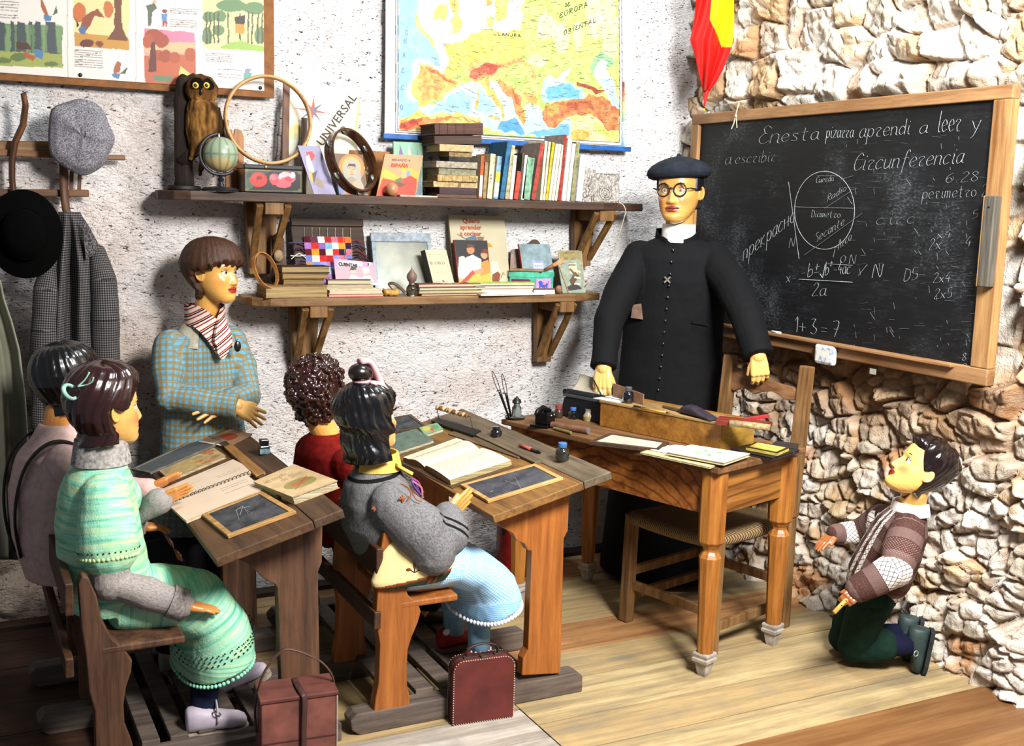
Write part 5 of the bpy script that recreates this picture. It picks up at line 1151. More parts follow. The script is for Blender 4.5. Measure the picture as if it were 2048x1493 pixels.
# ---------------------------------------------------------------- blackboard
XB_=3.035
def BP(a,b,x=XB_): return at(a,b,x=x)
def blackboard():
    fw=wood('#9a744e','#7f5b3a','y',.8,.5,'#5f3b20',wear=.15); fz=wood('#a78152','#8b663f','z',.8,.5,'#66411f',wear=.15)
    tl,tr,br=BP(1390,225),BP(2032,170),BP(1972,772); y1,y0=tl.y,tr.y-.004; z1=2.012; z0=br.z
    t=thing('blackboard','large wood-framed blackboard covered in chalk writing on the stone wall','blackboard',(3.07,(y0+y1)/2,z0))
    bi,ti=BP(1946,733),BP(1998,200); zi0,zi1=bi.z,ti.z; yi=bi.y; wl=.052
    s=NT('slate_paint'); v=s.coord(); n=s.noise(s.coord((1,1.2,9)),9,5,.7,.6); n2=s.noise(v,3.2,3,.6); n3=s.noise(s.coord((1,1,2.4)),60,3,.75)
    col=s.ramp(s.math('MULTIPLY',n,n2),[(.22,'#0c0d0f'),(.42,'#1f2124')]); col=s.mix(s.math('MULTIPLY',s.ramp(s.math('MULTIPLY',n3,n2),[(.30,0.0),(.42,1.0)]),.30),col,'#6d7276')
    put('board_panel',MB().box((XB_,y0+.03,z0+.03),(XB_+.018,y1-.03,z1-.03)),s.fin(col,.6,.25),t)
    fx0,fx1=XB_-.016,XB_+.022
    put('top_rail',MB().box((fx0,y0,zi1),(fx1,y1,z1)),fw,t,bevel=.004); put('bottom_rail',MB().box((fx0,y0,z0),(fx1,y1,zi0)),fw,t,bevel=.004)
    put('side_rail',MB().box((fx0,y0,zi0),(fx1,yi,zi1)),fz,t,bevel=.004); put('side_rail',MB().box((fx0,y1-wl,zi0),(fx1,y1,zi1)),fz,t,bevel=.004)
    put('chalk_ledge',MB().box((fx0-.022,yi+.06,zi0-.012),(fx0,y1-.06,zi0)),fw,t,bevel=.003)
    put('wall_batten',MB().box((fx1,y0+.2,z0+.1),(3.062,y0+.26,z1-.1)).box((fx1,y1-.30,z0+.1),(3.062,y1-.24,z1-.1)),fz,t)
    # chalk: strokes as they stand on the board
    st=[]; words=[]
    def wr(txt,x0,y0,x1,y1,h,slant=.15,adv=5.6):
        """text from baseline start to baseline end, h = height of a tall letter (all photo positions on the board)"""
        ss,L=strokes(txt,adv,slant); dx,dy=(x1-x0)/L,(y1-y0)/L; k=h/9.0
        words.append([([(x0+a*dx,y0+a*dy-b*k) for a,b in smooth2(p)],1.0 if h>24 else .62) for p in ss])
    wr('En',1517,288,1562,286,34,.25); wr('esta',1562,284,1640,279,28); wr('pizarra',1652,276,1708,275,26,.2); wr('aprendi',1718,276,1822,268,31,.2)
    wr('a',1838,268,1858,266,28); wr('leer',1875,264,1924,262,42,.2); wr('y',1942,262,1966,260,36)
    wr('a',1450,330,1464,328,24,.15); wr('escribir',1470,328,1552,322,22,.2)
    wr('Circunferencia',1706,342,1928,326,34,.35)
    wr('прекрасно',1486,522,1592,440,34,.1)
    wr('Diametro',1622,434,1682,436,14); wr('Radio',1654,404,1694,380,13); wr('Cuerda',1632,366,1668,362,12); wr('Secante',1630,486,1690,448,18); wr('Arco',1676,500,1704,478,18); wr('T',1660,516,1676,515,20); wr('O',1680,526,1692,526,15); wr('N',1698,528,1712,528,18); wr('N',1578,496,1590,492,18)
    wr('x=',1572,566,1594,562,22); wr('-b±',1602,556,1640,550,26); wr('b²-4ac',1650,550,1702,548,26); st.append(([(1640,548),(1645,556),(1651,528),(1704,531)],1.2)); st.append(([(1598,559),(1704,565)],2.2)); wr('2a',1624,592,1654,592,26)
    wr('1+3=7',1588,664,1686,676,30,.05,7); 
    wr('perimetro 2',1844,398,1976,392,24,.15); wr('6.28',1890,366,1960,362,20); wr('x4',1874,478,1904,474,16); wr('2x',1858,500,1884,498,22); wr('4',1930,494,1944,492,20); wr('5',1944,438,1958,436,16); wr('2x4',1866,566,1902,564,20); wr('D5',1806,562,1838,560,24); wr('2x5',1868,598,1906,596,20); wr('N',1744,556,1766,554,26); wr('circ.',1752,450,1850,446,24,.1,7); wr('8',1924,722,1934,722,16); wr('0',1926,733,1934,733,10)
    cx,cy,rx,ry=1649,421,60,78
    pts=[(cx+rx*math.cos(2*PI*k/60)+.12*(0),cy+ry*math.sin(2*PI*k/60)) for k in range(61)]; st.append((pts,1.1))
    for p in ([(1588,414),(1706,417)],[(1649,417),(1700,384)],[(1634,352),(1676,352)],[(1608,511),(1724,427)],[(1577,364),(1598,518)],[(1680,180+180),(1706,352)],[(1716,552),(1734,530)]): st.append((p,.9))
    m=MB(); faint=MB()
    chalk=flat('#94989b',.95,.1,amt=.3,scale=200)
    for wd in words:
        m=MB()
        for p,w in wd: m.tube([BP(a,b,XB_-.0012) for a,b in p],.00115*w,5,flat=.5)
        put('chalk_word',m,chalk,t)
    for p,w in st: put('chalk_line',MB().tube([BP(a,b,XB_-.0012) for a,b in p],.00135*w,5,flat=.5),chalk,t)
    r=random.Random(4)
    for k in range(150):
        a=r.uniform(1690,1960); b=r.uniform(270,700); L=r.uniform(5,26); an=r.choice((0,.1,1.5,1.2,-.3))
        faint.tube([BP(a,b,XB_-.0008),BP(a+L*math.cos(an),b+L*math.sin(an)*.6,XB_-.0008)],.0006,4,flat=.4)
    put('chalk_marks',faint,flat('#7f8486',.95,.1),t,kind='stuff')
    sm=MB()
    o=put('string',MB().tube([BP(1478,206,3.0),BP(1475,216,2.995),BP(1471,232,3.0),BP(1468,246,3.005),BP(1463,258,3.008)],.0028,6).tube([BP(1472,232,3.0),BP(1474,256,3.008)],.002,6).ell(BP(1472,232,2.999),.006,8,6),flat('#cbbca0',.9,.1),t)
    q0,q1=BP(2001,392,3.0),BP(1972,574,3.0)
    e=thing('pointer_strip','grey weathered wooden strip fixed upright on the blackboard right frame','wooden strip',(3.0,q1.y,q1.z))
    put('strip',MB().box((2.985,q1.y-.016,q1.z),(3.018,q1.y+.024,q0.z)),wood('#5c564b','#444038','z',1,.7,'#2a2722'),e,bevel=.003); put('edge_strip',MB().box((2.988,q1.y+.025,q1.z),(3.016,q1.y+.030,q0.z)),fz,e); put('nail',MB().ell((2.985,q1.y+.004,q0.z-.035),.004,8,6),flat('#111111',.5),e)
    zc=zi0; a=BP(1537,711,3.0)
    ch=put('chalk_stick',MB().tube([V((fx0-.010,a.y,zc+.0045)),V((fx0-.010,a.y-.055,zc+.0045))],.0045,10),flat('#e8e8e6',.9,.1),None,True,label='white chalk stick lying on the blackboard ledge',cat='chalk')
    b0=BP(1643,712,2.985)
    cl=MB().cbox((fx0-.014,b0.y,b0.z+.004),(.026,.105,.078))
    t2=NT('spotted_cloth'); n=t2.noise(t2.coord(),45,3); col=t2.ramp(n,[(.35,'#7f93a8'),(.48,'#c9c9c4'),(.62,'#d6d3cb'),(.75,'#b9b98e')]); put('chalk_duster',cl,t2.fin(col,.9,.1),None,bevel=.012,label='pale spotted cloth chalk duster hung over the blackboard bottom rail',cat='duster')
    b1=BP(1735,744,2.99); put('tape_scrap',MB().cbox((fx0-.003,b1.y,b1.z),(.004,.028,.020)),flat('#8f8d82',.5,.3),t)
blackboard()
# ---------------------------------------------------------------- flag
def flag():
    t=thing('flag','red and yellow flag hanging folded in the wall corner above blackboard','flag',at(1420,215,y=4.02))
    prof=[(-60,1392,1478,0),(0,1392,1468,0),(40,1388,1468,1),(80,1380,1466,2),(110,1390,1458,3),(140,1396,1446,4),(165,1402,1432,5),(182,1406,1420,6)]
    nu,nv=70,60; P=np.zeros((nv,nu,3)); C=np.zeros((nv,nu,3)); ys=[p[0] for p in prof]
    for i in range(nv):
        py=-60+242*i/(nv-1); a=np.interp(py,ys,[p[1] for p in prof]); b=np.interp(py,ys,[p[2] for p in prof])
        for j in range(nu):
            u=j/(nu-1); px=a+(b-a)*u; d=.022*math.sin(u*9+py*.012)+.012*math.sin(u*17+py*.03)
            w=at(px,py,y=4.02+d); P[i,j]=w
            yel=(u>.40+.0*py) and py<95 and (px>1404+(py)*.42)
            C[i,j]=(.90,.72,.04) if yel else (.72,.07,.05)
    me=gridmesh(P,'flag_cloth'); setcol(me,lin_np(C.reshape(-1,3))); o=put('flag_cloth',me,painted(.7,.2),t,smooth=True)
    s=o.modifiers.new('thick','SOLIDIFY'); s.thickness=.002
    m=MB(); 
    for k in range(5): m.tube(cat_curve([at(1408+k*2.5,180,y=4.01+.004*k),at(1409+k*1.2,195,y=4.01),at(1409,212,y=4.01)],4),.003,6)
    put('tassel',m,flat('#b01a10',.7),t,smooth=True); put('tassel_bead',MB().ell(at(1408,220,y=4.01),.006,10,8),flat('#d8b020',.5),t,smooth=True)
flag()
# ---------------------------------------------------------------- map of Europe
def europe_map():
    yp=4.345; tl,tr_=at(768,0,y=yp),at(1257,0,y=yp); bl,br=at(769,268,y=yp),at(1257,294,y=yp)
    x0,x1=bl.x,br.x; z0=(bl.z+br.z)/2; z1=2.66
    t=thing('wall_map','large colour school map of Europe hanging on the white wall','map',((x0+x1)/2,yp,z0))
    W_,H_=x1-x0,z1-z0; cv=Canvas(640,int(640*H_/W_),'#e9e4dc')
    def q(pts): 
        o=[]
        for a,b in pts: w=at(740+a/3.555,b/3.555,y=yp); o.append(((w.x-x0)/W_,(w.z-z0)/H_))
        return o
    def P(pts,c,op=1): cv.poly(q(pts),c,op)
    cv.warp(0,1); T_=-420
    P([(205,T_),(1765,T_),(1765,1008),(205,922)],'#a9cf5c')
    cv.warp(.030,34,2)
    P([(520,310),(760,220),(1060,215),(1110,300),(1080,420),(960,480),(700,460),(560,560),(530,480)],'#dfcf4c')
    P([(1100,T_),(1765,T_),(1765,780),(1500,640),(1250,540),(1150,380),(1080,210)],'#aed25c')
    for c in ((1250,180,70,90),(1360,270,60,110),(1480,250,40,90),(1190,430,70,50),(1700,200,60,260),(1600,120,60,160)): 
        e=[(c[0]+c[2]*math.cos(k/8*PI),c[1]+c[3]*math.sin(k/8*PI)) for k in range(16)]; P(e,'#ddc79a',.75)
    P([(205,T_),(340,T_),(330,130),(320,200),(420,290),(480,370),(545,400),(545,480),(525,530),(380,430),(335,450),(320,540),(285,590),(280,650),(335,720),(350,760),(290,810),(205,830)],'#7db2e6')
    P([(330,T_),(340,180),(440,270),(480,370),(500,460),(480,490),(530,520),(560,470),(555,400),(510,320),(590,320),(700,265),(760,220),(860,215),(825,200),(820,130),(850,95),(880,150),(870,210),(960,230),(1060,210),(1080,110),(1160,T_)],'#f0e6df')
    P([(330,420),(300,480),(300,570),(262,600),(262,660),(300,720),(335,720),(290,650),(290,590),(330,540),(345,450),(520,530),(500,480),(400,420)],'#e4dede')
    P([(470,60),(540,30),(550,110),(510,150),(450,130)],'#d9c94c'); P([(560,-60),(630,-60),(620,50),(640,120),(665,170),(640,230),(560,240),(590,200),(560,160),(590,120),(570,60)],'#d8cb4a'); P([(580,-40),(615,-40),(610,60),(590,110)],'#e0a03c')
    P([(800,T_),(860,T_),(870,30),(830,40)],'#d9933c'); P([(900,T_),(1010,T_),(990,60),(960,140),(910,170),(890,100)],'#c7cf52')
    P([(345,450),(420,450),(620,580),(560,640),(500,680),(420,740),(350,730),(340,650),(320,600),(340,540)],'#e8a048'); P([(290,590),(335,560),(345,700),(300,650)],'#c9cc55'); P([(380,470),(450,480),(560,560),(620,590),(560,580),(430,510)],'#c8692f'); P([(370,600),(520,620),(500,660),(400,640)],'#d88540')
    P([(350,750),(440,745),(500,720),(570,650),(640,580),(720,590),(770,580),(830,660),(900,740),(935,780),(930,830),(945,840),(960,790),(945,740),(890,670),(850,590),(850,545),(900,570),(960,650),(1020,720),(1050,810),(1085,890),(1110,850),(1095,780),(1120,740),(1190,745),(1220,790),(1260,850),(1270,900),(1350,890),(1430,840),(1440,960),(1400,980),(1150,970),(930,945),(800,900),(790,830),(640,800),(430,820),(365,790)],'#9cc6ee')
    P([(640,640),(700,680),(720,790),(600,800),(430,800),(480,750)],'#7fb4ea'); P([(920,850),(1040,830),(1100,950),(920,930)],'#3f8fe0'); P([(1120,950),(1260,910),(1420,880),(1425,960),(1200,970)],'#58a0e6'); P([(780,640),(840,680),(900,780),(880,800),(760,780)],'#86b9ec'); P([(860,560),(900,590),(960,670),(1010,740),(990,740),(900,650)],'#e6eef4')
    P([(690,470),(760,440),(960,450),(1090,400),(1170,470),(1180,580),(1090,590),(1150,560),(1130,470),(1060,440),(960,500),(860,530),(740,580),(700,560)],'#e29a50'); P([(715,500),(760,470),(850,460),(960,480),(880,520),(790,520),(740,570),(710,560)],'#c44f36')
    P([(800,570),(840,560),(900,690),(945,750),(955,790),(940,830),(925,780),(860,700)],'#d9a24a'); P([(765,620),(785,620),(775,690),(765,690)],'#d8b04c'); P([(745,700),(775,700),(770,770),(745,760)],'#d29c44'); P([(840,830),(920,825),(910,860),(860,850)],'#d4a24a')
    P([(900,550),(1000,600),(1070,680),(1090,800),(1105,860),(1085,885),(1050,800),(1000,700),(930,620)],'#d4843e'); P([(990,620),(1050,670),(1070,760),(1040,740)],'#b95530'); P([(1090,650),(1180,660),(1200,720),(1120,735),(1090,700)],'#cf9a48')
    P([(1215,680),(1230,610),(1260,540),(1340,555),(1420,590),(1500,620),(1525,680),(1470,708),(1380,690),(1300,715),(1240,725)],'#8cc2ea'); P([(1250,640),(1320,600),(1420,600),(1490,640),(1480,690),(1380,680),(1260,700)],'#57a4e0'); P([(1240,570),(1340,545),(1430,490),(1410,545),(1360,570),(1270,620)],'#d4e6f0')
    P([(1215,790),(1300,720),(1400,700),(1520,690),(1600,670),(1765,770),(1765,930),(1680,920),(1600,820),(1440,830),(1340,890),(1280,900),(1230,850)],'#c0703a'); P([(1260,740),(1350,730),(1340,800),(1260,820)],'#b9913c'); P([(1400,720),(1560,720),(1600,780),(1420,790)],'#a8502c'); P([(1465,585),(1540,590),(1680,655),(1640,665),(1520,630)],'#9a3f2a')
    P([(1440,850),(1600,830),(1680,920),(1765,940),(1765,1005),(1440,985)],'#e6cf86'); P([(1580,870),(1700,930),(1765,940),(1765,1005),(1620,960)],'#b5d650'); P([(1450,920),(1560,930),(1560,990),(1440,985)],'#e0a23f')
    P([(1560,490),(1580,410),(1640,370),(1720,400),(1740,450),(1690,480),(1640,430),(1600,520)],'#7fae84'); P([(1600,490),(1640,420),(1690,420),(1680,490),(1720,570),(1740,640),(1765,760),(1710,750),(1670,680),(1640,600),(1590,540)],'#dfe9f0'); P([(1640,560),(1690,560),(1750,700),(1755,750),(1710,740)],'#93c4ea')
    P([(205,845),(350,800),(430,835),(640,825),(790,860),(800,925),(205,922)],'#d9702f'); P([(205,870),(380,840),(350,900),(205,915)],'#b83f22'); P([(480,860),(640,830),(780,870),(780,910),(600,910)],'#b9a84e'); P([(360,780),(430,825),(350,850),(230,850),(300,810)],'#c6c04e')
    cv.warp(0,1)
    rel=np.stack([cv.X*70,cv.Y*70*cv.h/cv.w,0*cv.X],-1); rl=(vnoise(rel,1,4,77,.65)-.5)[...,None]; ld=(cv.a[...,0]>cv.a[...,2])[...,None]; cv.a=np.clip(cv.a+ld*rl*np.array([.42,.50,.30])+(~ld)*rl*np.array([.22,.12,.03]),0,1)
    # place names and rivers, too small to read
    r=random.Random(8)
    for k in range(900):
        a=r.uniform(430,1740); b=r.uniform(-300,960)
        if b>900 and a<1440: continue
        L=r.uniform(14,46); s=r.uniform(.25,.5) if a<760 else r.uniform(-.35,.35)
        cv.line(q([(a,b),(a+L,b+L*s)]),.0020,'#4a4038' if r.random()<.6 else '#7a8c7a',.75)
    for txt,a,b,c,d,h in (('EUROPA',1350,130,1560,40,34),('ORIENTAL',1380,250,1620,150,30),('LLANURA',880,250,1080,265,20),('DE',1390,50,1430,40,26)):
        ss,L=strokes(txt,6.4,0)
        for p in ss: cv.line(q([(a+(c-a)*u/L,b+(d-b)*u/L-v*h/9) for u,v in p]),.003,'#2d2a24')
    for txt,a,b,h in (('O',215,780,34),('C',220,640,34),('E',222,520,34),('A',232,410,34),('N',240,310,34),('O',250,250,34)):
        ss,L=strokes(txt,6,0)
        for p in ss: cv.line(q([(a+u*4,b-v*h/9) for u,v in p]),.0026,'#54759c')
    for pts in ([(182,T_),(182,940),(1788,1036),(1788,T_)],[(198,T_),(198,926),(1770,1014),(1770,T_)]): cv.line(q(pts),.0035,'#4a4644')
    for i,c in enumerate(('#8a3a2a','#a04a30','#b8603a','#cf8446','#e0b05a','#dcd070','#8cc06a','#7ab080','#e8f0f4','#b8dcf2','#98c8ea','#78b2e4','#58a0dc')):
        y=580+i*36; P([(1790,y),(1806,y),(1806,y+36),(1790,y+36)],c); cv.line(q([(1812,y+18),(1818,y+18)]),.003,'#3a3632')
    cv.a=(cv.a*.80+cv.a.mean(2,keepdims=True)*.20)*np.array([.90,.885,.87])
    sheet('map_sheet',cv,(x0,yp,z0),(W_,0,0),(0,0,H_),t,painted(.55,.25),bend=lambda U,W2:np.stack([0*U,-.004*np.sin(U*7)-.003*np.sin(W2*5),0*U],-1))
    b0,b1=at(768,272,y=yp-.01),at(1261,299,y=yp-.01); put('bottom_rail',MB().bar(b0+V((-.004,0,0)),b1,.014,.022),flat('#1d4f8c',.5,.3),t,bevel=.003)
europe_map()
# ---------------------------------------------------------------- story poster
def poster():
    yp=4.335; bl,br=at(0,166,y=yp),at(549,197,y=yp); x0,x1=-.30,br.x; z0=br.z; z1=2.62
    t=thing('story_poster','brown-framed poster of illustrated story panels at top left of wall','poster',((x0+x1)/2,yp,z0))
    put('backing_board',MB().box((x0,yp,z0),(x1,yp+.018,z1)),flat('#7a4f2a',.7,.2,amt=.15),t,bevel=.002)
    s1=at(528,182,y=yp); sx0,sx1,sz0,sz1=-.26,s1.x,s1.z,z1-.05; W_,H_=sx1-sx0,sz1-sz0
    cv=Canvas(520,int(520*H_/W_),'#e6ddd3')
    q=lambda pts:[((w.x-sx0)/W_,(w.z-sz0)/H_) for w in (at(a/3.555,b/3.555,y=yp) for a,b in pts)]
    P=lambda pts,c,op=1: cv.poly(q(pts),c,op)
    def E(c,r,col,op=1): P([(c[0]+r[0]*math.cos(k/9*PI),c[1]+r[1]*math.sin(k/9*PI)) for k in range(18)],col,op)
    for x in (475,960,1440): cv.line(q([(x,-500),(x+6,600)]),.002,'#b9ada2')
    cv.warp(.006,60,3)
    # forest at night
    P([(-400,148),(442,185),(442,482),(-400,450)],'#5f7a52'); 
    for x,w in ((-200,60),(10,45),(150,55),(270,40),(360,70),(90,25),(215,25)): P([(x-w/2,150),(x+w/2,160),(x+w*.6,400),(x-w*.6,395)],'#3f4a4e')
    for x in (60,205,320,420): P([(x-22,170),(x+20,180),(x+14,370),(x-16,365)],'#86a46a',.6)
    P([(-400,345),(440,380),(440,482),(-400,450)],'#9aa24e'); 
    for c in ((20,430,60,22),(360,455,50,18),(130,405,60,30)): E(c[:2],c[2:],'#5d7038')
    P([(110,300),(190,300),(230,345),(180,352),(120,345)],'#4a2a18'); P([(160,360),(260,400),(240,430),(180,410)],'#a2562a'); P([(240,350),(310,360),(300,420),(250,400)],'#4f78a0')
    # autumn wood
    P([(520,-60),(915,-60),(915,355),(530,328)],'#e3cf92'); P([(525,230),(915,270),(915,355),(530,328)],'#c08a34'); E((565,90),(50,70),'#c2662a'); E((770,70),(36,60),'#c2662a'); P([(800,-60),(880,-60),(860,80),(870,200),(910,290),(760,280),(810,210),(815,80)],'#6b3a1e'); E((615,310),(50,30),'#5f2a18'); E((705,312),(30,20),'#7a3a20'); P([(590,130),(650,80),(690,60),(740,130),(670,110),(640,190),(600,230),(560,220)],'#8a4322'); P([(525,110),(560,180),(545,200)],'#1e1a14'); E((585,215),(26,30),'#4a6a92')
    # red sunset
    P([(1022,200),(1385,232),(1388,530),(1240,610),(1028,604)],'#e88f8c'); P([(1022,205),(1385,232),(1385,300),(1022,290)],'#d9649a',.55); P([(1022,390),(1388,390),(1388,612),(1028,604)],'#b85a38'); P([(1030,300),(1380,300),(1380,380),(1030,370)],'#eeb878',.7)
    for c in ((1090,260,70,55),(1150,290,50,50),(1050,290,40,50),(1120,390,40,40),(1170,400,50,45),(1240,410,40,40),(1350,390,40,50)): E(c[:2],c[2:],'#9a4022' if c[2]>45 else '#a84c2a')
    P([(1070,300),(1100,300),(1110,510),(1050,510)],'#5a2418'); P([(1280,470),(1350,520),(1330,580),(1240,610),(1270,540)],'#e8cf6a'); P([(1080,535),(1220,540),(1215,575),(1095,572)],'#5f7a5a')
    # pine wood
    P([(1435,-60),(1880,-60),(1880,368),(1440,342)],'#d9dc8e')
    for c in ((1480,120,46,40),(1560,115,46,40),(1640,40,110,46),(1800,60,80,44),(1550,215,40,40),(1850,250,44,60),(1470,250,40,60)): E(c[:2],c[2:],'#5f7f52')
    for x in (1465,1490,1520,1550,1620,1700,1760,1790,1830,1860): P([(x-6,90),(x+5,90),(x+6,310),(x-6,310)],'#4f4a38')
    P([(1570,330),(1640,300),(1700,290),(1880,330),(1880,368),(1560,345)],'#8fb04c'); P([(1665,120),(1735,110),(1735,235),(1670,240)],'#d9862a'); P([(1665,120),(1735,110),(1735,175),(1668,170)],'#2e2620')
    # small standing figures
    P([(1040,40),(1100,20),(1120,60),(1080,90),(1075,185),(1045,185),(1050,100)],'#4f5a44'); E((1098,14),(16,14),'#d8a080'); P([(1145,100),(1185,95),(1185,150),(1148,150)],'#4f82b4'); E((1166,80),(18,16),'#7a3a1e'); P([(1150,150),(1185,150),(1186,195),(1176,195),(1168,165),(1158,195),(1148,195)],'#a83a2a')
    P([(285,-30),(330,60),(350,110),(320,110),(290,40)],'#a2562a'); P([(310,110),(370,115),(360,150),(320,145)],'#4f78a0'); P([(370,110),(395,40),(405,90)],'#3f5a3a')
    P([(830,430),(860,450),(850,510),(810,520),(805,490)],'#a2562a'); P([(790,520),(855,520),(845,560),(800,545)],'#4f78a0'); P([(850,520),(905,470),(890,520)],'#3f5a3a'); P([(1730,520),(1790,520),(1770,580),(1730,570)],'#5f9a92'); P([(1735,490),(1780,490),(1770,525),(1740,520)],'#7a8c98')
    cv.warp(0,1)
    def T_(x0_,x1_,ys,seed=1):
        r=random.Random(seed)
        for y in ys:
            x=x0_
            while x<x1_:
                e=min(x1_,x+r.uniform(10,34)); cv.line(q([(x,y+(x-x0_)*.05),(e,y+(e-x0_)*.05)]),.0022,'#6a625c',.8); x=e+8
    T_(-200,130,(-40,-20,0,20,40,62,95,112),1); T_(530,730,(355,370,385,400,422,438,455,470),2); T_(1205,1400,(62,76,90,140,155,170,185),3); T_(1460,1650,(378,392,406,420,432),4); T_(1545,1720,(490,525,545),5)
    cv.a*=.86
    sheet('printed_sheet',cv,(sx0,yp-.003,sz0),(W_,0,0),(0,0,H_),t,painted(.5,.3))
    m=MB()
    for a,b in ((572,533),(1852,625)): m.ell(at(a/3.555,b/3.555,y=yp-.006),(.007,.004,.007),10,8)
    put('pin',m,flat('#15120f',.4),t,smooth=True)
poster()
# ---------------------------------------------------------------- hats, coat and curtain
def rack_clothes():
    t=NT('grey_felt'); n=t.noise(t.coord(),230,3,.8); m=t.noise(t.coord(),40,3); t.bump(n,.5,.003); felt=t.fin(t.ramp(n,[(.36,'#3c3a3d'),(.52,'#77747a'),(.68,'#a9a6ac')]),.95,.1)
    c=at(160,272,y=4.245); h=thing('flat_cap','grey speckled felt cap hanging on the coat rack','cap',c-Z3*.11)
    mb=MB(); R=Matrix.Rotation(PI/2+.1,3,'X'); prof=[(.0,.055),(.05,.058),(.10,.050),(.125,.030),(.128,.008),(.118,-.012),(.09,-.02),(.085,-.03),(.0,-.03)]
    pr=[]; 
    for i in range(len(prof)-1):
        for k in range(4): s=k/4; pr.append((max(1e-4,prof[i][0]*(1-s)+prof[i+1][0]*s),prof[i][1]*(1-s)+prof[i+1][1]*s))
    mb.lathe(pr,c,48,R,.86,1.03); me=mb.mesh('cap_crown'); P=co_of(me); cc=np.array(c); an=np.arctan2(P[:,2]-cc[2],P[:,0]-cc[0]); P=cc+(P-cc)*(1+.035*np.cos(an*5+.6)+.02*np.cos(an*8))[:,None]; set_co(me,P+no_of(me)*((vnoise(P,10,2,7)-.5)*.03)[:,None]); put('cap_crown',me,felt,h,smooth=True)
    put('cap_button',MB().tube([c+V((.012,-.060,.012)),c+V((.015,-.064,.004)),c+V((.010,-.062,-.004))],.002,6),felt,h,smooth=True)
    bk=flat('#030303',.95,.05,amt=.3); c=at(50,468,y=4.14); h=thing('black_hat','round black felt hat hanging below the coat rack hook','hat',c-Z3*.14)
    mb=MB(); prof=[(.001,.05),(.06,.05),(.085,.035),(.09,.0),(.10,-.01),(.150,-.012),(.158,-.018),(.150,-.024),(.09,-.024),(.001,-.024)]
    mb.lathe(prof,c,48,Matrix.Rotation(PI/2-.08,3,'X'),.77,.95); put('hat_felt',mb,bk,h,smooth=True,angle=.9); put('hat_band',MB().lathe([(.0885,.004),(.0925,.004),(.0915,.026),(.0875,.026)],c,40,Matrix.Rotation(PI/2-.08,3,'X'),.77,.95,True),flat('#040404',.95,.05),h,smooth=True,angle=.8)
    # tweed jacket
    y0=4.23; J=thing('tweed_jacket','grey checked tweed jacket hanging from the coat rack','jacket',at(150,760,y=y0))
    rows=[(424,116,160),(445,112,172),(470,106,182),(520,92,202),(560,84,212),(600,78,218),(660,74,222),(720,72,226),(800,72,230),(880,74,230)]
    nu,nv=80,70; P=np.zeros((nv,nu,3)); 
    for i in range(nv):
        py=424+456*i/(nv-1); a=np.interp(py,[r[0] for r in rows],[r[1] for r in rows]); b=np.interp(py,[r[0] for r in rows],[r[2] for r in rows])
        for j in range(nu):
            u=j/(nu-1); k=min(1,(py-424)/110); d=-.055*math.sin(PI*u)*(.5+.5*k)+.030*k*math.sin(u*2*PI*2.5+.6)+.016*k*math.sin(u*2*PI*4+1+py*.004)
            P[i,j]=at(a+(b-a)*u,py,y=y0+d)
    me=gridmesh(P,'jacket_body'); U=np.zeros((nv,nu,3)); U[...,0]=P[...,2]; U[...,1]=P[...,0]*1.5; a=me.attributes.new('limb','FLOAT_VECTOR','POINT'); a.data.foreach_set('vector',U.astype(np.float32).ravel())
    o=put('jacket_body',me,cloth('tweed',mk_tweed,.95),J,smooth=True); s=o.modifiers.new('thick','SOLIDIFY'); s.thickness=.006; s.offset=1
    for nm,ctr in (('sleeve',[(196,505,4.215),(206,560,4.19),(210,640,4.18),(212,740,4.185),(212,840,4.19)]),('sleeve',[(104,520,4.215),(94,580,4.19),(90,660,4.18),(90,760,4.185),(90,850,4.19)])):
        p=[at(x,y,y=d) for x,y,d in ctr]; mb=MB(); limb(mb,p,[.030,.046,.050,.048,.046],18); me=fuse(mb,.006,3); limbuv(me,[(p,.05,(0,-1,0))]); wrinkle(me,.006,11,4); put(nm,me,cloth('tweed',mk_tweed,.95),J,smooth=True)
    put('lapel',MB().prism([(165,438),(178,452),(199,492),(194,498),(188,508),(172,520),(168,480)],0,.008,lambda u,v,q:at(u,v,y=4.165+.02*(u-165)/34-q)),cloth('tweed2',lambda t,u,v,k:(t.ramp(t.noise(t.coord(),180,2),[(.4,'#1d1b1d'),(.6,'#5f5a5b')]),None)),J)
    # hanging cloth at the far left
    C=thing('hanging_cloth','pale grey-green hanging cloth at the far left edge','curtain',(-.02,4.0,.5))
    nu,nv=60,50; P=np.zeros((nv,nu,3))
    for i in range(nv):
        py=560+560*i/(nv-1); b=np.interp(py,[560,600,640,700,800,900,1000,1060,1120],[2,10,24,40,52,58,62,66,68])
        for j in range(nu):
            u=j/(nu-1); P[i,j]=at(-150+(b+150)*u,py,y=3.92+.02*math.sin(u*24)+.012*math.sin(u*41+1)+.00015*(py-560)*math.sin(u*9))
    o=put('cloth',gridmesh(P),flat('#7d7d6c',.9,.1,amt=.12,scale=8),C,smooth=True); s=o.modifiers.new('thick','SOLIDIFY'); s.thickness=.004
rack_clothes()
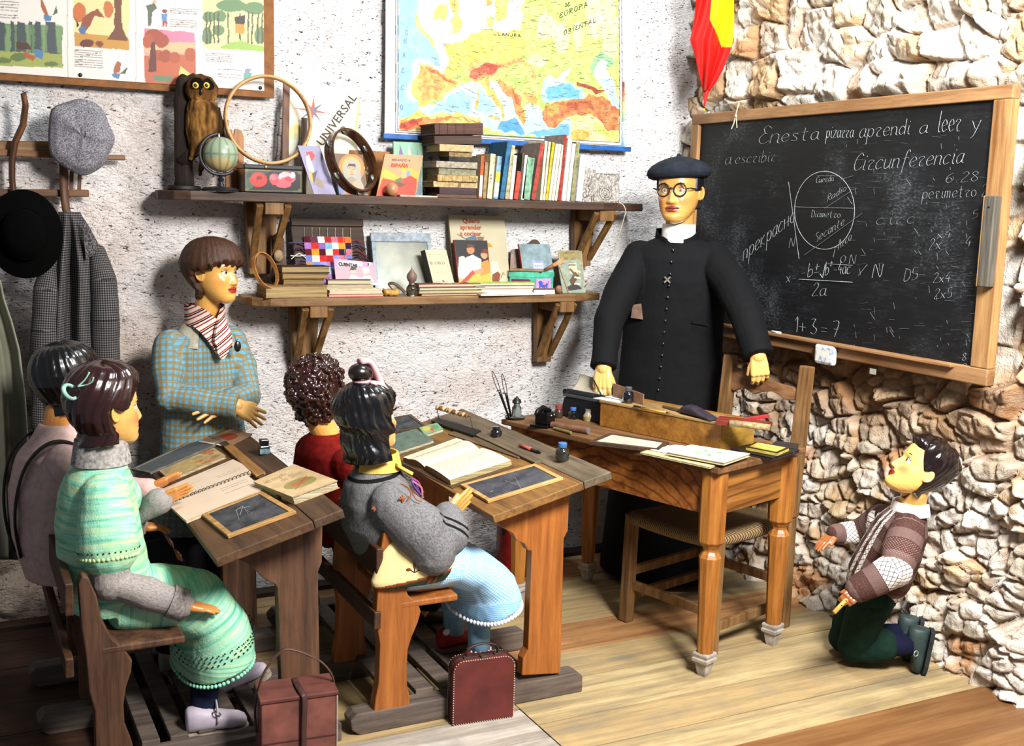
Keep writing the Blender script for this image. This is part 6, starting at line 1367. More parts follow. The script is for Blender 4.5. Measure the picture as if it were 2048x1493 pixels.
# ================================================================ small things: helpers
def affine(src):
    (x0,y0),(x1,y1),(x2,y2)=src   # bl, br, tl
    d=(x1-x0)*(y2-y0)-(x2-x0)*(y1-y0)
    def q(pts): return [(((a-x0)*(y2-y0)-(x2-x0)*(b-y0))/d,((x1-x0)*(b-y0)-(a-x0)*(y1-y0))/d) for a,b in pts]
    return q
def slab(pts,n,th):
    """pts: outline on the front, n: direction to extrude"""
    N=len(pts); mb=MB(); mb.add(list(pts)+[p+n*th for p in pts],[tuple(range(N)),tuple(range(2*N-1,N-1,-1))]+[(i,(i+1)%N,N+(i+1)%N,N+i) for i in range(N)]); return mb
PAGE=None
def paper_edge(c):
    key=('leaves',c)
    if key in MATS: return MATS[key]
    t=NT('leaves'); n=t.noise(t.coord((3,3,420)),1,2,.6); m=t.noise(t.coord(),18,3); h=hexc(c); k=t.ramp(n,[(.35,[v*.62 for v in h]),(.6,h)]); t.bump(n,.5,.002)
    MATS[key]=t.fin(t.mix(t.math('MULTIPLY',m,.35),k,[v*.6 for v in h]),.9,.1); return MATS[key]
def pages(): return paper_edge('#cdbf9f')
def card(name,label,cat,quad,yb,yt,th,draw,cw=70,edge='#cfc3ae',zb=None,group=None,book=True,spine=None,mat=None,pw=.5):
    """a book or card standing upright: quad = photo positions bl, br, tr, tl on the slanted front"""
    bl,br,tr,tl=quad; W0=[at(*bl,y=yb),at(*br,y=yb),at(*tr,y=yt),at(*tl,y=yt)]
    if zb is not None:
        dz=zb-(W0[0].z+W0[1].z)/2; W0[0].z=W0[1].z=zb
    A=W0[1]-W0[0]; B=W0[3]-W0[0]; W0[2]=W0[0]+A+B
    n=A.cross(B).normalized(); n=n if n.y>0 else -n
    t=thing(name,label,cat,(W0[0]+W0[1])/2+n*th/2,group=group)
    put('cover_board' if book else 'board',slab(W0,n,th if not book else .0025),flat(edge,.6,.2),t)
    if book and th>.004:
        k=[W0[0].lerp(W0[2],.02),W0[1].lerp(W0[3],.02),W0[2].lerp(W0[0],.02),W0[3].lerp(W0[1],.02)]
        put('pages',slab([p+n*.0026 for p in k],n,th-.005),pages(),t); put('back_board',slab([p+n*(th-.0024) for p in W0],n,.0024),flat(edge,.6,.2),t)
        put('spine',slab([W0[0],W0[3],W0[3]-A.normalized()*.002,W0[0]-A.normalized()*.002],n,th),flat(spine or edge,.6,.25),t)
    if draw:
        h=max(8,int(cw*B.length/A.length)); cv=Canvas(cw,h,edge); q=affine((bl,br,tl)); draw(cv,q); cv.a*=.84
        sheet('cover_print',cv,W0[0]-n*.0006,W0[1]-W0[0],W0[3]-W0[0],t,mat or painted(.45,.3))
    return t,W0,A.normalized(),B.normalized(),n
def vol(name,label,cat,c,t,d,h,lean,cover,pg=True,group=None,yaw=0,spine=None,parts=True):
    """a book standing with its spine to the room: c = bottom centre of the spine"""
    R=Matrix.Rotation(lean,4,'Y')@Matrix.Rotation(yaw,4,'Z'); root=thing(name,label,cat,c,group=group,rot=R.to_euler())
    m=MB().box((-t/2,0,0),(-t/2+.0022,d,h)).box((t/2-.0022,0,0),(t/2,d,h)); o=MB().box((-t/2,-.001,0),(t/2,.0022,h))
    put('cover',m,cover,root,world=False); put('spine',o,spine or cover,root,world=False,bevel=.0008)
    put('pages',MB().box((-t/2+.0022,.0022,.003),(t/2-.0022,d-.003,h-.003)),pages(),root,world=False); return root
def lying(name,label,cat,quad,P0,n,h0,th,cover,group=None,draw=None,cw=70,pg=None,inset=.03,boards=.0022,edgecol='#b9ab8c',mat=None):
    """a book lying on a surface: quad in photo positions (near-left, near-right, far-right, far-left) of its top face"""
    top=h0+th; Q=[onplane(a,b,V(P0)+V(n)*top,V(n)) for a,b in quad]; n=V(n)
    c=sum(Q,V())/4-n*th; t=thing(name,label,cat,c,group=group)
    put('cover',slab(Q,-n,boards),cover,t); 
    if th>boards*2.5:
        cc=sum(Q,V())/4; k=[p.lerp(cc,inset) for p in Q]
        put('pages',slab([p-n*boards for p in k],-n,th-2*boards),pg or pages(),t); put('back_cover',slab([p-n*(th-boards) for p in Q],-n,boards),cover,t)
    if draw:
        A=Q[1]-Q[0]; B=Q[3]-Q[0]; cv=Canvas(cw,max(8,int(cw*B.length/A.length)),edgecol); draw(cv,affine((quad[0],quad[1],quad[3]))); 
        u=np.linspace(0,1,cv.w); v=np.linspace(0,1,cv.h); U,W2=np.meshgrid(u,v); q=[np.array(p+n*.0006) for p in Q]
        P=(q[0]*((1-U)*(1-W2))[...,None]+q[1]*(U*(1-W2))[...,None]+q[2]*(U*W2)[...,None]+q[3]*((1-U)*W2)[...,None]); me=gridmesh(P,'cover_print'); setcol(me,lin_np(cv.a.reshape(-1,3))); put('cover_print',me,mat or painted(.5,.3),t)
    return t,Q
def slate(name,label,quad,P0,n,fw,frame,h0=0,th=.009,chalk=None,grey='#2b2b2d'):
    n=V(n); Q=[onplane(a,b,V(P0)+n*(h0+th),n) for a,b in quad]; t=thing(name,label,'slate',sum(Q,V())/4-n*th)
    A=(Q[1]-Q[0]).normalized(); B=(Q[3]-Q[0]).normalized(); I=[Q[0]+A*fw+B*fw,Q[1]-A*fw+B*fw,Q[2]-A*fw-B*fw,Q[3]+A*fw-B*fw]
    for i in range(4):
        j=(i+1)%4; put('frame_side',slab([Q[i],Q[j],I[j],I[i]],-n,th),frame,t,bevel=.0015)
    s=NT('slate'); m=s.noise(s.coord(),14,5,.7); put('slate_panel',slab([p-n*.003 for p in I],-n,.004),s.fin(s.ramp(m,[(.4,grey),(.75,'#55565a')]),.7,.25),t)
    if chalk:
        mb=MB()
        for p in chalk: mb.tube([onplane(a,b,V(P0)+n*(h0+th-.0025),n) for a,b in p],.0008,4)
        put('chalk_marks',mb,flat('#8d8f92',.9),t,kind='stuff')
    return t,Q
def ink_bottle(name,label,p,r,h,glass,cap,ink=None,cat='ink bottle',n=Z3):
    t=thing(name,label,cat,p); 
    put('bottle',MB().lathe([(r*.85,0),(r,.1*h),(r,.55*h),(r*.85,.66*h),(r*.52,.72*h),(r*.50,.80*h)],p,24),glass,t,smooth=True,angle=.7)
    if cap is not None: put('cap',MB().lathe([(r*.62,.74*h),(r*.64,.76*h),(r*.64,.98*h),(r*.58,h)],p,24),cap,t,smooth=True,angle=.7)
    return t
def glassm(col,rough=.05,ior=1.45):
    key=('glass',col)
    if key in MATS: return MATS[key]
    t=NT('glass'); t.b.inputs['Transmission Weight'].default_value=1; t.b.inputs['IOR'].default_value=ior; MATS[key]=t.fin(col,rough,.5); return MATS[key]
# ---------------------------------------------------------------- upper shelf
def upper_shelf():
    z=SZ1+.001
    # stuffed owl on its perch
    y=4.285; t=thing('stuffed_owl','stuffed brown owl on a bark perch at left end of upper shelf','owl',at(370,375,y=y))
    bark=wood('#2f2016','#1d130d','z',1.6,.9,'#0d0805',bump=.9,wear=.3)
    b=at(368,374,y=y); b.z=z; put('base',MB().lathe([(.058,0),(.062,.004),(.060,.016),(.05,.018)],b,32,None,1,.75),flat('#0e0b09',.6),t,smooth=True,angle=.7)
    tr=MB(); tr.tube(cat_curve([V((b.x,y,z+.015)),at(366,300,y=y),at(364,220,y=y),at(367,168,y=y),at(372,150,y=y)],4),[.036,.034,.033,.032,.031,.030,.030,.030,.029,.029,.029,.029,.028,.026,.022,.017,.012],14)
    tr.tube([at(362,325,y=y-.01),at(385,305,y=y-.03),at(415,285,y=y-.04)],[.026,.022,.016],10); tr.tube([at(372,160,y=y),at(388,150,y=y+.02)],[.014,.008],8)
    me=tr.mesh('trunk'); P=co_of(me); set_co(me,P+no_of(me)*((vnoise(P,40,2,3)-.5)*.012)[:,None]); put('perch',me,bark,t,smooth=True)
    mb=MB(); hp=at(403,181,y=y-.045); mb.ell(hp,(.058,.050,.058),24,16); loft(mb,[(at(405,205,y=y-.045),V((.050,0,0)),V((0,.045,0))),(at(407,232,y=y-.045),V((.062,0,0)),V((0,.055,0))),(at(405,262,y=y-.045),V((.058,0,0)),V((0,.050,0))),(at(398,292,y=y-.045),V((.038,0,0)),V((0,.036,0))),(at(394,312,y=y-.05),V((.020,0,0)),V((0,.02,0)))],24)
    limb(mb,[at(390,290,y=y-.055),at(384,310,y=y-.058),at(380,318,y=y-.05)],[.016,.011,.008]); mb.tube([at(406,300,y=y-.03),at(404,330,y=y-.03),at(400,352,y=y-.025)],[.026,.022,.012],10,flat=.4); mb.tube([at(433,215,y=y-.04),at(438,255,y=y-.035),at(428,300,y=y-.03)],[.014,.018,.006],10)
    me=fuse(mb,.003,2); c=co_of(me); nn=no_of(me); h=vnoise(c*np.array([1,1,.28]),85,3,2)-.5; set_co(me,c+nn*(h*.010)[:,None])
    px=(c-np.array(hp)); k=np.clip(vnoise(c*np.array([1,1,.3]),70,3,6)*2-.5,0,1)[:,None]; col=np.array([.56,.40,.19])*k+np.array([.20,.12,.055])*(1-k)
    up_=np.clip((px[:,2]+.03)/.04,0,1)[:,None]; col=col*(1-up_*.55)+np.array([.20,.11,.05])*up_*.55; right=np.clip((px[:,0]-.035)/.02,0,1)[:,None]*(px[:,2]<-.05)[:,None]; col=col*(1-.6*right)+np.array([.08,.05,.03])*.6*right
    disc=(np.hypot(px[:,0]+.0,px[:,2]-.012)<.044)&(px[:,1]<-.02); ring=(np.hypot(np.abs(px[:,0]+.002)-.020,px[:,2]-.020)<.022)&(px[:,1]<-.02); col[disc]=col[disc]*.6+np.array([.30,.19,.09])*.4; col[ring]=[.05,.03,.02]
    setcol(me,lin_np(col)); put('owl_body',me,painted(.9,.1),t)
    for a in (391,413):
        p=at(a,171,y=y-.092); put('eye',MB().ell(p,(.0115,.008,.0115),16,10),flat('#d9b53a',.2,.6),t,smooth=True); put('pupil',MB().ell(p+V((-.001,-.0065,0)),(.006,.004,.006),12,8),flat('#050505',.15,.6),t,smooth=True)
    put('beak',MB().ell(at(402,184,y=y-.095),(.005,.008,.012),10,8),flat('#1a1410',.4),t,smooth=True)
    # globe
    y=4.178; c=at(441,309,y=y); t=thing('desk_globe','small old globe on a dark stand beside the owl','globe',V((c.x,y,z)))
    g=MB().ell((0,0,0),.063,48,32); P=np.array(g.v); me=MB(); me.v=[tuple(V(p)+c) for p in g.v]; me.f=g.f; me=me.mesh('globe_ball'); nz=vnoise(P*9+4,1,3,8); col=np.where((nz>.53)[:,None],np.array([.66,.60,.42]),np.array([.52,.58,.48])); lo=np.arctan2(P[:,1],P[:,0]); la=P[:,2]/.063
    col[(np.abs((lo/PI*6)%1-.5)<.025)|(np.abs((la*4+.5)%1-.5)<.03)]*=.75; setcol(me,lin_np(col)); put('globe_ball',me,painted(.35,.4),t,smooth=True)
    dk=flat('#23262e',.4,.4,.3); R=Matrix.Rotation(PI/2,3,'X')@Matrix.Rotation(0,3,'Z'); pts=[c+V((math.cos(a)*.073,0,math.sin(a)*.073)) for a in np.linspace(math.radians(95),math.radians(310),30)]; put('meridian_arc',MB().tube(pts,.006,8,flat=.5,up=(0,1,0)),dk,t,smooth=True)
    put('stem',MB().lathe([(.016,0),(.010,.01),(.007,.02),(.012,.03),(.007,.036),(.010,c.z-.070-z-.016)],V((c.x,y,z+.014)),16),dk,t,smooth=True,angle=.7); put('base',MB().lathe([(.066,0),(.068,.006),(.06,.012),(.02,.018)],V((c.x-.003,y,z)),32),flat('#1a1a1c',.4,.4),t,smooth=True,angle=.7); put('pole_pin',MB().tube([c+V((-.004,0,.062)),c+V((-.006,0,.074))],.003,8),flat('#d8d4cc',.4),t)
    # wooden hand clapper
    y=4.30; w=wood('#a06a36','#85542a','z',1.2,.5,'#5a3717'); t=thing('wooden_clapper','notched wooden board toy standing behind the small globe','wooden toy',at(470,378,y=y))
    pts=[(452,378),(488,378),(488,275),(484,262),(476,258),(470,258),(468,270),(466,270),(464,259),(452,258)]; Q=[at(a,b,y=y) for a,b in pts]; 
    for q in Q[:2]: q.z=z
    put('board',slab(Q,V((0,1,0)),.014),w,t,bevel=.003); put('knob',MB().tube([at(450,285,y=y-.01),at(449,262,y=y-.01),at(450,240,y=y-.01)],[.013,.017,.012],12),wood('#3a2415','#2a190e','z',1.2),t,smooth=True)
    # tin box with roses
    a,b_=at(489,392,y=4.165),at(605,396,y=4.165); x0,x1=a.x,b_.x; zt=at(489,337,y=4.165).z; zt2=at(489,328,y=4.165).z; t=thing('tin_box','black tin box with painted red and pink roses on upper shelf','tin box',((x0+x1)/2,4.22,z))
    blk=flat('#120f0f',.3,.5,coat=.3); put('box_body',MB().box((x0,4.165,z),(x1,4.285,zt)),blk,t,bevel=.003); put('lid',MB().box((x0-.002,4.163,zt),(x1+.002,4.287,zt2)),flat('#1b1a1c',.25,.5,coat=.4),t,bevel=.004); put('clasp',MB().ell(at(532,334,y=4.16),(.005,.003,.005),10,8),flat('#d8b060',.3,.5,.7),t,smooth=True)
    cv=Canvas(120,56,'#15161a'); q=affine(((490,391),(604,395),(490,337)))
    P_=lambda pts,c,op=1: cv.poly(q(pts),c,op); 
    def E(x,y_,rx,ry,c,op=1): P_([(x+rx*math.cos(k/8*PI),y_+ry*math.sin(k/8*PI)) for k in range(16)],c,op)
    E(505,360,14,20,'#1d3a2c'); E(500,372,8,14,'#2f5a44'); E(518,344,20,5,'#26483a'); cv.warp(.03,9,4)
    E(517,363,17,18,'#c4261a'); E(512,358,9,10,'#e0341f'); E(519,360,6,6,'#7a1512'); E(523,370,9,7,'#d92d1c'); E(548,362,10,14,'#c8404a'); E(546,358,6,7,'#e0707a'); E(572,358,18,15,'#d9606a'); E(570,352,12,7,'#eab0b0'); E(576,362,8,7,'#c03a44'); E(566,374,15,9,'#cf5662'); E(584,352,5,8,'#f0cfcb'); E(560,355,3,7,'#f2d8d4'); cv.warp(0,1)
    for p in ([(493,340),(601,344),(601,391),(493,388),(493,340)],): cv.line(q(p),.010,'#8a7a2c')
    for x,y_ in ((495,342),(598,346),(495,386),(598,389)): E(x,y_,4,4,'#6d6428')
    cv.a*=.84
    sheet('rose_print',cv,V((x0+.001,4.1640,z+.003)),V((x1-x0-.002,0,0)),V((0,0,zt-z-.004)),t,painted(.3,.4))
    # hoop, leaning plank, atlas
    zt3=zt2+.001; c=at(537,241,y=4.235); R_=.160; ce=V((c.x,4.235,zt3+R_+.006)); M_=Matrix.Rotation(PI/2-.10,3,'X'); put('wooden_hoop',MB().ring(ce,R_,.0072,72,8,M_,2.0),wood('#c29a66','#a67d4c','x',.8,.5,'#7d5a32',wear=.1),None,True,label='large pale wooden hoop standing on the rose tin box',cat='hoop')
    w=wood('#6d4a32','#553826','z',1,.6,'#352216'); p0,p1=at(569,385,y=4.275),at(573,166,y=4.318); p0.z=z; t=thing('wooden_lath','upright brown wooden lath leaning on the wall behind the hoop','wooden lath',p0); put('lath',MB().bar(p0,p1,.026,.010,(0,1,0)),w,t,bevel=.002)
    p0,p1=at(606,385,y=4.275),at(609,236,y=4.30); p0.z=z; put('wooden_stick',MB().bar(p0,p1,.022,.010,(0,1,0)),wood('#4d3422','#3a2617','z',1,.6,'#22150c'),None,label='short dark wooden stick in front of the atlas compass rose',cat='stick')
    def atl(cv,q):
        cv.mottle(.04,6); P_=lambda p,c,op=1: cv.poly(q(p),c,op)
        c0=(624,222)
        for k in range(16): a=k*PI/8+.1; cv.line(q([c0,(c0[0]+90*math.cos(a),c0[1]+90*math.sin(a))]),.004,'#b9a58c',.5)
        for k in range(8):
            a=k*PI/4+.12; L=36 if k%2==0 else 30; col='#a8403a' if k%2==0 else '#57627a'
            P_([(c0[0]+L*math.cos(a),c0[1]+L*math.sin(a)),(c0[0]+5*math.cos(a+.8),c0[1]+5*math.sin(a+.8)),c0,(c0[0]+5*math.cos(a-.8),c0[1]+5*math.sin(a-.8))],col)
        P_([(580,262),(592,246),(604,262),(606,280),(580,285)],'#d9c46a',.8); P_([(582,275),(596,268),(606,285),(600,320),(580,320)],'#a9b7a0',.6); P_([(716,190),(720,200),(708,290),(704,290)],'#c9cf5a',.8)
    t,W0,A,B,n=card('atlas','cream atlas with a compass rose lettered UNIVERSAL behind the hoop','atlas',((572,396),(712,398),(719,183),(579,167)),4.30,4.345,.012,atl,110,'#e6d8bd',z)
    an=math.radians(56); D=A*math.cos(an)+B*math.sin(an); U=B*math.cos(an)-A*math.sin(an); o=onplane(645,294,W0[0],n)
    lettering('title','UNIVERSAL',o-n*.0012,D,U,.047,flat('#2c241e',.6),t,bold=.0006,spacing=1.05)
    # violet booklet with a rooster
    def roo(cv,q):
        P_=lambda p,c,op=1: cv.poly(q(p),c,op); P_([(612,305),(624,302),(630,312),(624,325),(616,322)],'#c8281f'); P_([(610,318),(618,310),(628,345),(630,362),(620,352)],'#e9e3da'); P_([(610,310),(613,330),(611,335)],'#b8231c'); P_([(618,345),(632,352),(626,374),(618,362)],'#c59a3a'); P_([(624,352),(634,345),(628,378)],'#3a3040'); P_([(632,360),(650,370),(646,385),(630,378)],'#8f7a6a')
    t,W0,A,B,n=card('booklet','violet booklet with a red and white rooster leaning left of tambourine','booklet',((628,399),(672,397),(634,300),(595,291)),4.17,4.203,.003,roo,50,'#8d86a8',z,book=False)
    lettering('title','EL CANTO',onplane(629,395,W0[0],n)-n*.001,A,B,.017,flat('#d9d4e2',.6),t,spacing=.8)
    # tambourine
    nrm=V((.50,-.80,.33)).normalized(); ce=at(703,333,y=4.20); ce.z=z+.128; M_=nrm.to_track_quat('Z','Y').to_matrix(); t=thing('tambourine','dark brown wooden tambourine leaning among books on upper shelf','tambourine',V((ce.x,ce.y,z)))
    tb=flat('#3a1f10',.25,.5,amt=.3,coat=.5); R_=.127; put('rim',MB().lathe([(R_-.007,-.022),(R_,-.022),(R_+.002,-.017),(R_,-.012),(R_,.012),(R_+.002,.017),(R_,.022),(R_-.007,.022)],ce,72,M_,loop=True),tb,t,smooth=True,angle=.7)
    for k in range(6):
        a=k*PI/3+.5; p=ce+M_@V((math.cos(a)*(R_-.002),math.sin(a)*(R_-.002),0)); Rk=M_@Matrix.Rotation(a,3,'Z')@Matrix.Rotation(0,3,'Y')
        put('jingle',MB().lathe([(.001,.004),(.009,.004),(.016,.001),(.016,0),(.001,.001)],p+Rk@V((0,0,.003)),20,Rk).lathe([(.001,-.004),(.009,-.004),(.016,-.001),(.016,0),(.001,-.001)],p-Rk@V((0,0,.003)),20,Rk),flat('#8d8a85',.3,.5,.8),t,smooth=True,angle=.7)
    # holy picture book, brown book, orange book, green book
    def mary(cv,q):
        P_=lambda p,c,op=1: cv.poly(q(p),c,op)
        def E(x,y_,rx,ry,c,op=1): P_([(x+rx*math.cos(k/8*PI),y_+ry*math.sin(k/8*PI)) for k in range(16)],c,op)
        E(703,335,26,30,'#b5782f'); E(703,333,19,22,'#d9a04a'); P_([(683,392),(684,350),(690,325),(700,317),(714,320),(720,335),(722,360),(735,390)],'#a39d8e'); E(703,340,9,13,'#d0a07c'); E(700,344,2.2,1.2,'#c58a6a'); P_([(702,338),(704.5,338),(705,345),(701.5,345)],'#bf8c68'); P_([(693,338),(697,326),(710,326),(713,340),(711,332),(697,331)],'#3a261c'); P_([(690,360),(703,352),(716,362),(728,390),(684,392)],'#8f8676'); P_([(700,372),(726,385),(726,391),(690,391)],'#b5452f'); P_([(704,366),(714,360),(722,376),(712,378)],'#d39a78'); P_([(676,352),(688,345),(686,390),(677,390)],'#5d7aa8'); [cv.line(q(p),.014,'#4a2c1c') for p in ([(696.5,337),(701,337)],[(705.5,337),(710,337)],[(696.5,333.5),(701,333)],[(705.5,333),(710,333.5)])]; cv.line(q([(700.5,348.5),(706.5,348.5)]),.020,'#9a4638'); [cv.line(q([(688+k*2,352),(692+k*1.5,392)]),.010,'#9c9688',.6) for k in range(-1,4)]; [cv.line(q([(712+k*2,345),(716+k*2.2,390)]),.010,'#9c9688',.6) for k in range(4)]
    card('prayer_book','small book with a veiled woman on its cover inside the tambourine ring','book',((679,393),(737,391),(728,314),(667,307)),4.242,4.266,.016,mary,110,'#6a4a2c',z,spine='#3b5580')
    t,W0,A,B,n=card('brown_book','brown book with yellow title letters behind the tambourine','book',((688,400),(768,399),(774,308),(700,300)),4.288,4.315,.010,None,60,'#7d5428',z)
    lettering('title','San Fran\nde Asís',onplane(716,338,W0[0],n)-n*.001,A,B,.021,flat('#d9c77a',.6),t,bold=.0006)
    def esp(cv,q):
        P_=lambda p,c,op=1: cv.poly(q(p),c,op); cv.warp(.02,5,6); P_([(752,402),(830,406),(838,350),(815,340),(800,362),(770,340),(762,350)],'#d9a22c'); P_([(752,402),(830,406),(834,366),(812,352),(790,370),(766,362)],'#c9381a'); P_([(762,352),(772,345),(792,360),(780,366)],'#d9c23a'); P_([(775,372),(800,372),(812,378),(800,384),(780,380)],'#6a3a26'); P_([(788,368),(800,362),(806,368),(796,372)],'#4f6a3a'); P_([(802,345),(812,342),(814,362),(802,364)],'#cfa05a'); P_([(812,348),(820,346),(820,358),(812,360)],'#6a8fae'); P_([(800,338),(812,335),(812,345),(802,346)],'#d9a21c'); P_([(752,402),(830,406),(831,400),(753,396)],'#c9301a')
    t,W0,A,B,n=card('geography_book','orange school book titled MIRANDO A ESPAÑA on upper shelf','book',((754,402),(830,406),(846,317),(771,308)),4.19,4.225,.012,esp,70,'#dd8f62',z,spine='#d88a55')
    lettering('title','MIRANDO A',onplane(783,322,W0[0],n)-n*.001,A,B,.014,flat('#4b5560',.6),t,bold=.0004); lettering('title','ESPAÑA',onplane(781,334,W0[0],n)-n*.001,A,B,.020,flat('#c03020',.6),t,bold=.0009)
    def grn(cv,q):
        cv.poly(q([(790,400),(800,290),(812,330),(815,400)]),'#6d5f8a'); cv.poly(q([(812,400),(817,292),(824,318),(826,400)]),'#d9cfc0'); cv.poly(q([(826,400),(834,300),(842,330),(842,400)]),'#7f8f9a')
    card('green_book','pale green book with pointed shapes standing behind the orange book','book',((788,402),(845,404),(843,287),(788,283)),4.28,4.31,.012,grn,50,'#86b494',z)
    p=at(784,391,y=4.155); p.z=z+.026; put('wooden_egg',MB().ell(p,(.026,.026,.027),20,14),flat('#a5714f',.35,.4,amt=.1),None,True,label='round wooden darning egg in front of the orange book',cat='wooden egg')
    x0,x1=at(800,408,y=4.14).x,at(874,410,y=4.14).x; put('pamphlet',MB().box((x0,4.137,z),(x1,4.177,z+.006)),flat('#cf9a8a',.7),None,label='thin pink pamphlet lying flat at the foot of the old book stack',cat='pamphlet')
    # stack of old books
    lea=lambda a,b: wood(a,b,'x',1,.6,'#1d120c',wear=.3,bump=.3)
    rows=[(874,962,404,411,lea('#5d3f2c','#4a3122'),'#7a6248','brown board-bound book at the bottom of the old stack'),(877,960,390,404,lea('#3a2426','#2a1a1c'),'#4a3434','purple-brown bound book second from the bottom of stack'),(866,963,378,390,flat('#a8936a',.9,.1,amt=.25,scale=60),'#b39d72','cream book tied with a strap in the old stack'),(875,964,365,378,flat('#9a8257',.9,.1,amt=.4,scale=50),'#a48b60','ribbed parchment book in the middle of old stack'),(875,959,351,365,flat('#7d7a64',.85,.1,amt=.25,scale=60),'#a59c7c','grey-green book above the ribbed parchment one'),(871,962,338,351,flat('#8d8474',.9,.1,amt=.3,scale=60),'#b9ae98','torn grey paper bundle in the old book stack'),(897,948,328,338,flat('#33302f',.7,.1,amt=.3),'#4a4644','small dark book under the ragged brown pages'),(895,950,318,328,flat('#8b7650',.9,.1,amt=.3,scale=60),'#a08a60','small ragged brown book in upper stack'),(877,954,304,318,flat('#a88f68',.8,.1,amt=.2,scale=60),'#c7b48c','tan book with cream pages below the leather ones'),(868,970,286,304,lea('#3f291d','#2e1c13'),'#5a4634','dark leather book second from the top of stack'),(866,972,264,287,lea('#4a2a1c','#35190f'),'#5a4634','brown leather book with ridged spine on top of the stack')]
    zz=z
    for i,(a,b,ya,yb,m,pc,lab) in enumerate(rows):
        yf=4.165+.004*((i*7)%5-2); x0,x1=at(a,400,y=yf).x,at(b-9,400,y=yf).x; h=(yb-ya)*.00193; t=thing('old_book',lab,'book',((x0+x1)/2,yf+.08,zz),group=None,rot=(0,-.055*max(0,min(1,(i-7.5)/2)),.02*((i*5)%3-1)))
        w=(x1-x0)/2; dp=.15 if i not in (6,7) else .11
        put('cover',MB().box((-w,-.08,0),(w,-.08+dp,h*.16)).box((-w,-.08,h*.84),(w,-.08+dp,h)),m,t,world=False,bevel=.001); put('pages',MB().box((-w+.004,-.076,h*.16),(w-.003,-.08+dp-.004,h*.84)),paper_edge(pc),t,world=False); put('spine',MB().box((-w,-.0825,0),(w,-.0795,h)),m,t,world=False,bevel=.0015)
        if i in (3,10): 
            for k in range(5 if i==3 else 4): put('spine_rib',MB().box((-w+.02+k*2*w/6,-.0850,0),(-w+.026+k*2*w/6,-.080,h)),m,t,world=False,bevel=.0015)
        if i==2: put('strap',MB().box((.01,-.0850,-.012),(.022,-.0828,h+.001)),flat('#6d5a3c',.8),t,world=False)
        zz+=h+.0004+(.002 if i>=8 else 0)
    # standing row of books
    RB=[(583,610,608,633,268,'#c8b9a0','#b9502c','thin book with an orange-topped spine, first of the standing row',.13),(612,640,632,668,315,'#8a6a44','#8a6f4c','short tan book second in the standing row',.12),(645,686,674,722,255,'#c9b88f','#c6b68e','cream thick book with lettered spine in the standing row',.14),(692,730,728,768,272,'#d9cdb9','#6f8fae','picture-spined blue and yellow book in the standing row',.13),(740,776,806,840,165,'#24506f','#2a5a78','tall dark blue book with rounded corner in the row',.17),(780,810,838,864,190,'#a39a7c','#958d70','tall grey-green worn book beside the blue one',.15),(812,840,850,880,265,'#c8c0a4','#cfc7ac','cream book between grey-green and red books',.13),(845,882,872,918,385,'#a8362a','#b04030','short red book, lowest of the standing row',.12),(884,900,914,932,250,'#3a3a36','#45443c','narrow dark grey book behind the short red one',.13),(900,925,932,962,265,'#cfc9b4','#d6cfba','cream thin book left of the green book',.13),(905,970,952,1010,282,'#5d8468','#6a9074','green worn cloth book in the middle of the row',.14),(975,1010,1052,1090,175,'#7d6a60','#8f3a30','tall grey-brown book with a dark red spine edge',.17),(1042,1062,1084,1106,158,'#c9bc9a','#d2c6a4','tattered cream book right of the tall grey-brown one',.16),(1064,1082,1108,1134,165,'#cfc6a8','#c7bc98','second tattered cream book of the tall group',.16),(1082,1102,1136,1164,170,'#b59a1c','#b89c18','thin mustard yellow book among the cream ones',.16),(1104,1126,1166,1186,180,'#cfc2a0','#d6caaa','cream book just right of the mustard one',.16),(1128,1150,1188,1210,182,'#d2c8ac','#d9d0b4','pale cream book second right of the mustard one',.16),(1152,1172,1212,1232,188,'#c9bb9a','#cfc2a0','cream book just left of the tall dark red one',.16),(1176,1200,1224,1256,112,'#8a7a74','#8a2c22','tallest book with dark red spine in the row',.18),(1203,1236,1258,1290,140,'#dcdad2','#e2e0d8','white tall book right of the dark red one',.17),(1238,1266,1291,1316,178,'#e0ded6','#dcd8cc','white thin book left of the olive spine',.16),(1268,1300,1318,1350,165,'#6d6b48','#787650','olive-spined thin book near the end of row',.17),(1310,1358,1352,1392,262,'#e2e0dc','#e6e4e0','white book at the right end of the row',.15)]
    for a,b,c,d,ty,cov,sp,lab,dep in RB:
        cv=lambda v: 800+v/3.733; py=411; yf=4.175
        p0,p1=at(cv(a),py,y=yf),at(cv(b),py,y=yf); tp=at((cv(c)+cv(d))/2,240+ty/3.733,y=yf); t_=(p1.x-p0.x)*.95; h=tp.z-z; lean=math.atan2(tp.x-(p0.x+p1.x)/2,h)*.92
        cx=(p0.x+p1.x)/2
        lift=abs(math.sin(lean))*t_/2
        r=vol('standing_book',lab,'book',V((cx,yf,z+lift+.0005)),t_*.93,dep,h/math.cos(lean)-lift,lean,flat(cov,.7,.2,amt=.15,scale=60),group='books standing in a row on the upper shelf',spine=flat(sp,.75,.2,amt=.35,scale=45))
        if 'lettered' in lab: put('spine_lettering',MB().box((-t_*.18,-.0016,h*.35),(-t_*.05,-.0008,h*.40)).box((-t_*.18,-.0016,h*.43),(t_*.1,-.0008,h*.47)).box((-t_*.18,-.0016,h*.5),(-t_*.0,-.0008,h*.54)),flat('#4a4030',.7),r,world=False,kind='stuff')
        if 'orange-topped' in lab: put('spine_label',MB().box((-t_*.40,-.0016,h*.05),(t_*.40,-.0009,h*.55)),flat('#d9cfba',.7),r,world=False)
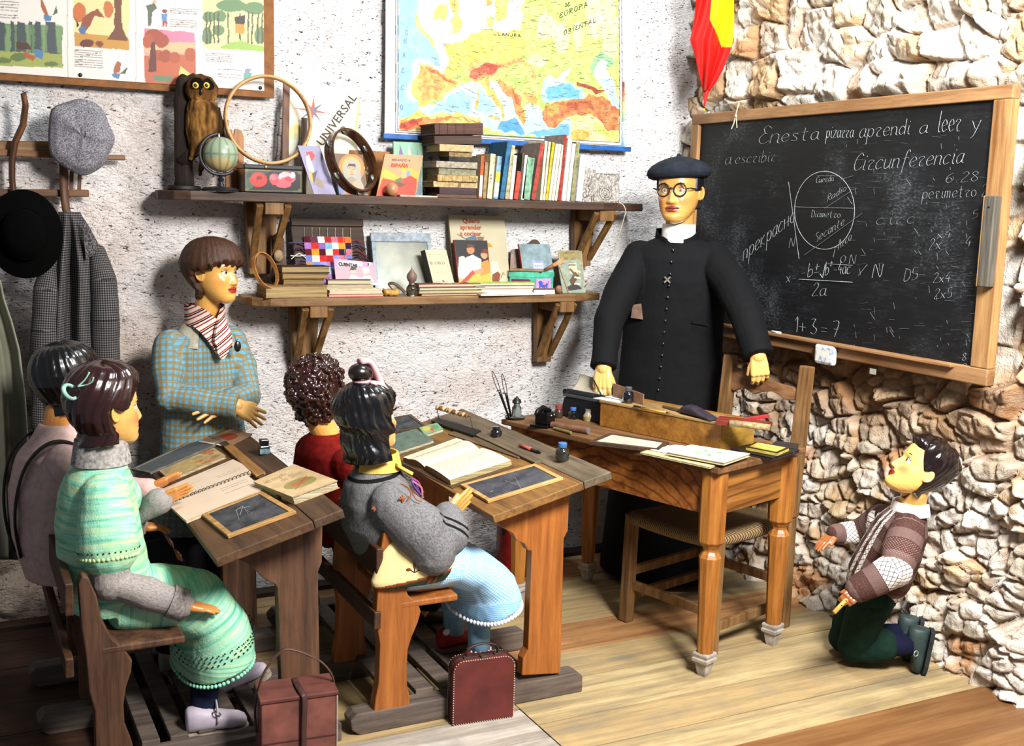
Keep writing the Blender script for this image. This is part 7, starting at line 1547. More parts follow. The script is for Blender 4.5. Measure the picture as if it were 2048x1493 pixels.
        if 'picture-spined' in lab: put('spine_label',MB().box((-t_*.46,-.0016,h*.05),(t_*.46,-.0009,h*.38)),flat('#ded8cc',.7),r,world=False); put('spine_label',MB().box((-t_*.46,-.0016,h*.40),(t_*.46,-.0009,h*.62)),flat('#cfa02c',.7),r,world=False)
    # embossed metal plaques
    al=NT('pewter'); nn=al.noise(al.coord(),70,4,.7); al.bump(nn,.9,.006); alm=al.fin(al.ramp(nn,[(.35,'#6d6760'),(.65,'#b0a9a0')]),.38,.5,.65)
    t,W0,A,B,n=card('metal_plaque','square embossed metal plaque with a round relief at shelf end','metal plaque',((1184,412),(1238,413),(1237,350),(1186,345)),4.19,4.225,.006,None,40,'#8a847c',z,book=False,mat=None); t.children[0].data.materials[0]=alm
    c0=onplane(1211,387,W0[0],n); M_=(-n).to_track_quat('Z','Y').to_matrix(); put('round_relief',MB().ring(c0,.026,.006,32,8,M_,.7).ring(c0,.017,.004,28,8,M_,.7).ell(c0,(.010,.010,.005),16,10,M_),alm,t,smooth=True); put('relief_border',MB().tube([W0[0]+A*.006+B*.006,W0[1]-A*.006+B*.006,W0[2]-A*.006-B*.006,W0[3]+A*.006-B*.006,W0[0]+A*.006+B*.006],.003,6),alm,t,smooth=True)
    t,W0,A,B,n=card('metal_plaque','crumpled narrow metal plaque beside the round relief one','metal plaque',((1164,411),(1186,412),(1190,346),(1170,338)),4.20,4.225,.004,None,40,'#8a847c',z,book=False); t.children[0].data.materials[0]=alm
    m=MB(); r=random.Random(2)
    for k in range(7): m.ell(W0[0]+A*r.uniform(.008,.032)+B*r.uniform(.02,.11)-n*.001,(.009,.005,.012),10,8)
    put('relief',m,alm,t,smooth=True)
upper_shelf()
# ---------------------------------------------------------------- lower shelf
def sbook(name,label,px0,px1,yf,z0,h,dp,cover,pagec,yaw=0,cat='book',group=None,spine='front',over=.003):
    """a book lying on the shelf; yf = front edge"""
    x0,x1=at(px0,600,y=yf).x,at(px1,600,y=yf).x; w=(x1-x0)/2; t=thing(name,label,cat,((x0+x1)/2,yf,z0),yaw,group)
    b=min(.0025,h*.2); put('cover',MB().box((-w,0,0),(w,dp,b)).box((-w,0,h-b),(w,dp,h)),cover,t,world=False); put('pages',MB().box((-w+over,.001+over*.3,b),(w-over,dp-over,h-b)),paper_edge(pagec),t,world=False)
    if spine=='left': put('spine',MB().box((-w-.001,0,0),(-w+.002,dp,h)),cover,t,world=False,bevel=.001)
    if spine=='front': put('spine',MB().box((-w,-.0015,0),(w,.0012,h)),cover,t,world=False,bevel=.001)
    return t
def lower_shelf():
    z=SZ2+.001
    # embroidery hoop
    nrm=V((.62,-.70,.35)).normalized(); M_=nrm.to_track_quat('Z','Y').to_matrix(); c=at(531,541,y=4.165); put('embroidery_hoop',MB().lathe([(.066,-.007),(.071,-.007),(.071,.007),(.066,.007)],c,56,M_,loop=True),wood('#a5723c','#8a5a2a','x',.8,.45,'#6d4620',wear=.1),None,label='small wooden embroidery hoop leaning on brown books at shelf left end',cat='hoop')
    # niche figurine
    y=4.285; t=thing('niche_figurine','small carved mouse-like figure in a narrow wooden niche','figurine',at(556,590,y=y)); w=wood('#5a4128','#43301d','z',1.4,.7,'#291c10'); q=[at(a,b,y=y) for a,b in ((540,600),(571,600),(569,478),(556,466),(542,476))]
    for p in q[:2]: p.z=z
    put('niche_board',slab(q,V((0,1,0)),.014),w,t,bevel=.002); m=MB(); m.ell(at(557,512,y=y-.012),(.020,.014,.024),14,10); m.ell(at(556,486,y=y-.012),(.012,.010,.014),14,10); m.ell(at(549,476,y=y-.010),(.006,.004,.009),10,8); m.ell(at(563,476,y=y-.010),(.006,.004,.009),10,8); put('figure',fuse(m,.0025,2),flat('#8a7458',.7,.2,amt=.3,scale=60),t); put('red_bead',MB().ell(at(557,464,y=y-.006),(.006,.006,.006),10,8),flat('#8f2a20',.5),t,smooth=True)
    # patchwork loom
    y0,y1=4.275,4.345; fr=wood('#3a2615','#2a1a0e','x',1,.65,'#170d06'); bl,br,tr,tl=(598,566),(742,566),(722,433),(580,437); Wl=[at(*bl,y=y0),at(*br,y=y0),at(*tr,y=y1),at(*tl,y=y1)]; Wl[0].z=Wl[1].z=z; A=Wl[1]-Wl[0]; B=Wl[3]-Wl[0]; n=A.cross(B).normalized(); n=n if n.y>0 else -n
    t=thing('loom_board','small brown loom board with a woven colourful patchwork','loom',(Wl[0]+Wl[1])/2); F=lambda u,v,d=0: Wl[0]+A*u+B*v-n*d
    put('board',slab([F(0,0),F(1,0),F(1,1),F(0,1)],n,.012),fr,t,bevel=.002); put('top_bar',slab([F(0,.90,.012),F(1,.90,.012),F(1,1,.012),F(0,1,.012)],n,.012),fr,t,bevel=.002)
    for u in np.linspace(.16,.80,7): put('warp_thread',MB().tube([F(u,.02,.004),F(u,.80,.006),F(u+.01,.88,.008)],.0010,5),flat('#b9a98c',.8),t)
    cols='#6b74b0 #a37a5a #a12a26 #7d86c4 #5a1c22 #3f5a52 #b5302c #c2662f #cfc3b0 #b0bf6a #6aa0b4 #2a2038 #cf7f92 #d9c0b0 #3f8f84 #c98a2f #d9dcd4 #7a5a96 #4a1a24 #8fb5c4 #b56a7a #9a6aa6 #e0d8cc #5f3040'.split(); r=random.Random(6); cv=Canvas(80,80,'#8a6a86')
    for i in range(7):
        for j in range(9): cv.rect(i/7,j/9,(i+1)/7,(j+1)/9,r.choice(cols))
    cv.mottle(.16,40); sheet('patchwork',cv,F(.14,.02,.008),A*.66,B*.74,t,painted(.95,.1,bump=.6),bend=lambda U,W2: np.stack([0*U,-.006*np.sin(U*5)-.003*np.sin(W2*9),0*U],-1))
    for s in range(16):
        v=.06+.66*s/16; 
        for side in (0,1):
            u0=.14 if side==0 else .80; d=-1 if side==0 else 1; put('fringe',MB().tube(cat_curve([F(u0,v,.010),F(u0+d*.09,v+r.uniform(-.02,.06),.016),F(u0+d*r.uniform(.14,.22),v-r.uniform(.0,.08),.010)],3),.0022,5),flat(r.choice(['#4a1a24','#2a2038','#d9d2c4','#6a2030','#3f4a6a']),.9),t)
    # brown book stack
    bc=lambda c: flat(c,.75,.15,amt=.3,scale=30)
    sbook('brown_book','thick tan book with cream page edges lying at front left of lower shelf',531,656,4.14,z,.046,.14,bc('#7d5f3c'),'#a98f62',.0,spine=None)
    b0=z+.0465
    for a,b,h,c,pc,lab,yf in ((566,650,.022,'#5f4a30','#8f7650','brown book at the bottom of rear stack beside hoop',4.185),(564,659,.022,'#6a4d2e','#9c8358','tan-edged brown book in the middle of rear stack',4.18),(563,660,.026,'#33241a','#a28a5e','dark-covered book on top of the rear brown stack',4.175)):
        sbook('brown_book',lab,a,b,yf,b0,h,.085,bc(c),pc,.03,spine=None); b0+=h+.0005
    # arithmetic booklet
    def cu(cv,q):
        P_=lambda p,c,op=1: cv.poly(q(p),c,op); P_([(667,532),(750,535),(753,572),(672,562)],'#d998a2'); P_([(672,560),(753,566),(754,572),(673,565)],'#e0d6cf'); P_([(675,523),(724,523),(725,533),(676,532)],'#e9e6df')
        def E(x,y_,rx,ry,c): P_([(x+rx*math.cos(k/8*PI),y_+ry*math.sin(k/8*PI)) for k in range(16)],c)
        E(738,527,4,5,'#e9e6df'); E(706,541,6,7,'#d9b09a'); P_([(699,541),(702,534),(710,534),(713,540)],'#2a2020'); P_([(697,560),(702,550),(712,551),(718,560)],'#e6dfd6'); E(730,542,6,7,'#d9b8a0'); P_([(723,540),(727,534),(736,536),(739,546)],'#e6dcc4'); P_([(722,560),(728,551),(740,552),(748,562)],'#e2dad2'); E(719,557,4,2,'#e6dfd6')
    t,W0,A,B,n=card('arithmetic_booklet','pink booklet titled CUENTAS 5 standing before the loom','booklet',((672,563),(754,571),(748,517),(667,517)),4.237,4.262,.004,cu,64,'#b98fb0',None,book=False)
    dz=0; lettering('title','CUENTAS',onplane(677,531,W0[0],n)-n*.0012,A,B,.0175,flat('#151515',.6),t,bold=.0012); lettering('title','5',onplane(735,531,W0[0],n)-n*.0012,A,B,.014,flat('#151515',.6),t,bold=.0008)
    zb=z; 
    for a,b,h,c,pc,lab,yf,yw in ((657,768,.012,'#a04a48','#c9b79a','red-edged exercise book at the bottom beside tan book',4.142,.0),(658,766,.016,'#c9b79a','#cfc0a2','cream exercise book with curled edge near shelf front',4.146,.02),(652,748,.014,'#a89878','#b9a888','buff exercise book under the grey one',4.19,.0),(655,742,.020,'#4f4a48','#c2b492','grey-covered book on top of exercise book pile',4.20,-.02)):
        sbook('exercise_book',lab,a,b,yf,zb,h,(.09 if yf<4.16 else .032),flat(c,.75,.15,amt=.2,scale=40),pc,yw,spine=None); zb+=h+.0004
    x=at(783,598,y=4.16).x; m=MB(); loft(m,[(V((x-.03+.0075*k,4.17,z+.014+.002*math.sin(k))),V((0,.022+.003*math.sin(k*1.3),0)),V((0,0,.013+.003*math.cos(k*1.9)))) for k in range(9)],18,.7)
    p=thing('leather_pouch','small yellow leather pouch with a strap on lower shelf','pouch',V((x,4.17,z))); put('pouch_body',m,flat('#a9803a',.6,.3,amt=.25,scale=40),p,smooth=True); put('pouch_strap',MB().tube(cat_curve([V((x+.005,4.165,z+.026)),V((x-.005,4.18,z+.045)),V((x+.02,4.19,z+.048)),V((x+.045,4.18,z+.03)),V((x+.06,4.17,z+.012))],4),.006,8,flat=.4),flat('#4f331d',.6),p,smooth=True)
    # mirror
    y0,y1=4.27,4.35; Wl=[at(752,590,y=y0),at(868,586,y=y0),at(880,470,y=y1),at(742,466,y=y1)]; Wl[0].z=Wl[1].z=z; A=Wl[1]-Wl[0]; B=Wl[3]-Wl[0]; Wl[2]=Wl[0]+A*1.0+B; n=A.cross(B).normalized(); n=n if n.y>0 else -n
    t=thing('framed_mirror','grey-framed old mirror leaning on the wall on lower shelf','mirror',(Wl[0]+Wl[1])/2); F=lambda u,v,d=0: Wl[0]+A*u+B*v-n*d
    gm=flat('#8c98a2',.5,.3,amt=.2,scale=50)
    put('top_bar',slab([F(-.02,.85,.008),F(1.02,.85,.008),F(1.02,1,.008),F(-.02,1,.008)],n,.016),gm,t,bevel=.003)
    for u0,u1 in ((-.01,.05),(.95,1.01)): put('side_bar',slab([F(u0,0,.005),F(u1,0,.005),F(u1,.85,.005),F(u0,.85,.005)],n,.013),gm,t,bevel=.002)
    mi=NT('old_mirror'); nn=mi.noise(mi.coord(),6,4); put('glass',slab([F(.04,.0),F(.96,0),F(.96,.86),F(.04,.86)],n,.006),mi.fin(mi.ramp(nn,[(.35,'#7d837f'),(.65,'#a3a294')]),.3,.5,.8),t)
    # glass jar with pear-shaped stopper
    p=at(823,606,y=4.155); p.z=z; t=thing('stoppered_bottle','small clear glass bottle with a brown pear-shaped stopper','bottle',p); put('bottle',MB().lathe([(.018,0),(.0215,.003),(.0215,.032),(.017,.042),(.012,.046),(.012,.052)],p,28),glassm('#cfd6d8'),t,smooth=True,angle=.7); put('stopper',MB().lathe([(.011,.050),(.012,.056),(.017,.062),(.021,.074),(.019,.086),(.010,.098),(.003,.106),(.0015,.114)],p,24),flat('#6d5548',.5,.4,amt=.15),t,smooth=True,angle=.7)
    # red exercise books
    zb=z
    for a,b,h,c,pc,lab,yf,yw in ((842,975,.009,'#6d2420','#c9b79a','maroon-edged notebook at the bottom of red notebook pile',4.14,.02),(838,968,.012,'#8a7448','#cbbd9c','ochre notebook in the red notebook pile',4.145,-.01),(838,970,.012,'#4a5a42','#d2c8ac','green-covered notebook below the red one',4.147,.01),(836,962,.014,'#7d2824','#d2c6aa','red-covered notebook with pasted picture on top of pile',4.15,.03)):
        t=sbook('notebook',lab,a,b,yf,zb,h,.05,flat(c,.7,.2,amt=.15,scale=40),pc,yw,'notebook',None,None); zb+=h+.0004
    put('pasted_label',MB().box((-.03,.008,h),(.045,.042,h+.0006)),flat('#b8a18c',.6,amt=.4,scale=60),t,world=False)
    # EL CIELO
    def cielo(cv,q):
        cv.line(q([(858,508),(890,508),(903,562),(872,562),(858,508)]),.010,'#8d8168'); cv.lines(.25,.8,(.50,.47,.12),'#8d8168',.012,3); cv.ell((.5,.30),(.05,.03),'#6d6250')
    t,W0,A,B,n=card('astronomy_book','cream book titled EL CIELO leaning beside the mirror','book',((872,588),(914,586),(894,501),(850,500)),4.20,4.235,.045,cielo,60,'#cbbf9c',z,spine='#15120f')
    lettering('title','EL CIELO',onplane(860,529,W0[0],n)-n*.0012,A,B,.0165,flat('#6d6450',.6),t)
    # red spined story book
    def story(cv,q):
        P_=lambda p,c,op=1: cv.poly(q(p),c,op)
        def E(x,y_,rx,ry,c): P_([(x+rx*math.cos(k/8*PI),y_+ry*math.sin(k/8*PI)) for k in range(16)],c)
        P_([(905,480),(980,480),(985,545),(918,545)],'#2c2a2c'); P_([(918,575),(985,575),(984,545),(950,538),(920,550)],'#cfae4a'); P_([(916,556),(918,515),(926,512),(940,525),(952,540),(935,560)],'#ddd2c2'); E(941,499,8,9,'#c98f68'); P_([(932,497),(936,488),(947,489),(950,498),(944,494),(936,496)],'#6d3a20'); P_([(932,515),(945,509),(962,518),(964,540),(940,545),(934,530)],'#c3cdd9'); E(968,508,7,9,'#cf9a76'); P_([(961,505),(966,496),(976,498),(977,518),(973,506)],'#7a3a1e'); P_([(962,524),(976,518),(982,545),(960,552)],'#d28a3c'); P_([(938,545),(965,535),(968,543),(942,552)],'#c98f68'); P_([(922,565),(945,540),(950,546),(928,570)],'#b5473a'); P_([(918,572),(985,572),(985,577),(918,577)],'#cfc9bb')
    t,W0,A,B,n=card('story_book','red-spined story book with two children on its cover','book',((920,588),(985,586),(977,486),(909,480)),4.245,4.29,.014,story,64,'#8a7a5a',z,spine='#9a2028')
    # cookery book
    def cook(cv,q):
        P_=lambda p,c,op=1: cv.poly(q(p),c,op); cv.mottle(.04,4); P_([(930,478),(950,470),(955,484),(935,490)],'#54779a'); cv.line(q([(915,470),(935,482)]),.014,'#3a4a58'); P_([(953,474),(967,474),(965,484),(955,484)],'#8a6d4a'); P_([(956,486),(978,486),(985,494),(960,498)],'#c99a3a'); P_([(980,525),(995,525),(1000,560),(985,560)],'#d9d6c8'); P_([(983,552),(995,545),(1000,552),(997,568),(984,568)],'#8a4a2a'); cv.line(q([(1000,560),(1005,548),(1008,552)]),.012,'#8a5a30')
    t,W0,A,B,n=card('cookery_book','large cream cookery book titled Quiero aprender a cocinar','book',((912,590),(1022,588),(1008,435),(897,430)),4.30,4.352,.012,cook,100,'#cfc5a4',z,spine='#8f7d54')
    for s,x,y_ in (('Quiero',925,446),('aprender',920,459),('a cocinar',920,471.5)): lettering('title',s,onplane(x,y_,W0[0],n)-n*.0012,A,B,.027,flat('#a83a22',.6),t,bold=.0007)
    # magazines at right
    zb=z
    for a,b,h,c,pc,lab,yf,yw,dd in ((960,1092,.006,'#ddd6c4','#e0dccc','loose cream papers hanging over the lower shelf front',4.118,.05,.085),(962,1066,.016,'#e2dfd4','#d9d4c4','cream magazine above the loose papers',4.145,.02,.07),(948,1068,.016,'#7a4a3a','#d2cbb8','brown-backed magazine beneath the yellow one',4.15,.0,.07),(940,1068,.010,'#9aa64c','#dedacb','yellow-green illustrated magazine on top of the pile',4.155,-.04,.066)):
        t=sbook('magazine',lab,a,b,yf,zb,h,dd,flat(c,.5,.3,amt=.25,scale=25),pc,yw,'magazine',None,None); zb+=h+.0004
    for k in (-.03,.05): put('metal_clip',MB().box((k,-.002,-.028),(k+.014,.001,-.016)),flat('#6d6a66',.4,.5,.6),t,world=False)
    # half round board, marbled notebook, tin, peg, dowel
    y=4.345; c=at(1070,500,y=y); put('round_board',slab([c+V((.031*math.cos(k*PI/12),0,.045*math.sin(k*PI/12))) for k in range(13)]+[c+V((-.031,0,-.10)),c+V((.031,0,-.10))],V((0,1,0)),.012),wood('#5a452f','#42311f','x',1,.6,'#271b10'),None,label='round-topped brown board behind the marbled notebook',cat='board')
    put('pink_card',slab([at(1020,548,y=4.335),at(1043,548,y=4.335),at(1043,497,y=4.35),at(1022,500,y=4.35)],V((0,1,0)),.003),flat('#8f7a70',.8),None,label='dull pink card standing left of the marbled notebook',cat='card')
    t2=NT('marbled_paper'); nn=t2.noise(t2.coord(),95,4,.8,1.2); mm=t2.fin(t2.ramp(nn,[(.40,'#2f3a40'),(.48,'#7fa0a8'),(.56,'#c5cfca'),(.66,'#50626a')]),.6,.2)
    t,W0,A,B,n=card('index_notebook','marbled notebook with red spine and INDICE label','notebook',((1047,548),(1108,548),(1104,490),(1038,488)),4.27,4.30,.010,None,40,'#7d9298',None,spine='#a83228'); t.children[0].data.materials[0]=mm
    c0=onplane(1076,529,W0[0],n); put('label_plate',slab([c0-A*.028-B*.020-n*.001,c0+A*.028-B*.020-n*.001,c0+A*.028+B*.016-n*.001,c0-A*.028+B*.016-n*.001],n,.001),flat('#8f93c4',.6),t); put('label_paper',slab([c0-A*.022-B*.017-n*.0018,c0+A*.022-B*.017-n*.0018,c0+A*.022+B*.006-n*.0018,c0-A*.022+B*.006-n*.0018],n,.0008),flat('#d9dbe6',.6),t); lettering('title','INDICE',c0-A*.019-B*.012-n*.0022,A,B,.0125,flat('#5a6aa6',.6),t,bold=.0004)
    gr=flat('#4fa98a',.4,.3); ca=at(1064,592,y=4.235); cb=at(1106,590,y=4.265); cl=at(1018,590,y=4.29); ca.z=cb.z=cl.z=z; hh=.082; t=thing('green_tin','green tin box with a blue animal picture on pink','tin box',(ca+cb+cl)/3); cd=cb+cl-ca
    put('tin_body',MB().hexa([ca,cb,cd,cl],[p+Z3*hh for p in (ca,cb,cd,cl)]),flat('#4d9f84',.4,.3),t,bevel=.002); put('lid',MB().hexa([p+Z3*hh*.78 for p in (ca+(ca-cd)*.02,cb+(cb-cl)*.02,cd+(cd-ca)*.02,cl+(cl-cb)*.02)],[p+Z3*(hh+.004) for p in (ca+(ca-cd)*.02,cb+(cb-cl)*.02,cd+(cd-ca)*.02,cl+(cl-cb)*.02)]),gr,t,bevel=.002)
    cv=Canvas(48,48,'#b787c4'); cv.ell((.5,.48),(.30,.22),'#3b4fa8'); cv.ell((.28,.68),(.13,.14),'#3b4fa8'); 
    for x in (.26,.44,.58,.72): cv.rect(x-.05,.14,x+.05,.40,'#3b4fa8')
    cv.ell((.56,.58),(.12,.11),'#d9866a'); cv.line([(.78,.5),(.86,.66),(.82,.78)],.05,'#3b4fa8')
    f=(cb-ca); nn_=V((f.y,-f.x,0)).normalized(); sheet('picture_panel',cv,ca+f*.16+nn_*.0026+Z3*.008,f*.70,Z3*.050,t,painted(.4,.3)); f2=(cl-ca); nn2=V((-f2.y,f2.x,0)).normalized(); nn2=nn2 if nn2.x<0 else -nn2; put('side_panel',slab([ca+f2*.1+nn2*.002+Z3*.008,ca+f2*.9+nn2*.002+Z3*.008,ca+f2*.9+nn2*.002+Z3*.056,ca+f2*.1+nn2*.002+Z3*.056],-nn2,.001),flat('#5f2436',.5),t)
    wz=z+hh+.004; a,b=at(1020,536,y=4.285),at(1085,546,y=4.235); a.z=b.z=wz+.0075; put('dowel',MB().tube([a,b],.0075,16),wood('#8a6a42','#6d5030','x',1,.6,'#4a331c',wear=.1),None,True,label='short wooden dowel lying on the green tin',cat='dowel',angle=.7)
    a,b=at(1088,548,y=4.25),at(1128,520,y=4.22); a.z=wz+.008; t=thing('carved_hand','small carved wooden hand on a peg above the green tin','wooden toy',a); put('peg',MB().tube([a,a.lerp(b,.55)],[.007,.008],12),wood('#8a5a34','#6d4426','x',1),t,smooth=True); m=MB(); limb(m,[a.lerp(b,.5),a.lerp(b,.7)],[.009,.011],12)
    for k in range(4): 
        o=V((0,(k-1.5)*.003,(k-1.5)*.0045)); limb(m,[a.lerp(b,.7)+o,a.lerp(b,.95)+o*1.2],[.0045,.0035],8)
    put('hand',fuse(m,.0018,2),flat('#b5764a',.5),t)
    x0,x1=at(1068,600,y=4.15).x,at(1109,600,y=4.15).x; t=thing('chalk_box','small white rectangular box at the front of lower shelf','box',((x0+x1)/2,4.16,z)); put('box_tray',MB().box((x0,4.15,z),(x1,4.18,z+.018)),flat('#dcdcda',.5,.2),t,bevel=.001); put('box_lid',MB().box((x0,4.15,z+.0182),(x1,4.18,z+.024)),flat('#6a4a44',.6),t,bevel=.001)
    p=at(1117,598,y=4.165); p.z=z+.018; put('walnut',MB().ell(p,(.016,.016,.018),18,12),flat('#7d5a40',.7,.2,amt=.35,scale=70,bump=.7),None,True,label='brown walnut-like ball beside the white box on lower shelf',cat='ball')
    def pc(cv,q,s=0):
        r=random.Random(5+s); 
        for k in range(60): cv.ell((r.random(),r.random()),(r.uniform(.04,.12),r.uniform(.02,.07)),r.choice(['#8f8a4a','#b5a84f','#a8684a','#6d7a4a','#c9b878','#b57a70']),.75)
        cv.line([(.02,.02),(.98,.02),(.98,.98),(.02,.98),(.02,.02)],.05,'#b8aa84')
    card('picture_card','tall card with a floral printed picture at right end of lower shelf','card',((1124,590),(1171,592),(1169,501),(1116,501)),4.25,4.29,.003,pc,44,'#a39a6a',z,book=False)
    def pc2(cv,q):
        cv.mottle(.15,9); P_=lambda p,c,op=1: cv.poly(q(p),c,op); cv.line(q([(1128,526),(1140,522),(1156,524),(1160,590)]),.02,'#a8a27a'); P_([(1135,530),(1152,528),(1156,560),(1140,552)],'#cfc3a0'); P_([(1138,570),(1150,548),(1158,560),(1144,584)],'#5a4a38'); P_([(1136,532),(1150,531),(1150,534),(1136,535)],'#5a4a38'); P_([(1140,540),(1154,556),(1150,560),(1138,544)],'#6d5638'); P_([(1132,586),(1150,575),(1164,590),(1136,594)],'#3f3a34')
        for y_ in (545,560,575): P_([(1148,y_),(1160,y_+2),(1160,y_+6),(1148,y_+4)],'#e0d6b4')
    t,W0,A,B,n=card('embossed_card','smaller pale green embossed card leaning on the floral card','card',((1125,600),(1170,600),(1162,517),(1115,520)),4.19,4.225,.004,pc2,48,'#8c9a88',z,book=False); put('thin_rod',MB().tube([onplane(1118,534,W0[0],n)-n*.004,onplane(1138,590,W0[0],n)-n*.004],.0022,8),flat('#a97a4a',.5),t)
    # string
    pts=[at(1232,405,y=4.16),at(1245,409,y=4.128),at(1251,422,y=4.124),at(1247,440,y=4.126),at(1232,490,y=4.15),at(1214,530,y=4.17),at(1195,555,y=4.19),at(1175,568,y=4.22),at(1168,576,y=4.25)]; put('string',MB().tube(cat_curve(pts,6),.0024,6),flat('#a59c8e',.9,.1,amt=.3,scale=200),None,True,label='pale string hanging from upper shelf end down to lower shelf',cat='string')
lower_shelf()
# ---------------------------------------------------------------- left desk
def left_desk_items():
    P0,n=edgeL(0,0),nL; E=.0006
    lw=wood('#b98f5a','#9c7440','x',.9,.5,'#7d5a2e',wear=.15); gw=wood('#6d6a5c','#57544a','y',.9,.6,'#3f3c34',wear=.3)
    slate('school_slate','old grey slate with wide grey frame at far left of the dark desk',((262,938),(300,946),(452,880),(412,868)),P0,n,.012,gw,E,.008,None,'#4a4e4e')
    def pic(cv,q): cv.mottle(.15,6); cv.ell((.55,.55),(.28,.24),'#8a3a24'); cv.ell((.3,.4),(.15,.12),'#6d5034'); cv.rect(0,.0,1,.08,'#c9bfae')
    lying('picture_book','thin book with reddish cover under the standing child hands','book',((396,884),(452,894),(504,868),(448,857)),P0,n,E,.006,flat('#7d5f48',.6),None,pic,50,edgecol='#8a6c52')
    def pal(cv,q): 
        r=random.Random(3); cv.mottle(.12,8)
        for k in range(26): cv.ell((r.random(),r.random()),(r.uniform(.05,.16),r.uniform(.03,.10)),r.choice(['#b5693c','#8a8a78','#c9a04a','#6d7a7a','#a8502c','#b99a6a']),.6)
        cv.line([(.02,.03),(.98,.03),(.98,.97),(.02,.97),(.02,.03)],.02,'#a8906a')
    lying('picture_book','worn picture book with faded orange and blue cover near spiral notebook','book',((318,942),(338,960),(451,912),(428,896)),P0,n,E,.010,flat('#a08556',.7),None,pal,70,edgecol='#a8905e')
    Q=[onplane(a,b,P0+n*.012,n) for a,b in ((512,953),(530,944),(464,888),(448,894))]; put('wooden_ruler',slab(Q,-n,.010),wood('#a87a42','#8a6030','y',1,.5,'#6d4a22',wear=.15),None,bevel=.001,label='flat wooden ruler strip lying across the dark desk',cat='ruler')
    # spiral notebook
    t=thing('spiral_notebook','open spiral notebook with handwriting in front of the green-dressed child','notebook',onplane(420,980,P0,n))
    def page(q4,name,lines,seed):
        Q=[onplane(a,b,P0+n*.011,n) for a,b in q4]; A=Q[1]-Q[0]; B=Q[3]-Q[0]; cv=Canvas(90,int(90*B.length/A.length),'#cdb8a0'); cv.mottle(.03,5); lines(cv); put(name+'_block',slab([p-n*.0005 for p in Q],-n,.009),flat('#bfa98c',.8),t); u=np.linspace(0,1,cv.w); v=np.linspace(0,1,cv.h); U,W2=np.meshgrid(u,v); q=[np.array(p) for p in Q]; P=(q[0]*((1-U)*(1-W2))[...,None]+q[1]*(U*(1-W2))[...,None]+q[2]*(U*W2)[...,None]+q[3]*((1-U)*W2)[...,None]); me=gridmesh(P); setcol(me,lin_np(cv.a.reshape(-1,3))); put(name,me,painted(.8,.1),t)
    def l1(cv): 
        for k in range(7): cv.lines(.62,.92,[.9-k*.09],'#8d837a',.005,k,.015)
        cv.lines(.25,.5,[.8,.7,.6],'#a59a90',.004,9,.02)
    def l2(cv):
        for k in range(6): cv.lines(.60,.93,[.88-k*.10],'#3a3632',.006,k+20,.012)
    page(((345,1003),(513,942),(466,919),(308,985)),'upper_page',l1,1); page(((372,1042),(528,978),(494,950),(336,1010)),'lower_page',l2,2)
    m=MB()
    for k in range(22):
        p=onplane(340+k*7.6,1007-k*2.9,P0+n*.012,n); m.ring(p,.0065,.0012,12,5,Matrix.Rotation(PI/2,3,'X')@Matrix.Rotation(.2,3,'Z'))
    put('spiral_wire',m,flat('#2a2624',.4,.5,.5),t,smooth=True)
    ch=[[(470,1022),(486,1012),(480,1030)],[(486,1012),(496,1028)],[(476,1018),(500,1014)],[(490,1020),(504,1026)],[(472,1020),(478,1040)]]
    slate('school_slate','new slate with pale wood frame at near edge of the dark desk',((455,1072),(592,1022),(524,982),(402,1028)),P0,n,.016,lw,E,.010,ch)
    def old(cv,q):
        cv.mottle(.10,6)
        
        for s_,x,y_,h in (('un regalo',.10,.76,.11),('de Dios',.34,.60,.13)):
            ss,L=strokes(s_.replace('g','g'),5.6,.2)
            for p in ss: cv.line([(x+u/L*.5,y_+w/9*h) for u,w in smooth2(p,3)],.010,'#4a4034'); cv.ell((.5,.35),(.34,.16),'#8f8350',.6); cv.ell((.45,.35),(.16,.07),'#b5573a',.5); cv.ell((.66,.40),(.14,.06),'#9a6a3a',.6); cv.line([(.25,.2),(.8,.5)],.02,'#8f4a30')
    lying('old_primer','old worn beige book with torn corner at right edge of the dark desk','book',((585,995),(675,962),(588,929),(506,964)),P0,n,E,.024,flat('#b59a6c',.8,.1,amt=.25,scale=30),None,old,90,edgecol='#c2a67c')
    p=onplane(528,908,P0,n); t=thing('ink_bottle','small dark ink bottle with blue-yellow label on the dark desk','ink bottle',p); put('bottle',MB().box((p.x-.017,p.y-.017,p.z-.004),(p.x+.017,p.y+.017,p.z+.030)),flat('#2a2c26',.15,.5,coat=.5),t,bevel=.004); put('label_paper',MB().box((p.x-.0178,p.y-.0178,p.z+.003),(p.x+.015,p.y-.0170,p.z+.020)),flat('#6d8a94',.6,amt=.4,scale=80),t); put('cap',MB().box((p.x-.014,p.y-.014,p.z+.030),(p.x+.014,p.y+.014,p.z+.050)),flat('#14110f',.3,.5),t,bevel=.003)
left_desk_items()
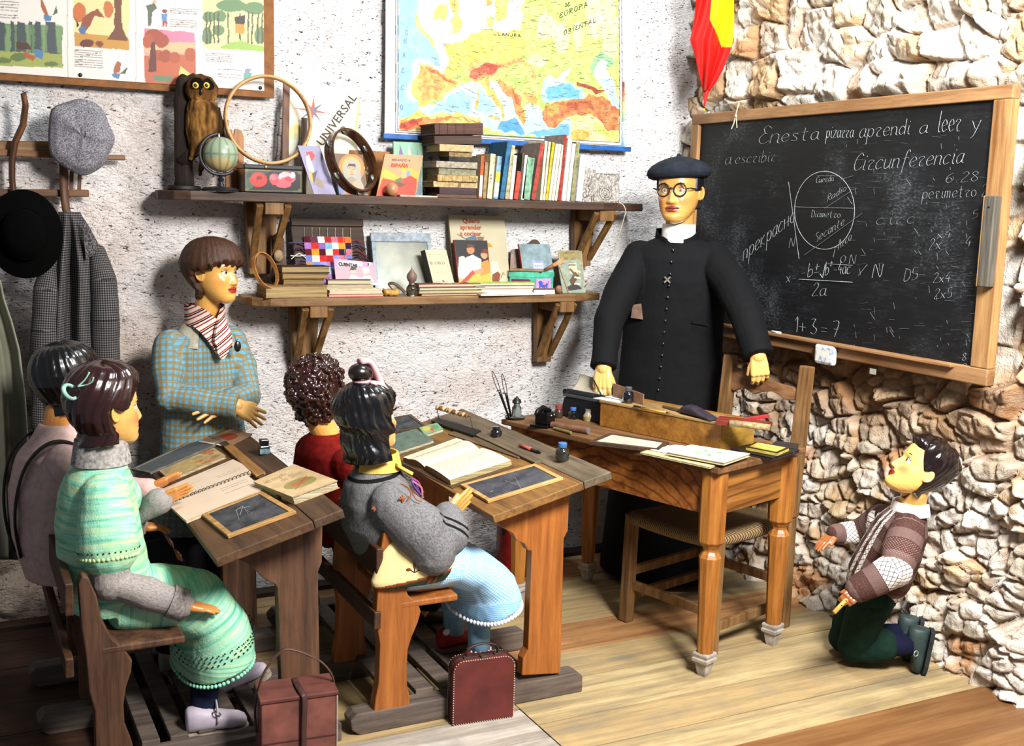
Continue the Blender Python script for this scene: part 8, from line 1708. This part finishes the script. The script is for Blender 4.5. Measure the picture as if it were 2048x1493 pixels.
# ---------------------------------------------------------------- right desk
def right_desk_items():
    P0,n=edgeR(0,0),nR; E=.0006
    lw=wood('#c29a64','#a67e48','x',.9,.5,'#8a6232',wear=.15); dw=wood('#5a4630','#453422','y',.9,.6,'#2c2015')
    slate('school_slate','dark-framed slate at the far end of the orange desk',((770,868),(852,852),(822,828),(770,838)),P0,n,.012,dw,E,.008,None,'#26282a')
    def cov(cv,q): cv.mottle(.10,8); 
    lying('green_book','grey-green cloth book lying far left on the orange desk','book',((760,915),(868,880),(832,858),(740,882)),P0,n,E,.014,flat('#5f6e62',.7,.1,amt=.15,scale=40),None,None)
    def sm(cv,q): cv.ell((.3,.6),(.2,.3),'#b5b04a'); cv.ell((.7,.5),(.2,.3),'#4f8a5a'); cv.ell((.5,.3),(.1,.2),'#b5503a')
    lying('small_book','small colourful-covered book behind the grey-green book','book',((850,870),(886,858),(874,846),(838,856)),P0,n,E,.012,flat('#6a8a6a',.6),None,sm,36,edgecol='#7d9a72')
    # bead frame
    Q=[onplane(a,b,P0+n*.014,n) for a,b in ((946,871),(962,861),(876,836),(862,842))]; t=thing('bead_frame','black wooden bar with a wire row of wooden counting beads','bead counter',sum(Q,V())/4); put('base_bar',slab(Q,-n,.0135),flat('#17140f',.5,.3,amt=.3),t,bevel=.001)
    a,b=onplane(878,836,P0+n*.014,n),onplane(945,856,P0+n*.014,n); up=n*.045; put('wire',MB().tube([a,a+up*.5+(a-b)*.01,a+up,b+up,b+up*.5,b],.0016,6),flat('#4a4640',.4,.5,.6),t)
    r=random.Random(5)
    for k in range(10): p=(a+up).lerp(b+up,.04+.92*k/9.5); d=(b-a).normalized(); M_=d.to_track_quat('Z','Y').to_matrix(); put('bead',MB().lathe([(.003,-.006),(.009,-.005),(.0105,0),(.009,.005),(.003,.006)],p,16,M_),flat(['#b5936a','#6d4a28','#c9ab82','#8a6238'][k%4],.4,.4),t,smooth=True,angle=.9)
    p=onplane(992,873,P0,n); ink_bottle('black_inkwell','round black glass inkwell on the orange desk strip',p,.022,.036,flat('#100d12',.1,.6,coat=.7),flat('#1a161c',.15,.6,coat=.7))
    p=onplane(1124,922,P0,n); ink_bottle('ink_bottle','dark ink bottle with blue cap on the orange desk edge',p,.0235,.062,flat('#26241f',.1,.6,coat=.6),flat('#3f6d9c',.5,.3))
    a,b=onplane(1040,891,P0+n*.006,n),onplane(1082,906,P0+n*.006,n); t=thing('red_pen','short red and black pen lying on the orange desk','pen',a.lerp(b,.5)); put('barrel',MB().tube([a,a.lerp(b,.55)],.0055,12),flat('#c45448',.35,.4),t,smooth=True); put('nib_holder',MB().tube([a.lerp(b,.55),a.lerp(b,.9),b],[.0052,.005,.002],12),flat('#15110f',.3,.4),t,smooth=True)
    Q=[onplane(a,b,P0+n*.0045,n) for a,b in ((1036,916),(1058,908),(910,862),(896,868))]; put('wooden_ruler',slab(Q,-n,.0040),wood('#6d5a3e','#564530','y',1,.6,'#3a2d1c'),None,bevel=.001,label='thin grey-brown ruler lying along the orange desk ledge',cat='ruler')
    # open book
    t=thing('open_book','thick open book with printed pages on the orange desk','book',onplane(915,930,P0,n))
    def pages_(q4,name,hgt,seed):
        Q=[onplane(a,b,P0+n*E,n) for a,b in q4]; A=Q[1]-Q[0]; B=Q[3]-Q[0]; cv=Canvas(100,80,'#d6cbb0'); cv.mottle(.03,5); r=random.Random(seed)
        for k in range(11): cv.lines(.08,.92,[.92-k*.075],'#7d745f',.006,seed+k,.008)
        cv.rect(.55,.55,.85,.82,'#cfc4a8'); cv.line([(.58,.58),(.82,.58),(.82,.80),(.58,.80),(.58,.58)],.008,'#8d846c'); cv.line([(.60,.60),(.8,.78)],.006,'#8d846c')
        u=np.linspace(0,1,100); v=np.linspace(0,1,80); U,W2=np.meshgrid(u,v); q=[np.array(p) for p in Q]; H=hgt(W2)
        P=(q[0]*((1-U)*(1-W2))[...,None]+q[1]*(U*(1-W2))[...,None]+q[2]*(U*W2)[...,None]+q[3]*((1-U)*W2)[...,None])+np.array(n)*H[...,None]; me=gridmesh(P); setcol(me,lin_np(cv.a.reshape(-1,3))); put(name,me,painted(.8,.1),t)
        # block of leaves below
        m=MB(); top=[V(P[i,j]) for i,j in [(k,0) for k in range(0,80,8)]+[(79,0)]]; bot=[V(q[0]).lerp(V(q[3]),i/79) for i in list(range(0,80,8))+[79]]
        top2=[V(P[i,99]) for i in list(range(0,80,8))+[79]]; bot2=[V(q[1]).lerp(V(q[2]),i/79) for i in list(range(0,80,8))+[79]]; N=len(top); k=0
        m.v=[tuple(p-n*.0004) for p in top]+[tuple(p) for p in bot]+[tuple(p-n*.0004) for p in top2]+[tuple(p) for p in bot2]
        for i in range(N-1): m.f+=[(i,i+1,N+i+1,N+i),(2*N+i,3*N+i,3*N+i+1,2*N+i+1),(i,2*N+i,2*N+i+1,i+1),(N+i,N+i+1,3*N+i+1,3*N+i)]
        m.f+=[(0,N,3*N,2*N),(N-1,3*N-1,4*N-1,2*N-1)]; put(name+'_block',m,paper_edge('#b9a878'),t)
    pages_(((902,972),(1024,932),(960,905),(850,940)),'near_page',lambda w: .020+.006*np.sin(w*PI)*1.0-.012*np.clip((w-.86)/.14,0,1)**2,3)
    pages_(((850,940),(960,905),(915,885),(808,924)),'far_page',lambda w: .012+.018*np.sin(np.clip(w*1.5,0,1)*PI*.75)*(1-.6*w),8)
    Q=[onplane(a,b,P0+n*.0008,n) for a,b in ((905,978),(1030,935),(914,882),(800,926))]; put('cover',slab(Q,n*1,.0018),flat('#4f3a24',.6),t)
    ch=[[(1010,962),(1040,972)],[(1030,955),(1042,978)],[(980,985),(986,982)]]
    slate('school_slate','slate with pale rounded frame at the near edge of orange desk',((975,1002),(1126,955),(1070,927),(920,969)),P0,n,.015,lw,E,.010,ch,'#2c2c33')
right_desk_items()
# ---------------------------------------------------------------- things on the teacher's table
def table_items():
    z=TZ+.0006; A=Ta; 
    def tp(a,b,h=0): p=at(a,b,z=z+h); return p
    # sloped writing box: sides given from its bottom corners
    c0=tp(1440,903); c1=tp(1199,852); d=(c1-c0).normalized(); dn=V((d.y,-d.x,0)); dn=dn if dn.x>0 else -dn; dp=.21; L=(c1-c0).length
    bw=wood('#9a6a2c','#835620','x',.8,.45,'#5f3b14',wear=.15,coat=.1); bw2=wood('#a8853a','#8f6e2a','x',.8,.45,'#6d5220',wear=.1); bt=wood('#9c7f52','#83683f','y',.8,.5,'#5d4526',wear=.25)
    hz=.092; q=[c0,c1,c1+dn*dp,c0+dn*dp]; t=thing('writing_box','long wooden desk-top writing box on the teacher table','box',c0.lerp(c1,.5)+dn*dp/2)
    put('box_body',MB().hexa(q,[p+Z3*hz for p in q]),bw,t,bevel=.002); put('side_panel',slab([c0-d*.0012+dn*.004,c0-d*.0012+dn*(dp-.004),c0-d*.0012+dn*(dp-.004)+Z3*(hz-.003),c0-d*.0012+dn*.004+Z3*(hz-.003)],d,.001),bw2,t)
    put('lid',MB().hexa([p+Z3*hz for p in (c0-d*.004-dn*.004,c1+d*.004-dn*.004,c1+d*.004+dn*(dp*.62),c0-d*.004+dn*(dp*.62))],[p+Z3*(hz+.010) for p in (c0-d*.004-dn*.004,c1+d*.004-dn*.004,c1+d*.004+dn*(dp*.62),c0-d*.004+dn*(dp*.62))]),bt,t,bevel=.002)
    zt=z+hz+.0106
    bz=lambda a,b,h=0: at(a,b,z=zt+h)
    ink_bottle('ink_bottle','small black ink bottle with grey stopper on the writing box',bz(1256,806),.0215,.062,flat('#0c0d12',.08,.6,coat=.8),flat('#4a4d52',.35,.5))
    for a,b,c,lab,r_ in ((1282,817,1342,'yellow pencil lying on the writing box lid','#b5802f'),(1268,812,1310,'dark pen lying behind the yellow pencil','#1d1916')):
        p,q_=bz(a,b,.0035),bz(c,b+10,.0035); t=thing('pencil',lab,'pencil',p.lerp(q_,.5)); put('shaft',MB().tube([p,p.lerp(q_,.85)],.0035,8),flat(r_,.4,.4),t,smooth=True); put('point',MB().tube([p.lerp(q_,.85),q_],[.0035,.0006],8),flat('#5a4028',.6),t,smooth=True)
    p,q_=bz(1328,813,.006),bz(1362,822,.006); put('wooden_peg',MB().bar(p,q_,.016,.011),wood('#6d553a','#55402a','x',1,.6,'#332516'),None,bevel=.002,label='short brown wooden block behind the purple case',cat='block')
    p,q_=bz(1362,826),bz(1432,842); m=MB(); ax=(q_-p); u=ax.normalized(); s=u.cross(Z3); loft(m,[(p+ax*k/8+Z3*(.014*hh),s*(.026*ww),Z3*(.014*hh)) for k,(hh,ww) in enumerate(((.6,.5),(1.1,.9),(1.35,1.0),(1.3,1.05),(1.1,1.08),(.85,1.1),(.6,1.1),(.35,1.05),(.2,.95)))],22,.8); put('spectacle_case',m,flat('#2c2430',.5,.3,amt=.3,scale=30),None,True,label='soft dark purple leather case on the writing box',cat='case')
    # rolled book and red book at the back
    p,q_=bz(1436,846,.016)+dn*.02,bz(1530,858,.014)+dn*.03; t=thing('rolled_book','old book with cream spine and red cover at the writing box end','book',p); ax=q_-p; u=ax.normalized(); s=u.cross(Z3); 
    sp0=p+dn*.005; put('spine_roll',MB().tube([p+u*.03,q_],[.015,.014],16,flat=.8),flat('#9a8660',.9,.1,amt=.3,scale=70),t,smooth=True); put('red_cover',MB().hexa([p-u*.02+dn*.0-Z3*.012,q_-u*.03+dn*.0-Z3*.012,q_-u*.04+dn*.09-Z3*.010,p-u*.06+dn*.09-Z3*.010],[p-u*.02+Z3*.006,q_-u*.03+Z3*.006,q_-u*.04+dn*.09+Z3*.006,p-u*.06+dn*.09+Z3*.006]),flat('#6a2418',.5),t,bevel=.002)
    a,b=c0+dn*(dp*.64)+Z3*(hz+.006),c0-d*.015+dn*(dp+.06)+Z3*(hz+.006); put('red_ruler',MB().bar(a,b,.016,.012),flat('#a02a34',.45,.4),None,bevel=.002,label='red bar lying over the right end of the writing box',cat='ruler')
    # thin board and papers behind the ink bottle
    p,q_=bz(1212,797)+dn*.02,bz(1272,812)+dn*.02; W=[p,q_,q_+Z3*.040,p+Z3*.055]; put('thin_board',slab([w+dn*.02 for w in W],dn,.006),flat('#7d5d44',.6,.2,amt=.15),None,label='thin brown board standing on the box by the right hand of the robed person',cat='board')
    for a,b,c_,e,lab in ((1186,797,1236,806,'white paper sheet under the hand on writing box'),(1210,794,1250,802,'second white paper sheet beside the thin board')):
        p,q_=bz(a,b,.0004 if 'second' not in lab else .0012),bz(c_,e,.0004 if 'second' not in lab else .0012); s=dn*.05; put('paper_sheet',MB().hexa([p,q_,q_+s,p+s],[w+Z3*.0006 for w in (p,q_,q_+s,p+s)]),flat('#d5d6d8',.7,.1,amt=.05),None,label=lab,cat='paper')
    # framed slate, paper pile, dark folder
    P0=V((0,0,z)); fw=wood('#4a3524','#38271a','x',1,.6,'#221710'); fw2=wood('#59432e','#433020','x',1,.6,'#291c11')
    t,Q=slate('framed_sheet','shallow dark wood frame holding a pale sheet at table front',((1178,883),(1318,899),(1338,884),(1220,866)),P0,Z3,.016,fw,0,.014,None,'#a9a391'); t['category']='frame'; t.children[4].data.materials[0]=flat('#b0ab98',.6,.2,amt=.12,scale=30)
    for i,(q4,h0,th,c,lab) in enumerate((((((1280,905),(1420,935),(1470,915),(1330,890))),0,.006,'#b9a77e','yellowed loose papers with curled edge on the table corner'),(((1300,900),(1438,926),(1492,906),(1350,890)),.0064,.005,'#d9d6c8','white paper sheets on the yellowed papers'))):
        t,Q=lying('paper_pile',lab,'papers',q4,P0,Z3,h0,th,flat(c,.8,.1,amt=.12,scale=30),pg=flat('#b5a27a',.9,.1,amt=.3,scale=200),inset=.01,boards=.001)
    def leaf(cv,q):
        cv.mottle(.02,4); c=(.52,.52)
        for k in range(9): a=.3+k*.7; cv.poly([(c[0],c[1]),(c[0]+.2*math.cos(a)-.04*math.sin(a),c[1]+.24*math.sin(a)+.05*math.cos(a)),(c[0]+.25*math.cos(a),c[1]+.3*math.sin(a)),(c[0]+.2*math.cos(a)+.04*math.sin(a),c[1]+.24*math.sin(a)-.05*math.cos(a))],'#6fae62' if k%2 else '#a4cf96')
        cv.lines(.1,.4,(.85,.8),'#c9a0a0',.008,2)
    lying('leaf_booklet','pale booklet with a green leaf drawing on top of paper pile','booklet',((1332,904),(1448,926),(1500,908),(1382,890)),P0,Z3,.0118,.010,flat('#cdbf9a',.7),None,leaf,70,edgecol='#e6e4d8')
    t,Q=lying('dark_folder','dark brown flat folder at the right end of the table','folder',((1460,898),(1545,916),(1600,900),(1500,888)),P0,Z3,0,.011,flat('#2c241f',.6,.2,amt=.2),pg=flat('#2a221d',.7))
    def yel(cv,q): cv.rect(.08,.1,.92,.9,'#c9b956'); cv.lines(.25,.75,(.5,),'#3a3018',.03,2)
    lying('yellow_box','small dark box with yellow label lying on the dark folder','box',((1492,894),(1555,906),(1578,896),(1512,884)),P0,Z3,.0115,.014,flat('#2e2416',.5),None,yel,50,edgecol='#3a2e1c',inset=.0,pg=flat('#b9a648',.6))
    lying('dark_pad','small dark pad behind the yellow-labelled box','pad',((1540,892),(1590,898),(1598,888),(1552,882)),P0,Z3,0,.022,flat('#2a2624',.6),pg=flat('#3a342f',.7))
    p=tp(1570,868)+dn*.03; put('curled_strip',MB().ring(tp(1556,880)+Z3*.02+dn*.035,.018,.004,24,6,Matrix.Rotation(PI/2,3,'X')@Matrix.Rotation(.6,3,'Y'),2.2),flat('#a59a86',.7),None,True,label='curled pale strip behind the writing box end',cat='strip')
    # pen stand with quills
    p=tp(1030,838); t=thing('pen_stand','glass inkwell stand holding black dip pens at far table corner','pen stand',p); put('dish',MB().lathe([(.030,0),(.040,.004),(.042,.010),(.036,.008),(.01,.006)],p,32),flat('#17181a',.25,.5),t,smooth=True,angle=.7); put('inkwell',MB().lathe([(.017,.010),(.020,.016),(.019,.045),(.012,.055),(.012,.062)],p+V((.006,0,0)),24),glassm('#a8b4b0'),t,smooth=True,angle=.7); put('lid',MB().lathe([(.015,.062),(.019,.066),(.016,.076),(.006,.084),(.003,.090)],p+V((.006,0,0)),20),flat('#23211f',.35,.5,.4),t,smooth=True,angle=.7)
    for a,b,c_,e,lab in ((1018,836,984,742,'left black dip pen leaning in the pen stand'),(1022,834,1004,748,'right black dip pen leaning in the pen stand')):
        p0=tp(a,b,.014); y=p0.y; p1=at(c_,e,y=y-.01); t=thing('dip_pen',lab,'pen',p0); put('holder',MB().tube([p0,p0.lerp(p1,.5),p0.lerp(p1,.55)],[.004,.0055,.004],10),flat('#0f0f10',.4,.4),t,smooth=True); s=V((.004,0,.001)); put('wire_loop',MB().tube(cat_curve([p0.lerp(p1,.5)-s,p0.lerp(p1,.8)-s*1.6,p1,p0.lerp(p1,.8)+s*1.6,p0.lerp(p1,.5)+s],5),.0014,6),flat('#131313',.4,.4,.4),t,smooth=True)
    # rubber stamp holder
    p=tp(1090,852); M_=Matrix.Translation(p)@Matrix.Rotation(TA+.25,4,'Z'); t=thing('hole_punch','black iron hole punch at the far left of the table','hole punch',p); ir=flat('#0c0c0d',.35,.5,.3)
    put('base_plate',MB().box((-.05,-.04,0),(.05,.04,.008),M_),ir,t,bevel=.002); put('upright',MB().box((-.03,-.03,.008),(.012,.03,.055),M_).box((.016,-.02,.008),(.045,.025,.05),M_),ir,t,bevel=.005); put('lever',MB().tube([M_@V((.03,0,.055)),M_@V((-.02,0,.072)),M_@V((-.06,0,.066)),M_@V((-.075,0,.055))],[.010,.012,.009,.006],12),ir,t,smooth=True); put('screw',MB().ell(M_@V((-.01,-.032,.045)),(.004,.004,.004),10,8).ell(M_@V((.03,-.022,.042)),(.004,.004,.004),10,8),flat('#a59a94',.3,.5,.8),t,smooth=True); put('steel_edge',MB().box((-.01,-.045,0),(.045,-.036,.010),M_),flat('#8d9296',.3,.5,.8),t)
    # bottles and rollers
    p=tp(1146,838); ink_bottle('glue_bottle','small clear bottle with bright blue cap behind the roller',p,.0185,.046,glassm('#c9d4d8'),flat('#3f6fc4',.4,.4)); 
    p=tp(1176,842); t=thing('glass_jar','small cloudy glass jar right of the blue-capped bottle','jar',p); put('jar',MB().lathe([(.018,0),(.020,.004),(.020,.022),(.013,.032),(.012,.044),(.013,.046)],p,24),flat('#8f8a76',.15,.5,amt=.2),t,smooth=True,angle=.7); put('label_band',MB().lathe([(.0203,.006),(.0205,.007),(.0205,.018),(.0203,.019)],p,24),flat('#8a6d34',.6),t,smooth=True)
    p=tp(1117,836); t=thing('red_bottle','small bottle with a dull red cap behind the hole punch','bottle',p); put('bottle',MB().lathe([(.015,0),(.017,.003),(.017,.030),(.012,.036)],p,20),flat('#3a2a26',.3),t,smooth=True,angle=.7); put('cap',MB().lathe([(.014,.036),(.014,.052),(.012,.053)],p,20),flat('#8a3a34',.5),t,smooth=True,angle=.7)
    a,b=tp(1104,850,.013),tp(1176,862,.013); t=thing('wooden_roller','brown wooden roller lying in front of the small bottles','roller',a.lerp(b,.5)); put('roller',MB().tube([a,b],.013,20),flat('#6a4a38',.5,.3,amt=.25),t,smooth=True,angle=.7); put('end_cap',MB().tube([b,b+(b-a).normalized()*.003],.0125,20),flat('#5f6266',.4,.4),t)
    a,b=tp(1108,857,.007),tp(1142,866,.007); put('short_dowel',MB().tube([a,b],.006,14),flat('#6d6034',.6),None,True,label='short olive dowel in front of the wooden roller',cat='dowel',angle=.7)
    # typewriter behind, with a sheet of paper
    a=c1+d*.012+dn*.03; e1=d; e2=dn; t=thing('typewriter','black typewriter with a curved paper sheet at far side of table','typewriter',a+e1*.11+e2*.08); bk=flat('#0e0e10',.35,.4,.2)
    F=lambda u,v,h: a+e1*u+e2*v+Z3*h
    put('body',MB().hexa([F(0,0,0),F(.23,0,0),F(.23,.14,0),F(0,.14,0)],[F(0,.02,.075),F(.23,.02,.075),F(.23,.13,.075),F(0,.13,.075)]),bk,t,bevel=.006); put('platen',MB().tube([F(-.012,.06,.088),F(.245,.06,.088)],.015,18),flat('#1c1e20',.4,.4),t,smooth=True,angle=.7); put('platen_knob',MB().tube([F(.245,.06,.088),F(.262,.06,.088)],.012,14),bk,t,smooth=True,angle=.7); put('carriage_rail',MB().bar(F(-.01,.03,.082),F(.24,.03,.082),.010,.012),flat('#54585c',.35,.5,.6),t,bevel=.002)
    nu,nv=30,30; P=np.zeros((nv,nu,3))
    for i in range(nv):
        s=i/(nv-1)
        for j in range(nu): u=j/(nu-1); P[i,j]=F(.06+.165*u,.058+.05*s+.012*math.sin(s*3),.098+.066*s*(.70+.30*u)+.010*math.sin(s*PI)*(1-u))
    o=put('paper',gridmesh(P),flat('#a89f8c',.8,.1,amt=.06),t,smooth=True); sd=o.modifiers.new('thick','SOLIDIFY'); sd.thickness=.0008
    put('paper_rod',MB().tube([F(.05,.048,.100),F(.105,.058,.158)],.0028,8),flat('#151515',.4),t,smooth=True)
table_items()
# ---------------------------------------------------------------- bags
def bags():
    # suitcase
    a=at(905,1453,z=0); b=at(1027,1435,z=0); d=(b-a).normalized(); s=V((-d.y,d.x,0)); L=(b-a).length; H=at(1027,1318,y=b.y).z+.012; Wd=.054; lm=flat('#5a2420',.5,.35,amt=.18,scale=14,bump=.15); dk=flat('#3a1d18',.5,.3); t=thing('suitcase','small reddish-brown suitcase with white stitching on the floor','suitcase',a.lerp(b,.5)+s*Wd/2)
    r=.035; out=[(0,0),(L,0),(L,H-r)]
    for k in range(7): out.append((L-r+r*math.cos(k*PI/12),H-r+r*math.sin(k*PI/12)))
    for k in range(7): out.append((r-r*math.sin(k*PI/12),H-r+r*math.cos(k*PI/12)))
    fn=lambda u,v,q:a+d*u+s*q+Z3*v
    put('front_panel',MB().prism(out,0,.022,fn),lm,t,bevel=.004); put('back_panel',MB().prism(out,.026,Wd,fn),dk,t,bevel=.004); put('seam_band',MB().prism([(u*.985+L*.0075,v*.985) for u,v in out],.020,.028,fn),flat('#2a1512',.6),t)
    st=flat('#b9a48c',.7)
    for off,nm in ((-.001,'stitching'),(Wd-.0005,'stitching')):
        m=MB(); n_=len(out); 
        for i in range(n_):
            p,q=V(fn(*out[i],off)),V(fn(*out[(i+1)%n_],off)); Ls=(q-p).length; k=max(1,int(Ls/.0075))
            for j in range(k): 
                c=p.lerp(q,(j+.5)/k); cc=a+d*(L/2)+Z3*(H/2)+s*off; c=c.lerp(cc,.012); m.ell(c,.0021,6,4)
        put(nm,m,st,t,kind='stuff')
    hb=flat('#33201a',.5); hx=L*.5; put('handle',MB().tube(cat_curve([fn(L*.25,H,.024),fn(L*.27,H+.028,.024),fn(L*.5,H+.040,.024),fn(L*.73,H+.028,.024),fn(L*.75,H,.024)],5),.006,10,flat=.6),hb,t,smooth=True)
    for u in (.25,.75): put('handle_mount',MB().box((-.012,-.008,0),(.012,.008,.006),Matrix.Translation(fn(L*u,H-.002,.024))@Matrix.Rotation(math.atan2(d.y,d.x),4,'Z')),flat('#4a4038',.4,.4,.5),t,bevel=.001)
    put('clasp',MB().box((-.010,-.010,0),(.010,.010,.008),Matrix.Translation(fn(L*.5,H-.002,.012))@Matrix.Rotation(math.atan2(d.y,d.x),4,'Z')),flat('#54483c',.4,.4,.5),t,bevel=.001)
    # school satchel
    yv=2.835; a=at(524,1414,y=yv); b=at(672,1386,y=yv); zt=.255; a.z=b.z=zt; a=V((a.x,yv+.01,0)); b=V((b.x,yv-.01,0)); d=(b-a).normalized(); s=V((-d.y,d.x,0)); L=(b-a).length; D=.11; H=.248; t=thing('school_satchel','brown box-shaped school satchel with strap standing by dark desk','satchel',a.lerp(b,.5)+s*D/2); fn=lambda u,v,q:a+d*u+s*q+Z3*v
    sm=flat('#77463c',.6,.3,amt=.25,scale=12,bump=.2); edge=flat('#a08a78',.7)
    put('body',MB().hexa([fn(0,.0,0),fn(L,0,0),fn(L,0,D),fn(0,0,D)],[fn(0,H-.004,0),fn(L,H-.004,0),fn(L,H-.004,D),fn(0,H-.004,D)]),sm,t,bevel=.004); put('lid',MB().hexa([fn(-.004,H-.008,-.004),fn(L+.004,H-.008,-.004),fn(L+.004,H-.006,D+.002),fn(-.004,H-.006,D+.002)],[fn(-.004,H+.004,-.004),fn(L+.004,H+.004,-.004),fn(L+.002,H+.010,D+.002),fn(-.002,H+.010,D+.002)]),flat('#5d332b',.6,.3,amt=.2,scale=12),t,bevel=.003)
    put('panel_seam',MB().bar(fn(.004,H*.5,-.001),fn(L-.004,H*.5,-.001),.002,.003),flat('#4a2721',.7),t)
    put('worn_edge',MB().bar(fn(L,.0,-.0005),fn(L,H-.01,-.0005),.004,.004),edge,t)
    stp=flat('#3d241f',.55); put('strap',MB().tube(cat_curve([fn(L*.52,H+.011,D*.9),fn(L*.52,H+.012,D*.4),fn(L*.54,H+.008,.0),fn(L*.56,H-.01,-.008),fn(L*.55,H*.6,-.006),fn(L*.55,.02,-.006)],5),.009,8,flat=.3),stp,t,smooth=True)
    put('carry_strap',MB().tube(cat_curve([fn(-.004,H*.55,D*.5),fn(-.008,H*.85,D*.5),fn(.015,H+.05,D*.55),fn(.06,H+.105,D*.6),fn(L*.45,H+.112,D*.6),fn(L*.8,H+.075,D*.55),fn(L*.98,H+.03,D*.5),fn(L+.006,H-.02,D*.5)],6),.0065,8,flat=.45),flat('#4d3026',.55),t,smooth=True)
    # embroidered shoulder bag of the girl in grey
    c=V((1.235,3.03,.515)); t=thing('shoulder_bag','cream and green embroidered shoulder bag beside the grey jumper','bag',V((1.275,3.03,.42)))
    m=MB(); loft(m,[(c+V((-.02,.0,-.062)),V((.115,0,0)),V((0,.028,0))),(c+V((-.015,0,-.04)),V((.128,0,0)),V((0,.034,0))),(c+V((.0,0,.0)),V((.128,0,0)),V((0,.032,0))),(c+V((.01,.0,.05)),V((.118,0,0)),V((0,.026,0))),(c+V((.02,.005,.085)),V((.10,0,0)),V((0,.018,0)))],36,.8); me=fuse(m,.004,3); P=co_of(me); col=np.tile([.84,.76,.54],(len(P),1)); e=.12*(P[:,0]-c.x); col[P[:,2]<c.z-.040+e]=[.15,.19,.12]; col[np.abs(P[:,2]-(c.z-.040+e))<.004]=[.50,.22,.10]; k=(P[:,0]-c.x)-.5*(P[:,2]-c.z); col[(k>.060)&(k<.075)]=[.18,.20,.10]; col[(np.abs(k-.058)<.004)|(np.abs(k-.078)<.004)]=[.50,.22,.10]; setcol(me,lin_np(col)); put('bag_body',me,painted(.85,.15,bump=.4),t)
    og=flat('#7a2c14',.8); gk=flat('#23281c',.8); f=lambda px,py:at(px,py,y=2.998)
    put('leaf_motif',MB().tube([f(829,1146),f(829,1134)],.0022,6).tube([f(829,1146),f(818,1139)],.0018,6).tube([f(829,1146),f(841,1139)],.0018,6),gk,t); put('leaf_motif',MB().ell(f(829,1132),(.005,.003,.008),8,6).ell(f(817,1140),(.008,.003,.005),8,6).ell(f(841,1140),(.008,.003,.005),8,6),og,t,smooth=True)
    put('square_motif',MB().tube([f(856,1105),f(866,1102),f(863,1115),f(854,1117),f(856,1105)],.0018,6),og,t)
    for px,py in ((893,1090),(898,1100)): put('clasp_bead',MB().ell(at(px,py,y=3.02),.010,12,8),flat('#b5882f',.25,.5,.7),t,smooth=True)
    # wool skein
    t=thing('yarn_bundle','small purple and pink yarn bundle hanging beside grey jumper','yarn',at(835,1005,y=3.12)); r=random.Random(3)
    for k in range(9):
        a,b=at(824+r.uniform(-3,3),960+r.uniform(-4,4),y=3.05+r.uniform(-.01,.01)),at(842+r.uniform(-4,5),990+r.uniform(-6,8),y=3.04+r.uniform(-.01,.01)); mid=a.lerp(b,.5)+V((r.uniform(-.01,.018),0,r.uniform(-.01,.012))); put('yarn_strand',MB().tube(cat_curve([a,mid,b],5),.0032,6),flat(['#4a2f6a','#3a2a7a','#b5606a','#7a3a6a','#c4786a'][k%5],.8),t,smooth=True)
    # dark red cylinder under the desk
    p=at(1092,1128,z=0); p=V((2.17,4.19,0)); t=thing('fire_extinguisher','dark red cylinder standing in shadow behind the orange desk','fire extinguisher',p); rd=flat('#6d0f12',.4,.4); put('cylinder',MB().lathe([(.075,0),(.08,.01),(.08,.34),(.06,.40),(.025,.43),(.022,.46)],p,28),rd,t,smooth=True,angle=.7); put('valve',MB().lathe([(.02,.46),(.028,.47),(.02,.50)],p,16),flat('#1a1a1a',.4),t,smooth=True,angle=.7); put('nozzle_hose',MB().tube(cat_curve([p+V((0,-.02,.48)),p+V((-.06,-.06,.46)),p+V((-.085,-.06,.36)),p+V((-.085,-.06,.2))],4),.008,8),flat('#141414',.5),t,smooth=True)
bags()

GROUPS={'old_book':'old books in the stack on the upper shelf','brown_book':'brown books at the left of the lower shelf','exercise_book':'exercise books piled on the lower shelf','notebook':'notebooks piled on the lower shelf','magazine':'magazines piled on the lower shelf','school_slate':'school slates on the desks','school_desk':'school desks','wall_shelf':'wall shelves','dip_pen':'dip pens in the stand','ink_bottle':'ink bottles','metal_plaque':'metal plaques at the shelf end','picture_book':'picture books on the dark desk','pencil':'pencils on the writing box','paper_sheet':'paper sheets on the writing box','paper_pile':'papers on the table','wooden_ruler':'rulers on the school desks'}
for o in [o for o in bpy.data.objects if o.parent is None and o.name.split('.')[0] in GROUPS]: o['group']=GROUPS[o.name.split('.')[0]]
